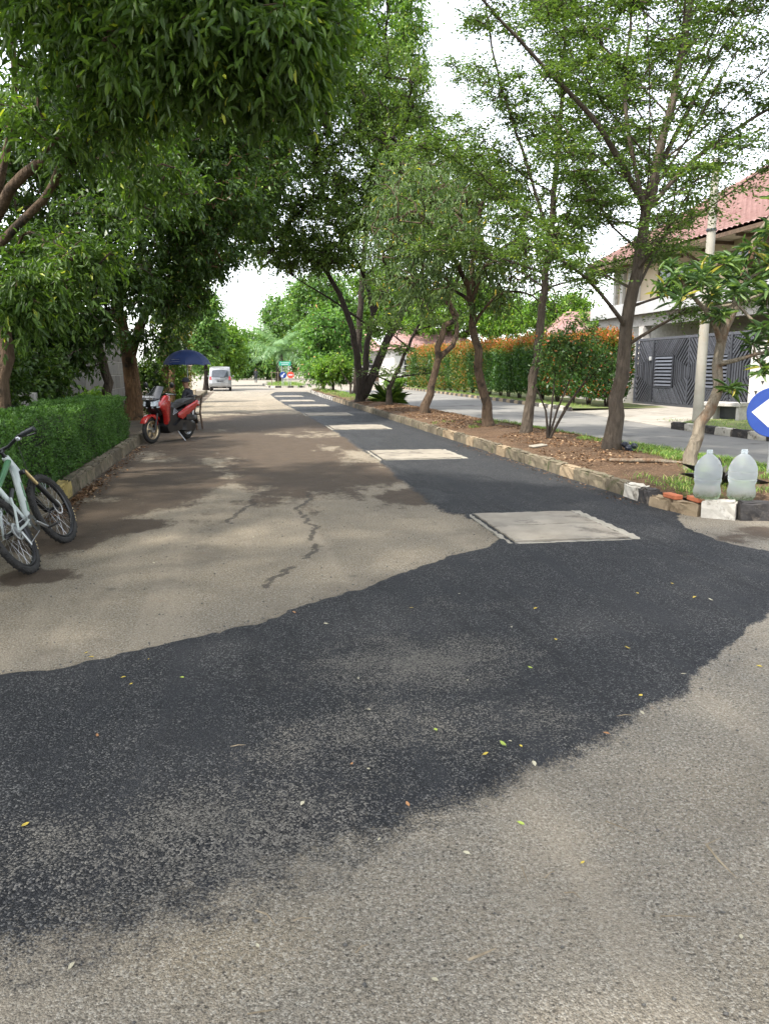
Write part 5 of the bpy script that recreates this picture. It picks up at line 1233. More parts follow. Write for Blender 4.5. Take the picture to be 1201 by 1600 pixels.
# ------------------------------------------------------------------ gated house on the right
M['wall_beige'] = surf('wall_beige', (.42, .345, .245), (.52, .44, .325), 1.2, .85, .25, 60, .004, c3=(.42, .34, .25), s3=.6)
M['wall_white'] = surf('wall_white', (.40, .385, .355), (.50, .485, .455), 1.0, .85, .3, 50, .005, .04, c3=(.30, .28, .24), s3=.8)
M['wall_grey'] = surf('wall_grey', (.30, .28, .26), (.46, .44, .41), 6, .9, .8, 45, .015)
M['fascia'] = surf('fascia', (.30, .30, .30), (.40, .40, .40), .9, .6, .1, 30, .003, c3=(.34, .34, .34), s3=.7)
M['timber'] = surf('timber', (.055, .035, .022), (.13, .085, .055), 6, .7, .3, 40, .004)
M['glass_dark'] = surf('glass_dark', (.015, .018, .02), (.03, .035, .04), 1, .08, 0, spec=.7)
M['gate_metal'] = surf('gate_metal', (.055, .058, .070), (.085, .09, .105), 4, .36, .12, 40, .003, .25, metallic=.3, spec=.6)
M['roof_tile'] = surf('roof_tile', (.20, .115, .105), (.29, .175, .16), 2.2, .8, .3, 30, .01, .0, c3=(.18, .09, .08), s3=1.2)
hs = thing('tiled_house', 'two-storey beige house with red tiled roof behind the black gate', 'house', (20.5, 30, .1))
def hb(name, mat, x0, x1, y0, y1, z0, z1, parent=None, bev=0.0):
    return MB().box(((x0 + x1) / 2 - 20.5, (y0 + y1) / 2 - 30, (z0 + z1) / 2 - .1), (x1 - x0, y1 - y0, z1 - z0), bev=bev).obj(name, M[mat], parent or hs)
hb('ground_floor_wall', 'wall_grey', 21.2, 31, 21.5, 40.5, -.1, 4.2)
hb('upper_wall', 'wall_beige', 20.6, 31, 21, 41, 4.2, 6.95)
hb('carport_roof', 'fascia', 17.9, 21.3, 21.5, 37.5, 4.13, 4.30)
hb('carport_fascia', 'fascia', 17.72, 17.88, 21.3, 37.7, 4.06, 4.62)
hb('carport_beam', 'wall_grey', 18.05, 18.35, 21.4, 37.4, 3.55, 4.12)
for y in (23.2, 33.0, 37.0): hb('carport_column', 'wall_grey', 18.0, 18.4, y - .2, y + .2, -.1, 3.54)
for y in (38.2, 39.0, 39.8, 40.6): hb('pilaster', 'wall_white', 20.42, 20.597, y - .14, y + .14, 4.2, 7.1)
for y0, y1 in ((24, 26.6), (28.2, 31.2), (33.4, 36.2)):
    w = hb('window', 'glass_dark', 20.53, 20.596, y0, y1, 4.9, 6.4)
    hb('window_frame', 'timber', 20.48, 20.528, y0 - .08, y1 + .08, 6.4, 6.5, w); hb('window_frame', 'timber', 20.48, 20.528, y0 - .08, y1 + .08, 4.8, 4.9, w)
    for y in (y0, (y0 + y1) / 2, y1): hb('window_frame', 'timber', 20.49, 20.527, y - .04, y + .04, 4.9, 6.4, w)
# hipped roof with real corrugated tile courses
def roof_plane(name, e0, e1, r0, r1, rows, mat, parent, org, wave=.34, amp=.06, lift=.07):
    e0, e1, r0, r1 = map(np.array, (e0, e1, r0, r1))
    n = np.cross(e1 - e0, r0 - e0); n = n / np.linalg.norm(n); n = n if n[2] > 0 else -n
    L = np.linalg.norm(e1 - e0); cols = int(L / wave * 6)
    V = []; Fq = []
    for r in range(rows):
        for half in (0, 1):
            f = (r + half * 1.04) / rows; f = min(f, 1)
            a = e0 + (r0 - e0) * f; b = e1 + (r1 - e1) * f
            h = lift if half == 0 else 0.0
            aa = np.linspace(0, 1, cols + 1)
            # keep the corrugation aligned down the slope
            P = a + (b - a) * aa[:, None]
            d = ((P - e0) @ ((e1 - e0) / L))
            V.append(P + n * (h + amp * (np.abs(np.sin(np.pi * d / wave)) ** .8))[:, None])
    V = np.concatenate(V); m = cols + 1
    for r in range(rows):
        o = 2 * r * m; i = np.arange(cols)
        Fq.append(np.stack([o + i, o + i + 1, o + m + i + 1, o + m + i], 1))
        if r < rows - 1:
            o2 = o + m; Fq.append(np.stack([o2 + i, o2 + i + 1, o2 + m + i + 1, o2 + m + i], 1))
    me = np_mesh(name, V - np.array(org), np.concatenate(Fq), None, True)
    return link(name, me, mat, parent, kind='stuff')
E0, E1, E2, E3 = (19.3, 42.0, 7.05), (19.3, 19.5, 7.05), (32.6, 19.5, 7.05), (32.6, 42.0, 7.05); RA, RB = (25.5, 35.4, 11.2), (25.5, 26.5, 11.2)
org = (20.5, 30, .1)
rf = roof_plane('roof', E1, E0, RB, RA, 26, M['roof_tile'], hs, org)
roof_plane('roof_tiles', E0, E3, RA, RA, 26, M['roof_tile'], rf, org)
roof_plane('roof_tiles', E2, E1, RB, RB, 26, M['roof_tile'], rf, org)
roof_plane('roof_tiles', E3, E2, RA, RB, 26, M['roof_tile'], rf, org)
V3 = lambda p: Vector(p) - Vector(org)
for a, b in ((E0, RA), (E1, RB), (RA, RB)): MB().tube([V3(a) + Vector((0, 0, .06)), V3(b) + Vector((0, 0, .06))], .12, 8).obj('ridge_cap', M['roof_tile'], rf, smooth=True)
MB().add([V3((19.4, 19.6, 6.96)), V3((19.4, 41.9, 6.96)), V3((32.5, 41.9, 6.96)), V3((32.5, 19.6, 6.96))], [(0, 1, 2, 3)]).obj('soffit', M['wall_beige'], hs)
hb('eave_board', 'timber', 19.27, 19.33, 19.55, 41.95, 6.86, 7.02)
for y in np.arange(21, 42, 1.9): MB().bar(V3((19.4, y, 6.87)), V3((20.6, y, 6.83)), .10, .14).obj('rafter', M['timber'], hs)
for y in (27.5, 32.6): MB().bar(V3((19.5, y, 6.8)), V3((20.58, y, 6.2)), .12, .16).obj('bracket', M['timber'], hs)

# gate: nested pointed hexagons of slats, with louvre panels
gt = thing('driveway_gate', 'black metal gate with nested diamond slats and louvre panels', 'gate', (17.5, 24.1, .13))
GW, GH = 8.3, 2.82
def gbar(a, b, w=.075, d=.03, name='slat', x=0.0, mat='gate_metal'):
    # gate coordinates: s from the far (left) end, z up; local y = GW - s
    A = (x, GW - a[0], a[1]); B = (x, GW - b[0], b[1])
    MB().bar(A, B, d, w, up=(0, (B[2] - A[2]), -(B[1] - A[1]))).obj(name, M[mat], gt)
def clip(a, b, R0):
    x0, z0, x1, z1 = R0; dx, dz = b[0] - a[0], b[1] - a[1]; t0, t1 = 0, 1
    for p, q in ((-dx, a[0] - x0), (dx, x1 - a[0]), (-dz, a[1] - z0), (dz, z1 - a[1])):
        if abs(p) < 1e-9:
            if q < 0: return None
        else:
            r = q / p
            if p < 0: t0 = max(t0, r)
            else: t1 = min(t1, r)
    if t0 >= t1 - 1e-3: return None
    return (a[0] + dx * t0, a[1] + dz * t0), (a[0] + dx * t1, a[1] + dz * t1)
def hexes(c, R0, amax, hside, stepa=.145, skip=None):
    a = .09; zc = GH / 2
    while a < amax:
        hs_ = min(hside * (.25 + .75 * min(1, a / 1.0)), hside)
        for sx in (-1, 1):
            for sz in (-1, 1):
                q = clip((c + sx * a, zc + sz * hs_), (c, zc + sz * (hs_ + a * 1.12)), R0)
                if q: 
                    if skip and a > 1.05: q = clip(q[0], q[1], (R0[0], zc + skip, R0[2], R0[3]) if sz > 0 else (R0[0], R0[1], R0[2], zc - skip))
                    if q: gbar(*q)
            if a < 1.06 or not skip:
                q = clip((c + sx * a, zc - hs_), (c + sx * a, zc + hs_), R0)
                if q: gbar(*q, x=-.004)
        a += stepa
hexes(4.2, (1.62, .1, 6.78, GH - .1), 3.2, .58, skip=.66)
hexes(.25, (.1, .1, 1.42, GH - .1), 2.6, .58)
hexes(8.0, (6.98, .1, GW - .1, GH - .1), 2.6, .58)
for x0, x1 in ((1.72, 3.02), (5.38, 6.70)):
    for k in range(9):
        MB().box((-.01, GW - (x0 + x1) / 2, GH / 2 - .56 + k * .14), (.02, x1 - x0, .095), Matrix.Rotation(R(28), 3, 'Y')).obj('louvre', M['gate_metal'], gt)
    for s_ in (x0 - .04, x1 + .04): gbar((s_, GH / 2 - .64), (s_, GH / 2 + .64), .06, .05, 'louvre_frame')
    for z in (GH / 2 - .66, GH / 2 + .66): gbar((x0 - .04, z), (x1 + .04, z), .06, .048, 'louvre_frame')
for s_ in (.05, 1.5, 6.88, GW - .05): gbar((s_, 0), (s_, GH), .11, .07, 'gate_post')
gbar((4.2, .1), (4.2, GH - .1), .07, .062, 'centre_bar')
for z in (.05, GH - .05): gbar((.1, z), (GW - .1, z), .1, .066, 'gate_rail')
MB().box((-.06, GW - 1.36, 1.95), (.06, .16, .16), bev=.01).obj('lock_box', M['fascia'], gt)
MB().box((.12, GW / 2, GH / 2), (.02, GW - .1, GH - .1)).obj('privacy_sheet', surf('gate_backing', (.010, .010, .012), (.018, .018, .02), 1, .8, 0), gt)
# piers and garden walls
pw = thing('gate_pier', 'grey roughcast pier with white strip left of the gate', 'pier', (17.4, 33.4, .1))
MB().box((0, .1, 1.0), (.5, 1.7, 2.1), bev=.02).obj('pier_body', M['wall_grey'], pw)
MB().box((-.3, -.55, 1.25), (.08, .22, 2.6), bev=.01).obj('white_strip', M['wall_white'], pw)
MB().box((0, .1, 2.12), (.62, 1.82, .12), bev=.02).obj('coping', M['wall_white'], pw)
gw = thing('garden_wall', 'white garden wall left of the pier behind the near hedge', 'wall', (17.5, 37.5, .1))
MB().box((0, 0, .9), (.2, 6.4, 1.9)).obj('wall_body', M['wall_white'], gw)
MB().box((0, 0, 1.9), (.3, 6.5, .1), bev=.01).obj('coping', M['wall_white'], gw)
wl_ = thing('perforated_wall', 'white wall with small triangular holes right of the gate', 'wall', (17.3, 18, .1))
MB().box((0, 0, 1.15), (.16, 12, 2.4)).obj('wall_body', M['wall_white'], wl_)
MB().box((0, 0, 2.4), (.26, 12.1, .1), bev=.01).obj('coping', M['wall_white'], wl_)
tri = MB().add([(-.001, -.09, .05), (-.001, .09, .05), (-.001, 0, -.08), (.0, -.09, .05), (.0, .09, .05), (.0, 0, -.08)], [(0, 1, 2), (3, 5, 4), (0, 3, 4, 1), (1, 4, 5, 2), (2, 5, 3, 0)]).mesh('vent_hole')
Mh = surf('vent_dark', (.02, .02, .02), (.04, .04, .04), 3, .9, 0)
for r in range(5):
    for c in range(10):
        o = link('vent_hole', tri, Mh, wl_); o.location = (-.083, 5.6 - c * .62 - (r % 2) * .31, .75 + r * .34)
# balcony planting
BP = dict(limbs=[([(18.9, 28, 4.55), (18.9, 28, 4.9)], .03, .02)] + [([(18.9, y, 4.4), (18.8, y, 5.1)], .02, .01) for y in (25.6, 26.8, 29.2, 30.4, 31.4)], clumps=[(18.6, y, z, .5, .7, .5, 1) for y, z in ((25.6, 5.0), (26.8, 5.15), (28, 5.0), (29.2, 5.2), (30.4, 5.0), (31.5, 4.95))])
make_tree(None, 'balcony_shrub', 'bright green leafy planting on the carport roof', 'leaf_bright', 'bark_dark', 300, .17, .075, 4, 6, .3, 81, None, 'round', six=False, ground=4.32, r_tip=.005, cat='shrub', spec=BP)
RB_ = dict(limbs=[([(15.4, 18.2, .1), (15.4, 18.2, 1.2), (15.5, 18.2, 2.4)], .05, .02)], clumps=[(15.4, 18.2, 2.6, .9, .8, .8, 1), (15.0, 17.6, 3.3, .7, .7, .6, 1), (16.0, 18.4, 3.4, .8, .8, .7, 1), (15.4, 18.4, 1.8, .6, .6, .5, .7)])
make_tree(None, 'garden_shrub', 'tall leafy shrub in front of the perforated white wall', 'leaf_plumeria', 'bark_grey', 260, .2, .05, 4, 7, .35, 82, None, 'droop', six=False, ground=.14, r_tip=.006, cat='shrub', spec=RB_)

# utility pole
po = thing('utility_pole', 'tall pale concrete utility pole in front of the black gate', 'pole', (12.62, 19.7, .1))
M['pole'] = surf('pole_concrete', (.28, .258, .215), (.37, .345, .295), 3, .85, .4, 50, .006, c3=(.30, .26, .20), s3=1.5)
MB().tube([(0, 0, -.1), (0, 0, 2.0), (0, 0, 7.0)], [.145, .13, .10], 14).obj('shaft', M['pole'], po, smooth=True)
for z in (2.9, 5.2): MB().lathe([(.135, z - .03), (.14, z), (.135, z + .03)], 14).obj('clamp_band', M['gate_metal'], po)
# concrete bin bay / bench by the kerb
cb = thing('concrete_bench', 'low concrete slab box on the verge right of the utility pole', 'bench', (14.35, 21.0, .12), (0, 0, R(-62)))
MB().box((0, 0, .47), (1.15, .6, .12), bev=.015).obj('top_slab', M['wall_grey'], cb)
MB().box((-.40, 0, .205), (.3, .5, .40), bev=.01).obj('support', M['wall_grey'], cb)
MB().box((.50, 0, .205), (.10, .5, .40), bev=.01).obj('support', M['wall_grey'], cb)
MB().box((.1, .2, .205), (.86, .06, .40)).obj('back_panel', M['gate_metal'], cb)

# ------------------------------------------------------------------ signs
M['sign_blue'] = surf('sign_blue', (.007, .033, .19), (.011, .045, .23), 4, .35, .05, 30, .002, spec=.5)
M['sign_white'] = surf('sign_white', (.42, .44, .48), (.52, .53, .56), 4, .4, .05, 30, .002)
M['sign_red'] = surf('sign_red', (.55, .05, .03), (.65, .08, .05), 4, .4, 0)
M['sign_green'] = surf('sign_green', (.02, .26, .17), (.03, .34, .22), 4, .4, 0)
M['galv'] = surf('galvanised', (.30, .31, .32), (.42, .43, .44), 5, .45, .1, 30, .003, metallic=.6)
sg = thing('direction_sign', 'round blue traffic sign with white left arrow at the right edge', 'sign', (6.90, 9.05, .18), (0, 0, R(-37)))
MB().lathe([(0, -.008), (.325, -.008), (.33, 0), (.325, .006), (0, .006)], 40, (0, 0, .87), Matrix.Rotation(R(90), 3, 'X')).obj('disc', M['sign_blue'], sg)
MB().lathe([(.306, .0062), (.322, .0062), (.322, .0085), (.306, .0085), (.306, .0062)], 40, (0, 0, .87), Matrix.Rotation(R(90), 3, 'X')).obj('border', M['sign_blue'], sg)
ar = [(-.27, .0), (-.05, .20), (-.05, .085), (.25, .085), (.25, -.085), (-.05, -.085), (-.05, -.20)]
MB().add([(x, -.0105, z + .87) for x, z in ar] + [(x, -.0075, z + .87) for x, z in ar], [tuple(range(7)), tuple(range(13, 6, -1))] + [(i, 7 + i, 7 + (i + 1) % 7, (i + 1) % 7) for i in range(7)]).obj('arrow', M['sign_white'], sg)
MB().tube([(0, .04, -.1), (0, .04, 1.15)], .03, 12).obj('post', M['galv'], sg, smooth=True)
for z in (.72, 1.02): MB().box((0, .022, z), (.12, .03, .04)).obj('bracket', M['galv'], sg)
bs = thing('name_board', 'small green name board on two posts on the far island', 'sign', (4.22, 71.8, .15))
MB().box((0, 0, 2.02), (1.05, .04, .36), bev=.01).obj('board', M['sign_green'], bs)
for k in range(2): MB().box((0, -.024, 2.09 - k * .14), (.8 - .2 * k, .006, .05)).obj('lettering', M['sign_white'], bs)
for x in (-.3, .3): MB().tube([(x, .03, -.1), (x, .03, 2.2)], .03, 8).obj('post', M['galv'], bs)
for nm, lab, x, mt in (('keep_side_sign', 'small round blue sign left of the red one on the far island', 4.02, 'sign_blue'), ('no_entry_sign', 'small round red no-entry sign on the far island', 4.68, 'sign_red')):
    q = thing(nm, lab, 'sign', (x, 71.5, .15))
    MB().lathe([(0, -.01), (.30, -.01), (.30, .01), (0, .01)], 24, (0, -.03, 1.0), Matrix.Rotation(R(90), 3, 'X')).obj('disc', M[mt], q)
    if mt == 'sign_red': MB().box((0, -.045, 1.0), (.4, .008, .1)).obj('white_bar', M['sign_white'], q)
    else: MB().add([(x_, -.046, z_ + 1.0) for x_, z_ in [(-.2, -.2), (.02, -.2), (-.04, -.1), (.16, .12), (.08, .2), (-.12, -.03), (-.2, .04)]], [tuple(range(7))]).obj('arrow', M['sign_white'], q)
    MB().tube([(0, .02, -.1), (0, .02, 1.3)], .03, 8).obj('post', M['galv'], q)
q = thing('stake_frame', 'pale wooden stake frame on the far island', 'frame', (3.3, 72.2, .15))
for x in (-.3, .3): MB().tube([(x, 0, -.1), (x, 0, 1.3)], .035, 6).obj('stake', M['bark_pale'], q)
MB().bar((-.36, 0, 1.22), (.36, 0, 1.22), .05, .06).obj('rail', M['bark_pale'], q)

# ------------------------------------------------------------------ water bottles, bricks, dead rosette, bag
def bottle_mat():
    t = NT('bottle_plastic'); vec = t.coord()
    sp = t.n('SeparateXYZ'); t.set(sp.inputs[0], vec)
    nz = t.noise(14, 6, .7, vec)
    alg = t.step(t.math('ADD', sp.outputs[2], t.math('MULTIPLY_ADD', nz, .16, -.08)), .12, .02)
    col = t.mix(t.math('MULTIPLY', alg, .8), (.86, .90, .92), (.30, .37, .18))
    col = t.mix(t.math('MULTIPLY', t.step(nz, .6, .75), .2), col, (.5, .55, .53))
    p = t.n('BsdfPrincipled'); t.set(p.inputs['Base Color'], col); t.set(p.inputs['Roughness'], t.math('MULTIPLY_ADD', nz, .35, .0)); t.set(p.inputs['Transmission Weight'], .9); t.set(p.inputs['IOR'], 1.12)
    t.set(p.inputs['Normal'], t.bump(nz, .35, .01))
    tr = t.n('BsdfTranslucent'); t.set(tr.inputs['Color'], col)
    mx = t.n('MixShader'); mx.inputs[0].default_value = .24
    t.t.links.new(p.outputs[0], mx.inputs[1]); t.t.links.new(tr.outputs[0], mx.inputs[2]); t.t.links.new(mx.outputs[0], t.out.inputs[0])
    return t.m
M['bottle'] = bottle_mat()
prof = [(0, .012), (.085, .004), (.115, .012), (.132, .045), (.136, .09), (.130, .13), (.122, .155), (.124, .175), (.134, .195), (.136, .215), (.129, .222), (.136, .230), (.138, .29), (.133, .298), (.137, .306), (.134, .335), (.124, .365), (.119, .371), (.117, .382), (.100, .412), (.078, .44), (.052, .462), (.034, .474), (.030, .482)]
for k, (x, y, rz, lab, sc) in enumerate([(5.06, 7.62, .4, 'left of two cloudy water jugs, greener with algae at its base', 1.06), (5.40, 7.50, 1.3, 'right of two cloudy water jugs on the median corner', 1.08)]):
    b_ = thing('water_jug', lab, 'bottle', (x, y, .185), (0, 0, rz), 'empty water jugs on the median corner'); b_.scale = (sc, sc, sc)
    mb = MB().lathe([(r * (1 + .012 * math.sin(i * 2.1 + k)), z) for i, (r, z) in enumerate(prof)], 32)
    mb.obj('body', M['bottle'], b_, smooth=True)
    MB().lathe([(.030, .478), (.031, .49), (.036, .493), (.036, .50), (.031, .503), (.030, .522), (.026, .522), (.026, .48)], 20).obj('neck', M['bottle'], b_, smooth=True)
M['brick'] = surf('brick_clay', (.32, .09, .04), (.46, .16, .075), 9, .9, .7, 50, .008, .12, c3=(.26, .13, .09), s3=6)
for k, (x, y, rz, lab) in enumerate([(4.84, 7.93, -.50, 'left red clay brick laid on the broken kerb'), (4.99, 7.70, -.62, 'right red clay brick laid on the broken kerb')]):
    o = MB().box((0, 0, .026), (.105, .235, .052), bev=.008).obj('clay_brick', M['brick'], None)
    o.location = (x, y, .153); o.rotation_euler = (0, 0, rz + .92 - .35); o['label'] = lab; o['category'] = 'brick'; o['group'] = 'loose bricks on the kerb'
M['agave'] = leafmat('agave', [(0, (.012, .012, .014)), (.7, (.035, .033, .032)), (1, (.09, .09, .06))], .08, .5, .4, (1, 1, 1))
t_ = thing('dark_rosette_plant', 'dark withered rosette plant sprawling behind the water jugs', 'plant', (5.72, 8.35, .18))
r_ = np.random.default_rng(3)
for k in range(17):
    a = k * 2.4 + r_.normal(0, .2); el = r_.uniform(.05, 1.0); L = r_.uniform(.38, .62)
    P = np.array([[0, 0, .03]]); D = np.array([[math.cos(a) * math.cos(el), math.sin(a) * math.cos(el), math.sin(el)]]); N = np.array([[-math.cos(a), -math.sin(a), 1.2]])
    leaf_obj('leaf', P, D, N, L, .06, [r_.random()], M['agave'], t_, (0, 0, 0), .25, .25, True)
MB().tube([(0, 0, -.05), (.0, 0, .12), (.03, 0, .2)], [.06, .05, .02], 8).obj('stem', M['bark_dark'], t_)
q = MB()
for k in range(7):
    q.box((r_.normal(0, .07), r_.normal(0, .05), .05 + .02 * k), (.12, .1, .09), Matrix.Rotation(k, 3, 'Z') @ Matrix.Rotation(.4 * k, 3, 'X'), bev=.03)
o = q.obj('crumpled_bag', surf('bag_plastic', (.006, .008, .012), (.015, .02, .035), 20, .3, .4, 30, .02, spec=.5), None); o.location = (6.62, 12.15, .17); o['label'] = 'small crumpled black bag at the foot of the nearest tall trunk'; o['category'] = 'bag'
o = MB().box((0, 0, 0), (.34, .16, .03), bev=.01).obj('broken_slab', M['slab'], None); o.location = (5.35, 13.3, .235); o.rotation_euler = (.05, -.06, .4); o['label'] = 'pale flat broken stone on the median soil'; o['category'] = 'stone'
o = MB().tube([(0, 0, 0), (.5, -.35, .03), (.9, -.8, .02)], [.03, .035, .02], 7).obj('fallen_branch', M['bark_pale'], None, smooth=True); o.location = (5.55, 10.9, .235); o['label'] = 'fallen bare branch lying on the median soil'; o['category'] = 'branch'

# ------------------------------------------------------------------ left boundary wall and garden bits
M['tile_grey'] = surf('wall_tile', (.13, .125, .115), (.21, .20, .185), 2.5, .8, .4, 40, .006, .16)
M['joint'] = surf('wall_joint', (.30, .29, .26), (.38, .37, .34), 8, .9, .3, 40, .005)
lw = thing('boundary_wall', 'grey boundary wall faced with large stone tiles behind the left trees', 'wall', (-5.6, 14, .1))
MB().box((0, 14, 1.5), (.24, 30, 3.1)).obj('wall_core', M['joint'], lw)
pm = MB().box((0, 0, 0), (.03, 1.16, .56), bev=.008).mesh('wall_tile')
for r in range(5):
    for c in range(24):
        o = link('wall_tile', pm, M['tile_grey'], lw); o.location = (.132 + random.uniform(-.003, .003), .2 + c * 1.2 + (.6 if r % 2 else 0), .36 + r * .6)
MB().box((0, 14, 3.1), (.36, 30.1, .12), bev=.01).obj('coping', M['joint'], lw)
nw = thing('dark_garden_wall', 'dark plain garden wall in deep shade at the left edge', 'wall', (-6.0, 10, .1))
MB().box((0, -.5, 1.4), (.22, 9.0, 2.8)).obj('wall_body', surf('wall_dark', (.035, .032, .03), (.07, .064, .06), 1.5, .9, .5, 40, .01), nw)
MB().box((0, -.5, 2.86), (.3, 9.05, .1), bev=.01).obj('coping', M['tile_grey'], nw)
M['block'] = surf('pale_block', (.30, .28, .25), (.42, .40, .36), 3, .85, .4, 50, .008)
for k, (z, x, w, h, lab) in enumerate([(.14, -4.85, .42, .62, 'upright pale concrete block behind the clipped hedge'), (.14, -4.45, .34, .98, 'taller pale concrete block beside the lamp post')]):
    o = MB().box((0, 0, h / 2), (w, .25, h), bev=.015).obj('concrete_block', M['block'], None); o.location = (x, 17.5 + .3 * k, z); o['label'] = lab; o['category'] = 'block'; o['group'] = 'concrete blocks behind the hedge'
lp = thing('garden_lamp', 'thin dark garden lamp post behind the clipped hedge', 'lamp post', (-4.55, 17.0, .14))
MB().tube([(0, 0, -.05), (0, 0, 1.55)], .035, 10).obj('post', M['gate_metal'], lp)
MB().lathe([(.0, 1.55), (.05, 1.55), (.06, 1.62), (.05, 1.69), (0, 1.7)], 12).obj('lamp_head', M['wall_white'], lp)
gp = thing('gate_pillar', 'beige stone gate pillar beyond the seated person', 'pillar', (-2.75, 44, .1))
MB().box((0, 0, .85), (.45, .45, 1.7), bev=.02).obj('shaft', M['wall_beige'], gp); MB().box((0, 0, 1.76), (.58, .58, .12), bev=.02).obj('cap', M['wall_beige'], gp)
MB().box((.25, -1.2, .25), (.5, .8, .5), bev=.03).obj('kerb_block', M['wall_beige'], gp)
gg = thing('side_gate', 'grey panelled side gate beyond the umbrella', 'gate', (-3.9, 44.2, .1))
MB().box((0, 0, .95), (1.7, .06, 1.7)).obj('panel', M['tile_grey'], gg)
for z in (.15, .95, 1.75): MB().box((0, -.04, z), (1.74, .03, .07)).obj('rail', M['galv'], gg)
for x in (-.8, 0, .8): MB().box((x, -.042, .95), (.06, .026, 1.5)).obj('stile', M['galv'], gg)

# ------------------------------------------------------------------ far houses
def far_house(lab, x0, x1, y0, y1, h, ridge, col):
    t_ = thing('far_house', lab, 'house', ((x0 + x1) / 2, y0, .1)); w = x1 - x0; d = y1 - y0
    MB().box((0, d / 2, h / 2), (w, d, h)).obj('wall', M[col], t_)
    m = MB(); e = .5
    m.add([(-w / 2 - e, -e, h - .05), (w / 2 + e, -e, h - .05), (w / 2 + e, d + e, h - .05), (-w / 2 - e, d + e, h - .05), (-w / 2 + 1.5, d / 2, ridge), (w / 2 - 1.5, d / 2, ridge)], [(0, 1, 5, 4), (1, 2, 5), (2, 3, 4, 5), (3, 0, 4), (0, 3, 2, 1)])
    m.obj('roof', M['roof_tile'], t_)
    for x in (-w * .32, -w * .05, w * .25):
        wn_ = MB().box((x, -.01, h * .55), (1.0, .06, 1.1)).obj('window', M['glass_dark'], t_)
        MB().box((x, -.03, h * .55), (1.14, .03, .07)).obj('window_frame', M['wall_white'], wn_); MB().box((x, -.032, h * .55), (.07, .026, 1.1)).obj('window_frame', M['wall_white'], wn_)
        MB().box((x, -.06, h * .55 - .6), (1.2, .12, .08)).obj('sill', M['wall_white'], wn_)
    MB().box((w * .42, -.012, 1.05), (.9, .06, 2.1)).obj('door', M['timber'], t_)
    return t_
far_house('white bungalow with brown tiled roof seen between the median trunks', 14.4, 22.5, 72, 80, 3.5, 5.6, 'wall_white')
far_house('pale house far down the side street left of the white bungalow', 12.0, 20, 108, 116, 4.2, 6.5, 'wall_white')
far_house('orange-roofed house peeking over the hedge beside the tiled house', 20.5, 29, 47, 54, 3.4, 5.4, 'wall_beige')
M['fence'] = surf('white_fence', (.6, .6, .58), (.72, .72, .7), 3, .6, 0)
fn = thing('white_fence', 'low white fence across the far end of the road', 'fence', (2, 150, .0))
for k in range(14): MB().box((-3.7 + k * .6, 0, .4), (.1, .06, .8)).obj('picket', M['fence'], fn)
for z in (.35, .75): MB().box((.2, .05, z), (8.0, .04, .06)).obj('rail', M['fence'], fn)
q = thing('wire_fence', 'thin metal railing behind the low far hedge', 'fence', (13.2, 70.6, .1))
for k in range(14): MB().tube([(k * .35, 0, 0), (k * .35, 0, 1.6)], .02, 6).obj('bar', M['gate_metal'], q)
for z in (.2, 1.5): MB().bar((-.1, 0, z), (4.65, 0, z), .03, .04).obj('rail', M['gate_metal'], q)
sp = dict(limbs=[([(x, 66.5, .05), (x, 66.5, .6)], .03, .01) for x in (13.2, 14, 15, 16)], clumps=[(x, 66.5, .55, .6, .5, .4, 1) for x in (12.9, 13.6, 14.3, 15, 15.7, 16.4)])
make_tree(None, 'low_hedge', 'low bright hedge in front of the white bungalow', 'leaf_bright', 'bark_dark', 160, .16, .08, 4, 6, .3, 83, None, 'round', six=False, ground=.1, r_tip=.005, cat='hedge', spec=sp)

# ------------------------------------------------------------------ text helper
def text_mesh(s, size, depth=.001):
    cu = bpy.data.curves.new('txt', 'FONT'); cu.body = s; cu.size = size; cu.extrude = depth; cu.align_x = 'CENTER'; cu.align_y = 'CENTER'
    o = bpy.data.objects.new('txt', cu); COL.objects.link(o)
    dg = bpy.context.evaluated_depsgraph_get(); dg.update()
    me = bpy.data.meshes.new_from_object(o.evaluated_get(dg))
    bpy.data.objects.remove(o); bpy.data.curves.remove(cu)
    return me

# ------------------------------------------------------------------ red scooter
M['scoot_red'] = surf('scooter_red', (.27, .009, .008), (.34, .013, .011), 3, .25, 0, spec=.6, Coat_Weight=.6, Coat_Roughness=.08)
M['scoot_black'] = surf('scooter_black', (.005, .005, .0055), (.011, .011, .012), 5, .36, .08, 60, .002, spec=.5)
M['seat_vinyl'] = surf('seat_vinyl', (.014, .015, .017), (.026, .028, .031), 5, .38, .12, 120, .002, spec=.5)
M['tyre'] = surf('tyre_rubber', (.014, .014, .014), (.035, .033, .030), 12, .85, .5, 90, .004)
M['alloy_gold'] = surf('rim_gold', (.42, .33, .20), (.52, .42, .27), 4, .35, 0, metallic=.7)
M['alloy'] = surf('alloy', (.40, .41, .42), (.55, .56, .57), 6, .3, .05, 40, .002, metallic=.85)
M['lamp_glass'] = surf('lamp_glass', (.16, .19, .21), (.55, .60, .64), 12, .08, 0, spec=.8)
M['plate_black'] = surf('plate_black', (.008, .008, .009), (.014, .014, .015), 5, .4, 0)
M['smoke_screen'] = surf('smoke_screen', (.008, .009, .010), (.014, .015, .017), 5, .1, 0, spec=.7)
M['tail_red'] = surf('tail_red', (.30, .01, .01), (.40, .02, .02), 6, .15, 0, spec=.6)
sc = thing('motor_scooter', 'red and black scooter parked beside the end of the clipped hedge', 'scooter', (-1.58, 18.22, .0), (0, 0, math.atan2(-1.18, -.68)))
def sp_(name, poly, hw, mat, cy=0.0, inset=.05, parent=None, mapf=None, smooth=True):
    return MB().puff(poly, hw, cy, inset, mapf=mapf).obj(name, M[mat], parent or sc, smooth=smooth)
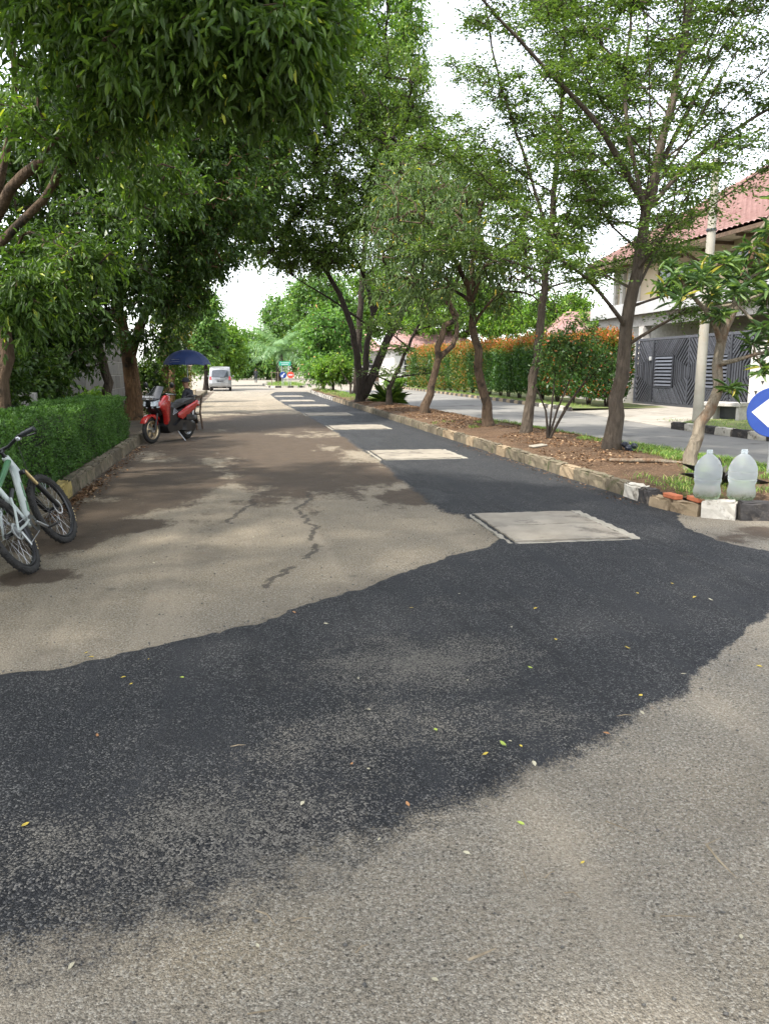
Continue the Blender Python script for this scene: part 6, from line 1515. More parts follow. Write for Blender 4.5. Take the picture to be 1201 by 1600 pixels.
def wheel(par, x, Rw, rt, name, gold):
    w = link(name, None, None, par); w.location = (x, 0, Rw)
    MB().torus((0, 0, 0), Rw - rt, rt, n=40, m=12, flat=.95).obj('tyre', M['tyre'], w, smooth=True)
    MB().torus((0, 0, 0), Rw - rt * 1.95, .022, n=36, m=8, flat=2.0).obj('rim', M[gold], w, smooth=True)
    m = MB()
    for k in range(5):
        a = k * 1.2566 + .3
        for da in (-.10, .10):
            m.bar((.045 * math.cos(a), 0, .045 * math.sin(a)), ((Rw - rt * 2) * math.cos(a + da), 0, (Rw - rt * 2) * math.sin(a + da)), .022, .018, up=(0, 1, 0))
    m.obj('spokes', M[gold], w)
    MB().lathe([(0, -.06), (.055, -.06), (.055, .06), (0, .06)], 16, (0, 0, 0), Matrix.Rotation(R(90), 3, 'X')).obj('hub', M['alloy'], w)
    MB().lathe([(.05, .062), (.11, .062), (.11, .066), (.05, .066), (.05, .062)], 24, (0, 0, 0), Matrix.Rotation(R(90), 3, 'X')).obj('brake_disc', M['alloy'], w)
    return w
wheel(sc, .68, .295, .052, 'front_wheel', 'alloy_gold'); wheel(sc, -.68, .285, .055, 'rear_wheel', 'alloy')
arc = [(.68 + .345 * math.cos(R(a)), .295 + .345 * math.sin(R(a))) for a in range(28, 140, 8)]; arc2 = [(.68 + .305 * math.cos(R(a)), .295 + .305 * math.sin(R(a))) for a in range(139, 27, -8)]
MB().puff(arc + arc2, .072, 0, .010).obj('front_fender', M['scoot_red'], sc, smooth=False)
sp_('fender_flank', [(.74, .60), (.66, .64), (.57, .60), (.535, .46), (.56, .40), (.62, .52)], .012, 'scoot_red', .082, .008)
sp_('fender_flank', [(.74, .60), (.66, .64), (.57, .60), (.535, .46), (.56, .40), (.62, .52)], .012, 'scoot_red', -.082, .008)
for y in (.09, -.09): MB().tube([(.68, y, .295), (.60, y, .52), (.53, y, .74)], [.024, .026, .026], 10).obj('fork_leg', M['scoot_black'], sc, smooth=True)
sp_('nose', [(.50, .58), (.68, .74), (.755, .84), (.74, .95), (.56, 1.04), (.42, 1.0), (.40, .62)], .15, 'scoot_black', 0, .05)
for y in (1, -1):
    sp_('leg_shield', [(.62, .78), (.60, .90), (.44, 1.04), (.30, 1.06), (.25, .98), (.27, .74), (.33, .46), (.40, .40), (.42, .56), (.50, .70)], .05, 'scoot_red', y * .185, .03, mapf=lambda p: (p[0] - .25 * max(0, abs(p[1]) - .13), p[1], p[2]))
    MB().puff([(.66, .80), (.77, .82), (.755, .92), (.60, .97), (.53, .95)], .045, y * .115, .015, mapf=lambda p: (p[0] - .55 * max(0, abs(p[1]) - .08), p[1], p[2])).obj('headlight', M['lamp_glass'], sc, smooth=True)
    MB().bar((.715, y * .06, .785), (.60, y * .19, .80), .03, .025).obj('running_light', M['lamp_glass'], sc)
    MB().tube([(.33, y * .05, 1.06), (.34, y * .2, 1.08), (.26, y * .34, 1.06)], .014, 8).obj('handlebar', M['scoot_black'], sc, smooth=True)
    MB().tube([(.30, y * .25, 1.072), (.245, y * .38, 1.055)], .019, 10).obj('grip', M['seat_vinyl'], sc)
    MB().bar((.36, y * .2, 1.08), (.31, y * .37, 1.06), .012, .014).obj('brake_lever', M['alloy'], sc)
    MB().tube([(.32, y * .22, 1.08), (.34, y * .27, 1.18), (.33, y * .31, 1.24)], .008, 6).obj('mirror_stalk', M['scoot_black'], sc)
    MB().lathe([(0, -.012), (.05, -.012), (.062, 0), (.05, .012), (0, .012)], 16, (.33, y * .34, 1.27), Matrix.Rotation(R(90), 3, 'Y')).obj('mirror', M['scoot_black'], sc, smooth=True)
    sp_('side_panel', [(-.14, .53), (-.12, .62), (-.45, .76), (-.92, .90), (-1.0, .86), (-.80, .70), (-.52, .56), (-.28, .48)], .03, 'scoot_red', y * .155, .02)
    MB().lathe([(0, 0), (.025, 0), (.025, .05), (0, .06)], 10, (-.98, y * .12, .78), Matrix.Rotation(R(-90), 3, 'Y')).obj('indicator', M['tail_red'], sc)
# windscreen
m = MB(); V = []
for i in range(6):
    t = i / 5
    for j in range(7):
        u = j / 6 * 2 - 1
        V.append((.66 - .26 * t - .07 * u * u, u * (.19 - .06 * t), .98 + .27 * t - .02 * u * u * t))
n_ = len(V); V2 = [(x - .006, y, z) for x, y, z in V]
fs = [(i * 7 + j, i * 7 + j + 1, i * 7 + j + 8, i * 7 + j + 7) for i in range(5) for j in range(6)]
m.add(V + V2, fs + [tuple(n_ + q for q in f[::-1]) for f in fs]); m.obj('windscreen', M['smoke_screen'], sc, smooth=True)
pl = MB().box((0, 0, 0), (.012, .30, .12), bev=.003).obj('license_plate', M['plate_black'], sc); pl.location = (.735, 0, 1.0); pl.rotation_euler = (0, R(-28), 0)
for txt, sz, z in (('B 4028 NXJ', .060, .018), ('10·26', .03, -.038)):
    o = link('plate_text', text_mesh(txt, sz), M['sign_white'], pl); o.location = (.0075, 0, z); o.rotation_euler = (R(90), 0, R(90))
sp_('seat', [(.10, .76), (.07, .85), (-.10, .875), (-.36, .86), (-.46, .93), (-.82, .955), (-.98, .93), (-.92, .86), (-.45, .78), (-.05, .72)], .135, 'seat_vinyl', 0, .05)
sp_('tunnel', [(.32, .40), (.24, .80), (.06, .80), (-.10, .70), (-.45, .76), (-.52, .55), (-.34, .30), (.22, .22), (.34, .28)], .135, 'scoot_black', 0, .03)
sp_('floor_panel', [(.40, .36), (.34, .42), (.10, .36), (-.22, .50), (-.42, .46), (-.36, .26), (.25, .19), (.36, .24)], .20, 'scoot_black', 0, .04)
sp_('tail', [(-.60, .66), (-.45, .80), (-.95, .90), (-1.04, .86), (-.98, .76)], .13, 'scoot_black', 0, .03)
sp_('tail_light', [(-1.0, .80), (-1.03, .87), (-1.06, .86), (-1.04, .80)], .09, 'tail_red', 0, .005)
sp_('rear_fender', [(-.80, .64), (-1.02, .60), (-1.10, .34), (-1.07, .33), (-.98, .54), (-.80, .58)], .07, 'scoot_black', 0, .01)
sp_('transmission_case', [(-.20, .24), (-.22, .40), (-.40, .46), (-.72, .42), (-.80, .30), (-.74, .20), (-.45, .18)], .05, 'scoot_black', .15, .02)
sp_('air_box', [(-.42, .46), (-.42, .58), (-.60, .60), (-.84, .54), (-.86, .46), (-.70, .43)], .05, 'scoot_black', .15, .02)
MB().tube([(-.30, -.16, .26), (-.55, -.18, .30), (-.62, -.19, .34), (-1.02, -.20, .44)], [.025, .03, .062, .058], 12).obj('muffler', M['scoot_black'], sc, smooth=True)
for y in (.11, -.11): MB().tube([(-.70, y, .30), (-.82, y, .72)], [.024, .028], 8).obj('shock_absorber', M['alloy'], sc)
MB().tube([(-.10, .14, .24), (-.16, .30, .0)], .012, 6).obj('side_stand', M['galv'], sc)
MB().tube([(-.78, .12, .95), (-1.0, .10, 1.0), (-1.06, 0, 1.0), (-1.0, -.10, 1.0), (-.78, -.12, .95)], .014, 8).obj('grab_rail', M['scoot_black'], sc, smooth=True)
m = MB()
for a, b in (((.04, .60), (-.02, .74)), ((-.02, .74), (-.14, .66)), ((-.14, .66), (.04, .60)), ((.0, .63), (-.03, .70)), ((-.05, .64), (-.08, .69))):
    m.bar((a[0], .139, a[1]), (b[0], .139, b[1]), .006, .010, up=(0, 1, 0))
m.obj('sticker', M['sign_white'], sc)

# ------------------------------------------------------------------ umbrella
um = thing('blue_umbrella', 'large dark blue umbrella standing open over the roadside seat', 'umbrella', (-1.40, 22.6, .0))
M['canopy'] = surf('canopy_blue', (.012, .025, .085), (.020, .040, .125), 6, .55, .25, 25, .01, .06)
NR = 8
def cpt(a, t):
    w = 1 - .075 * t * t * abs(math.sin(a * NR / 2))
    r = .66 * math.sin(t * 1.32) / math.sin(1.32) * w
    return Vector((r * math.cos(a), r * math.sin(a), 2.16 - .43 * (1 - math.cos(t * 1.32)) / (1 - math.cos(1.32)) + .02 * t * t * abs(math.sin(a * NR / 2))))
for k in range(NR):
    m = MB(); V = []
    for i in range(9):
        for j in range(7): V.append(cpt((k + j / 6) * 2 * math.pi / NR, .02 + .98 * i / 8))
    fs = [(i * 7 + j, i * 7 + j + 1, i * 7 + j + 8, i * 7 + j + 7) for i in range(8) for j in range(6)]
    m.add(V, fs).obj('canopy_panel', M['canopy'], um, smooth=True)
    a = k * 2 * math.pi / NR
    MB().tube([cpt(a, t) - Vector((0, 0, .012)) for t in (.05, .3, .6, .85, 1.0)], .006, 5).obj('rib', M['galv'], um)
    MB().tube([Vector((0, 0, 1.72)), cpt(a, .55) - Vector((0, 0, .015))], .005, 5).obj('stretcher', M['galv'], um)
MB().tube([(0, 0, .0), (0, 0, 2.22)], .016, 10).obj('pole', M['galv'], um)
MB().lathe([(.03, 2.155), (.02, 2.19), (.0, 2.24)], 10).obj('ferrule', M['scoot_black'], um)
m = MB()
for row, (t, L) in enumerate(((.80, .24), (.90, .30))):
    for q in range(9):
        a = R(-118) + (q - 4.5) * L / 9 * 1.6
        p0, p1 = cpt(a, t), cpt(a + L / 9 * 1.1, t); nrm = Vector((math.cos(a), math.sin(a), .6)).normalized() * .006
        m.bar(p0 + nrm, p1 + nrm, .03 if q % 3 else .045, .004, up=(0, 0, 1))
m.obj('print', M['sign_white'], um)
MB().lathe([(0, 0), (.2, 0), (.2, .05), (.05, .09), (.03, .25), (0, .25)], 16).obj('foot', M['scoot_black'], um)

# ------------------------------------------------------------------ people
def skin_body(name, joints, edges, parent, mats, pick, org=(0, 0, 0)):
    me = bpy.data.meshes.new(name)
    names = list(joints); me.from_pydata([joints[k][:3] for k in names], [(names.index(a), names.index(b)) for a, b in edges], [])
    o = bpy.data.objects.new(name, me); COL.objects.link(o)
    md = o.modifiers.new('skin', 'SKIN'); md.use_smooth_shade = True
    sv = me.skin_vertices[0].data
    for i, k in enumerate(names):
        r = joints[k][3]; sv[i].radius = r if hasattr(r, '__len__') else (r, r); sv[i].use_root = (i == 0)
    ss = o.modifiers.new('sub', 'SUBSURF'); ss.levels = 2; ss.render_levels = 2
    dg = bpy.context.evaluated_depsgraph_get(); dg.update()
    nm = bpy.data.meshes.new_from_object(o.evaluated_get(dg)); nm.name = name
    bpy.data.objects.remove(o)
    nm.materials.clear()
    for m_ in mats: nm.materials.append(m_)
    for p in nm.polygons: p.material_index = pick(p.center); p.use_smooth = True
    ob = bpy.data.objects.new(name, nm); COL.objects.link(ob); ob.parent = parent
    return ob
M['skin'] = surf('skin', (.22, .11, .065), (.28, .15, .09), 6, .55, .05, 80, .001)
M['jacket'] = surf('jacket', (.012, .013, .018), (.030, .031, .038), 6, .75, .5, 25, .01)
M['trousers'] = surf('trousers', (.018, .020, .030), (.035, .038, .05), 8, .85, .4, 30, .008)
M['shoe'] = surf('shoe', (.02, .018, .016), (.04, .036, .03), 8, .6, .1, 30, .004)
M['hair'] = surf('hair', (.008, .006, .005), (.02, .016, .013), 30, .6, .4, 80, .004)
def head_parts(par, c, fwd, cap=True):
    """hair or cap, ears and face features around head centre c"""
    rot = Vector((1, 0, 0)).rotation_difference(Vector(fwd)).to_matrix()
    c = Vector(c)
    m = MB(); prof = [(.109 * math.sin(t), .118 * math.cos(t)) for t in np.linspace(0.02, 1.62, 8)]
    m.lathe(prof, 18, c + Vector((0, 0, .018)))
    m.obj('cap' if cap else 'hair', M['jacket'] if cap else M['hair'], par, smooth=True)
    if cap:
        MB().box(c + rot @ Vector((.13, 0, .035)), (.09, .14, .012), rot, bev=.004).obj('cap_peak', M['jacket'], par)
    for y in (-.036, .036): MB().lathe([(0, -.012), (.012, 0), (0, .012)], 8, c + rot @ Vector((.092, y, .005))).obj('eye', M['hair'], par)
pn_ = thing('person', 'person in a dark jacket and cap seated under the blue umbrella', 'person', (-1.32, 21.75, 0), (0, 0, R(160)))
J = dict(pelvis=(0, 0, .54, (.15, .13)), waist=(.0, 0, .70, (.14, .11)), chest=(.03, 0, .93, (.16, .115)), neck=(.06, 0, 1.10, .055), jaw=(.085, 0, 1.16, (.07, .07)), head=(.09, 0, 1.27, (.095, .10)), crown=(.08, 0, 1.34, (.07, .08)), nose=(.185, 0, 1.24, .014),
         lsh=(.03, .18, 1.04, .065), lel=(.10, .25, .80, .05), lwr=(.30, .16, .70, .035), lha=(.38, .12, .69, (.04, .02)), lf1=(.45, .10, .68, .012), lf2=(.45, .125, .68, .012), lf3=(.44, .15, .68, .011), lth=(.40, .08, .70, .011),
         rsh=(.03, -.18, 1.04, .065), rel=(.10, -.25, .80, .05), rwr=(.30, -.16, .70, .035), rha=(.38, -.12, .69, (.04, .02)), rf1=(.45, -.10, .68, .012), rf2=(.45, -.125, .68, .012), rf3=(.44, -.15, .68, .011), rth=(.40, -.08, .70, .011),
         lhip=(.05, .10, .53, .095), lkn=(.44, .14, .52, .065), lan=(.42, .14, .10, .045), lto=(.56, .15, .045, .04), rhip=(.05, -.10, .53, .095), rkn=(.44, -.14, .52, .065), ran=(.42, -.14, .10, .045), rto=(.56, -.15, .045, .04))
Ed = [('pelvis', 'waist'), ('waist', 'chest'), ('chest', 'neck'), ('neck', 'jaw'), ('jaw', 'head'), ('head', 'crown'), ('head', 'nose')]
for s_ in 'lr': Ed += [('chest', s_ + 'sh'), (s_ + 'sh', s_ + 'el'), (s_ + 'el', s_ + 'wr'), (s_ + 'wr', s_ + 'ha'), (s_ + 'ha', s_ + 'f1'), (s_ + 'ha', s_ + 'f2'), (s_ + 'ha', s_ + 'f3'), (s_ + 'wr', s_ + 'th'), ('pelvis', s_ + 'hip'), (s_ + 'hip', s_ + 'kn'), (s_ + 'kn', s_ + 'an'), (s_ + 'an', s_ + 'to')]
def pick_seat(c):
    if c.z > 1.11: return 0
    if c.z < .12: return 3
    if c.x > .32 and c.z > .62: return 0
    if c.z < .60: return 2
    return 1
skin_body('body', J, Ed, pn_, [M['skin'], M['jacket'], M['trousers'], M['shoe']], pick_seat)
head_parts(pn_, (.085, 0, 1.27), (1, 0, 0))
ch = thing('wooden_chair', 'dark wooden chair behind the scooter with the person on it', 'chair', (-1.32, 21.75, 0), (0, 0, R(160)))
MB().box((0.02, 0, .405), (.46, .44, .04), bev=.01).obj('seat', M['timber'], ch)
for x, y in ((.21, .19), (.21, -.19)): MB().bar((x, y, 0), (x, y, .385), .04, .04).obj('leg', M['timber'], ch)
for y in (.19, -.19): MB().bar((-.26, y, 0), (-.20, y, .46), .04, .04).obj('leg', M['timber'], ch); MB().bar((-.20, y, .46), (-.27, y, .92), .04, .036).obj('back_post', M['timber'], ch)
for z in (.66, .88): MB().bar((-.225 - (z - .6) * .1, -.17, z), (-.225 - (z - .6) * .1, .17, z), .025, .07).obj('back_slat', M['timber'], ch)
wk = thing('person', 'distant person in dark clothes walking along the road', 'person', (2.15, 98, 0), (0, 0, R(80)))
J2 = dict(pelvis=(0, 0, .93, (.14, .11)), waist=(0, 0, 1.08, (.13, .10)), chest=(.02, 0, 1.32, (.16, .11)), neck=(.02, 0, 1.49, .055), head=(.04, 0, 1.62, (.085, .10)), crown=(.03, 0, 1.70, .07), nose=(.14, 0, 1.61, .014), lsh=(0, .19, 1.42, .06), lel=(.03, .24, 1.15, .048), lwr=(.14, .24, .92, .035), lha=(.17, .24, .83, (.04, .025)),
          rsh=(0, -.19, 1.42, .06), rel=(-.06, -.24, 1.15, .048), rwr=(.0, -.25, .92, .035), rha=(.02, -.25, .83, (.04, .025)), lhip=(0, .09, .88, .09), lkn=(.12, .10, .50, .062), lan=(.0, .10, .10, .045), lto=(.13, .10, .04, .038), rhip=(0, -.09, .88, .09), rkn=(.02, -.10, .50, .062), ran=(-.22, -.10, .12, .045), rto=(-.10, -.10, .04, .038))
Ed2 = [('pelvis', 'waist'), ('waist', 'chest'), ('chest', 'neck'), ('neck', 'head'), ('head', 'crown'), ('head', 'nose')]
for s_ in 'lr': Ed2 += [('chest', s_ + 'sh'), (s_ + 'sh', s_ + 'el'), (s_ + 'el', s_ + 'wr'), (s_ + 'wr', s_ + 'ha'), ('pelvis', s_ + 'hip'), (s_ + 'hip', s_ + 'kn'), (s_ + 'kn', s_ + 'an'), (s_ + 'an', s_ + 'to')]
skin_body('body', J2, Ed2, wk, [M['skin'], M['jacket'], M['trousers'], M['shoe']], lambda c: 0 if (c.z > 1.5 or (abs(c.y) > .2 and c.z < .9)) else (3 if c.z < .1 else (1 if c.z > .95 else 2)))
head_parts(wk, (.03, 0, 1.63), (1, 0, 0), cap=False)

# ------------------------------------------------------------------ silver van
M['van_paint'] = surf('van_paint', (.24, .245, .25), (.30, .305, .31), 3, .28, 0, metallic=.45, spec=.5, Coat_Weight=.5)
M['van_glass'] = surf('van_glass', (.02, .025, .03), (.05, .06, .07), 2, .05, 0, spec=.8)
vn = thing('silver_van', 'silver minivan seen from behind, parked at the left of the far road', 'van', (-1.36, 60.2, .0), (0, 0, R(90)))
prof = [(.06, .30), (-.02, .42), (-.03, .62), (.0, .98), (.10, 1.52), (.17, 1.72), (.40, 1.84), (1.5, 1.88), (2.5, 1.80), (3.15, 1.22), (3.85, 1.02), (4.05, .80), (4.08, .42), (3.95, .28)]
tum = lambda p: (p[0] + .10 * (abs(p[1]) / .83) ** 3 * (1 if p[0] < 1 else -1), p[1] * (1 - .13 * max(0, min(1, (p[2] - .95) / .9))), p[2])
MB().puff(prof, .83, 0, .05, mapf=tum).obj('body', M['van_paint'], vn, smooth=False)
def vq(name, pts, mat, d=.012, par=None): # thin panel on the tail, pts in (y,z) with slope x
    f = lambda y, z: (np.interp(z, [.3, .42, .62, .98, 1.52, 1.72], [.06, -.02, -.03, 0, .10, .17]) + .10 * (abs(y) / .83) ** 3)
    P = [(f(y, z) - d, y, z) for y, z in pts]; Q = [(f(y, z) + .03, y, z) for y, z in pts]; n = len(pts)
    return MB().add(P + Q, [tuple(range(n)), tuple(range(2 * n - 1, n - 1, -1))] + [(i, n + i, n + (i + 1) % n, (i + 1) % n) for i in range(n)]).obj(name, M[mat], par or vn)
vq('rear_window', [(-.62, 1.10), (-.3, 1.07), (.3, 1.07), (.62, 1.10), (.58, 1.56), (.3, 1.60), (-.3, 1.60), (-.58, 1.56)], 'van_glass', .05)
for y in (-1, 1): vq('tail_light', [(y * .64, .86), (y * .79, .86), (y * .775, 1.12), (y * .66, 1.12)], 'tail_red', .014)
pb = vq('license_plate', [(-.24, .72), (.24, .72), (.24, .86), (-.24, .86)], 'plate_black', .02)
o = link('plate_text', text_mesh('B 1247 KZ', .10), M['sign_white'], pb); o.location = (-.054, 0, .79); o.rotation_euler = (R(90), 0, R(-90))
vq('bumper', [(-.78, .34), (.78, .34), (.80, .54), (-.80, .54)], 'van_paint', .05)
vq('bumper_lip', [(-.74, .30), (.74, .30), (.74, .345), (-.74, .345)], 'scoot_black', .055)
vq('trim_strip', [(-.40, .92), (.40, .92), (.40, .96), (-.40, .96)], 'alloy', .018)
for y in (-1, 1):
    pw_ = [(.45, 1.12), (1.5, 1.12), (2.75, 1.14), (2.45, 1.66), (1.5, 1.72), (.5, 1.66)]
    yy_ = lambda z: .83 * (1 - .13 * max(0, min(1, (z - .95) / .9))) + .004
    MB().add([(x, y * yy_(z), z) for x, z in pw_] + [(x, y * (yy_(z) - .03), z) for x, z in pw_], [tuple(range(6)), tuple(range(11, 5, -1))] + [(i, 6 + i, 6 + (i + 1) % 6, (i + 1) % 6) for i in range(6)]).obj('side_window', M['van_glass'], vn)
    MB().box((2.85, y * .95, 1.12), (.10, .16, .14), bev=.03).obj('mirror', M['van_paint'], vn)
    for x in (.62, 3.25):
        w = link('wheel', None, None, vn); w.location = (x, y * .72, .30)
        MB().torus((0, 0, 0), .225, .075, n=28, m=10, flat=1.25).obj('tyre', M['tyre'], w, smooth=True)
        MB().lathe([(0, -.07), (.15, -.07), (.165, 0), (.15, .07), (0, .07)], 20, (0, 0, 0), Matrix.Rotation(R(90), 3, 'X')).obj('rim', M['alloy'], w)
MB().box((2.0, 0, .30), (3.6, 1.4, .14)).obj('underbody', M['scoot_black'], vn)
MB().tube([(.0, -.5, .28), (.3, -.5, .28)], .03, 8).obj('exhaust', M['galv'], vn)

# ------------------------------------------------------------------ mountain bike leaning on the hedge
LEAN = R(-27)
bk = thing('mountain_bike', 'white and green mountain bike leaning on the hedge at the left edge', 'bicycle', (-1.66, 6.42, .0), (0, 0, 0))
bk.rotation_euler = (Matrix.Rotation(math.atan2(1.17, .05), 3, 'Z') @ Matrix.Rotation(LEAN, 3, 'X')).to_euler()
M['bike_white'] = surf('bike_white', (.36, .40, .38), (.47, .51, .485), 4, .3, 0, spec=.5)
M['bike_green'] = surf('bike_green', (.03, .12, .045), (.055, .17, .07), 4, .3, 0, spec=.5)
M['gold'] = surf('gold_tube', (.48, .36, .17), (.58, .45, .24), 4, .25, 0, metallic=.7)
def bwheel(par, loc, name):
    w = link(name, None, None, par); w.location = loc
    MB().torus((0, 0, 0), .318, .029, n=56, m=12).obj('tyre', M['tyre'], w, smooth=True)
    k = MB()
    for i in range(64):
        a = i * 2 * math.pi / 64
        for y in (-.016, .016): k.box((.344 * math.cos(a), y * (1 if i % 2 else .4), .344 * math.sin(a)), (.012, .014, .010), Matrix.Rotation(-a, 3, 'Y'))
    k.obj('tread', M['tyre'], w, kind='stuff')
    MB().torus((0, 0, 0), .282, .014, n=56, m=8, flat=1.2).obj('rim', M['scoot_black'], w, smooth=True)
    MB().lathe([(0, -.05), (.022, -.05), (.030, -.04), (.018, -.03), (.018, .03), (.030, .04), (.022, .05), (0, .05)], 14, (0, 0, 0), Matrix.Rotation(R(90), 3, 'X')).obj('hub', M['scoot_black'], w, smooth=True)
    sp = MB()
    for i in range(28):
        a = i * 2 * math.pi / 28; y = .04 if i % 2 else -.04; b = a + (.5 if (i // 2) % 2 else -.5)
        sp.tube([(.028 * math.cos(b), y, .028 * math.sin(b)), (.28 * math.cos(a), 0, .28 * math.sin(a))], .0012, 4, False)
    sp.obj('spokes', M['alloy'], w)
    MB().lathe([(.058, -.056), (.076, -.056), (.076, -.053), (.058, -.053), (.058, -.056)], 30, (0, 0, 0), Matrix.Rotation(R(90), 3, 'X') @ Matrix.Rotation(R(180), 3, 'X')).obj('brake_disc', M['alloy'], w)
    g = MB()
    for i in range(5):
        a = R(-40 + i * 6)
        g.box((.322 * math.cos(a), -.026, .322 * math.sin(a)), (.012, .008, .018), Matrix.Rotation(-a, 3, 'Y'))
    g.obj('tyre_print', M['gold'], w)
    return w
bwheel(bk, (0, 0, .347), 'rear_wheel')
BBp = (.43, 0, .335); HT, HB = Vector((.845, 0, .93)), Vector((.895, 0, .80)); FA = Vector((1.15, 0, .347))
MB().tube([BBp, (.62, 0, .54), (.87, 0, .825)], [.030, .032, .034], 12).obj('down_tube', M['bike_white'], bk, smooth=True)
MB().tube([(.30, 0, .72), (.55, 0, .80), (.85, 0, .90)], [.022, .024, .028], 12).obj('top_tube', M['bike_green'], bk, smooth=True)
MB().tube([BBp, (.29, 0, .74)], .022, 12).obj('seat_tube', M['bike_white'], bk, smooth=True)
MB().tube([HB - (HT - HB) * .1, HT + (HT - HB) * .1], .032, 14).obj('head_tube', M['bike_white'], bk, smooth=True)
MB().tube([(.29, 0, .74), (.235, 0, .93)], .015, 10).obj('seat_post', M['scoot_black'], bk)
MB().puff([(.08, .955), (.12, .985), (.25, .97), (.38, .965), (.39, .95), (.25, .94)], .055, 0, .02, secs=[(-1, .05), (-.6, .01), (0, 0), (.6, .01), (1, .05)], mapf=lambda p: (p[0], p[1] * (1.3 if p[0] < .18 else (.55 if p[0] > .28 else .9)), p[2])).obj('saddle', M['seat_vinyl'], bk, smooth=True)
for y in (-.065, .065):
    MB().tube([(.40, y * .6, .38), (.2, y, .36), (0, y, .347)], .012, 8).obj('chain_stay', M['bike_white'], bk, smooth=True)
    MB().tube([(.33, y * .5, .60), (.17, y, .50), (0, y, .347)], .011, 8).obj('seat_stay', M['bike_white'], bk, smooth=True)
MB().tube([(.36, 0, .58), (.55, 0, .66)], .02, 10).obj('rear_shock', M['scoot_black'], bk)
# steering assembly: fork, front wheel, bars turn together
st = link('front_fork', None, None, bk)
ax = (HT - HB).normalized(); Q = Matrix.Translation(HB) @ Matrix.Rotation(R(-9), 4, ax) @ Matrix.Translation(-HB)
st.matrix_local = Q
MB().bar(HB + Vector((.01, -.07, -.035)), HB + Vector((.01, .07, -.035)), .05, .045, bev=.01).obj('fork_crown', M['scoot_black'], st)
fd = (FA - (HB + Vector((.01, 0, -.03))))
for y in (-.062, .062):
    a = HB + Vector((.01, y, -.03)); b = FA + Vector((0, y, 0))
    MB().tube([a, a + fd * .40], .0165, 12).obj('stanchion', M['gold'], st, smooth=True)
    MB().tube([a + fd * .36, a + fd * .9, b], [.024, .023, .018], 12).obj('fork_lower', M['scoot_black'], st, smooth=True)
MB().tube([HB + Vector((.01, -.062, -.03)) + fd * .42, HB + fd * .34 + Vector((.09, 0, .05)), HB + Vector((.01, .062, -.03)) + fd * .42], .012, 8).obj('fork_arch', M['scoot_black'], st, smooth=True)
bwheel(st, FA, 'front_wheel')
MB().tube([HT, HT + ax * .06, HT + ax * .07 + Vector((.06, 0, .01))], .017, 10).obj('stem', M['scoot_black'], st)
hb_ = HT + ax * .08 + Vector((.06, 0, .01))
MB().tube([hb_ + Vector((-.05, -.36, .05)), hb_ + Vector((-.03, -.2, .045)), hb_ + Vector((0, -.06, 0)), hb_ + Vector((0, .06, 0)), hb_ + Vector((-.03, .2, .045)), hb_ + Vector((-.05, .36, .05))], .0155, 10).obj('handlebar', M['scoot_black'], st, smooth=True)
for y in (-1, 1):
    MB().tube([hb_ + Vector((-.052, y * .37, .05)), hb_ + Vector((-.034, y * .235, .046))], .021, 12).obj('grip', M['seat_vinyl'], st, smooth=True)
    MB().tube([hb_ + Vector((-.03, y * .20, .04)), hb_ + Vector((.03, y * .24, .02)), hb_ + Vector((.02, y * .33, .01))], .007, 6).obj('brake_lever', M['scoot_black'], st)
    MB().box(hb_ + Vector((-.03, y * .19, .025)), (.05, .04, .035), bev=.008).obj('shifter', M['alloy'], st)
    MB().tube([hb_ + Vector((-.02, y * .17, .03)), hb_ + Vector((.12, y * .08, -.02)), HB + Vector((.10, y * .04, -.06)), HB + Vector((.02, y * .05, -.2))], .003, 5).obj('cable', M['scoot_black'], st)
# drivetrain on the right side (y < 0)
RX = Matrix.Rotation(R(90), 3, 'X')
for i, r in enumerate((.060, .052, .045, .038, .031, .025)): MB().lathe([(r * .6, 0), (r, 0), (r, .002), (r * .6, .002), (r * .6, 0)], 26, (0, -.052 - i * .0045 + .012, .347), RX).obj('sprocket', M['alloy'], bk)
MB().lathe([(.04, 0), (.082, 0), (.082, .003), (.04, .003), (.04, 0)], 32, (.43, -.05, .335), RX).obj('chainring', M['scoot_black'], bk)
for s_, a in ((-1, R(-35)), (1, R(145))):
    e = Vector((.43 + .17 * math.cos(a), s_ * .085, .335 + .17 * math.sin(a)))
    MB().bar((.43, s_ * .07, .335), e, .016, .028, up=(0, 1, 0), bev=.004).obj('crank_arm', M['alloy'], bk)
    MB().box(e + Vector((0, s_ * .055, 0)), (.09, .095, .018), bev=.004).obj('pedal', M['scoot_black'], bk)
MB().tube([(.43, -.052, .335 + .08), (.0, -.045, .347 + .048)], .004, 5).obj('chain', M['galv'], bk)
MB().tube([(.43, -.052, .335 - .08), (.06, -.05, .20)], .004, 5).obj('chain', M['galv'], bk)
MB().bar((.01, -.075, .33), (.05, -.075, .20), .016, .03, bev=.004).obj('derailleur', M['alloy'], bk)
for z in (.20, .245): MB().lathe([(0, -.004), (.02, -.004), (.02, .004), (0, .004)], 12, (.045, -.06, z), RX).obj('jockey_wheel', M['scoot_black'], bk)
for a, b in (((.52, .44), (.60, .52)), ((.64, .56), (.74, .68))):
    MB().bar((a[0], -.0345, a[1]), (b[0], -.0345, b[1]), .004, .026, up=(-.7, 0, .7)).obj('frame_lettering', M['bike_green'], bk)

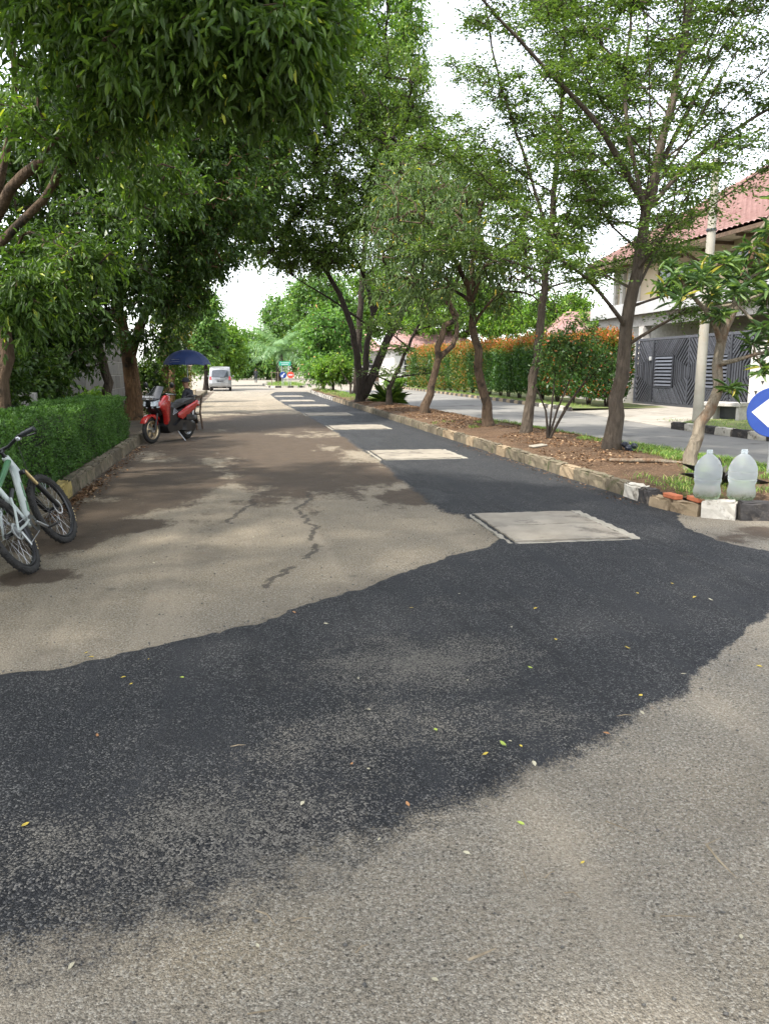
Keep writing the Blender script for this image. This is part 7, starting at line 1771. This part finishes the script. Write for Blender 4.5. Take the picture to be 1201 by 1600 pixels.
# ------------------------------------------------------------------ fallen leaves and twigs on the road
cols = dict(y=('yellow', (.42, .31, .04), (.50, .38, .07)), o=('orange-brown', (.28, .13, .05), (.36, .19, .085)), p=('pale straw', (.34, .31, .21), (.44, .40, .29)), g=('yellow-green', (.22, .30, .05), (.34, .40, .08)), b=('grey-brown', (.16, .14, .11), (.26, .23, .19)))
for k, (nm, a, b) in cols.items(): M['fl_' + k] = surf('fallen_leaf_' + nm, a, b, 40, .6, .2, 60, .002, .12)
def leaf_mesh(curl, seed):
    r = random.Random(seed); V = []; n = 7
    for i in range(n):
        t = i / (n - 1); w = .26 * math.sin(math.pi * min(1, t * .97 + .02)) ** .8
        zc = curl * (4 * (t - .5) ** 2) * .12
        for s_ in (-1, 0, 1): V.append((t - .5, s_ * w, zc + abs(s_) * w * (.25 + .2 * r.random()) + .02))
    fs = [(i * 3 + j, i * 3 + j + 1, i * 3 + j + 4, i * 3 + j + 3) for i in range(n - 1) for j in range(2)]
    m = MB().add(V, fs); m.tube([(-.5, 0, .04), (-.68, .03, .05)], .015, 4)
    return m.mesh('fallen_leaf', True)
lmeshes = [leaf_mesh(c, i) for i, c in enumerate((.3, 1.0, -.3, .7))]
ORD = ['nearest', 'second nearest', 'third nearest', 'fourth nearest', 'fifth nearest', 'sixth nearest', 'seventh nearest', 'eighth nearest', 'ninth nearest', 'tenth nearest', 'eleventh nearest', 'twelfth nearest', 'thirteenth nearest', 'fourteenth nearest', 'fifteenth nearest', 'sixteenth nearest', 'seventeenth nearest', 'eighteenth nearest', 'nineteenth nearest', 'twentieth nearest']
leaf_n = {}
for i, (x, y, c, s_) in enumerate(sorted(LEAVES, key=lambda q: q[0] ** 2 + q[1] ** 2)):
    me = lmeshes[i % 4].copy(); me.materials.clear()
    o = link('fallen_leaf', me, M['fl_' + c])
    fresh = poly_sd(np.array([x]), np.array([y]), PATCH)[0] > -.05
    o.location = (x, y, .024 if fresh else .003); s_ *= .62; o.scale = (s_, s_, s_); o.rotation_euler = (random.uniform(-.2, .2), random.uniform(-.2, .2), random.uniform(0, 6.28))
    where = 'black fresh asphalt' if fresh else 'tan worn road'
    if c == 'b': lab = 'single curled grey-brown leaf on the stained part of the road'
    else:
        kk = (c, where); leaf_n[kk] = leaf_n.get(kk, 0) + 1
        lab = '%s fallen leaf on the %s, %s of its colour' % (cols[c][0], where, ORD[leaf_n[kk] - 1])
    o['label'] = lab; o['category'] = 'leaf'; o['group'] = '%s fallen leaves on the %s' % (cols[c][0], where)
M['twig'] = surf('dry_twig', (.13, .10, .065), (.27, .22, .15), 30, .85, .4, 80, .002, .2)
TWIGS = TWIGS[:2] + sorted(TWIGS[2:], key=lambda q: q[0][0] ** 2 + q[0][1] ** 2)
for i, P in enumerate(TWIGS):
    pts = [(x, y, .018 + .006 * (j % 2)) for j, (x, y) in enumerate(P)]
    m = MB().tube(pts, [.0042 if i < 2 else .0024, .0038 if i < 2 else .0022, .0012], 6)
    if i == 0: m.tube([pts[0], (pts[0][0] + .06, pts[0][1] + .01, .03)], [.002, .001], 5)
    o = m.obj('fallen_twig', M['twig'], None, smooth=True)
    o['label'] = 'forked dry twig, largest on the near right of the road' if i == 0 else ('thick pale twig on the near tan road' if i == 1 else 'thin dry straw-like twig on the road, %s to the camera' % ORD[max(0, i - 2)])
    o['category'] = 'twig'; o['group'] = 'dry twigs on the road'
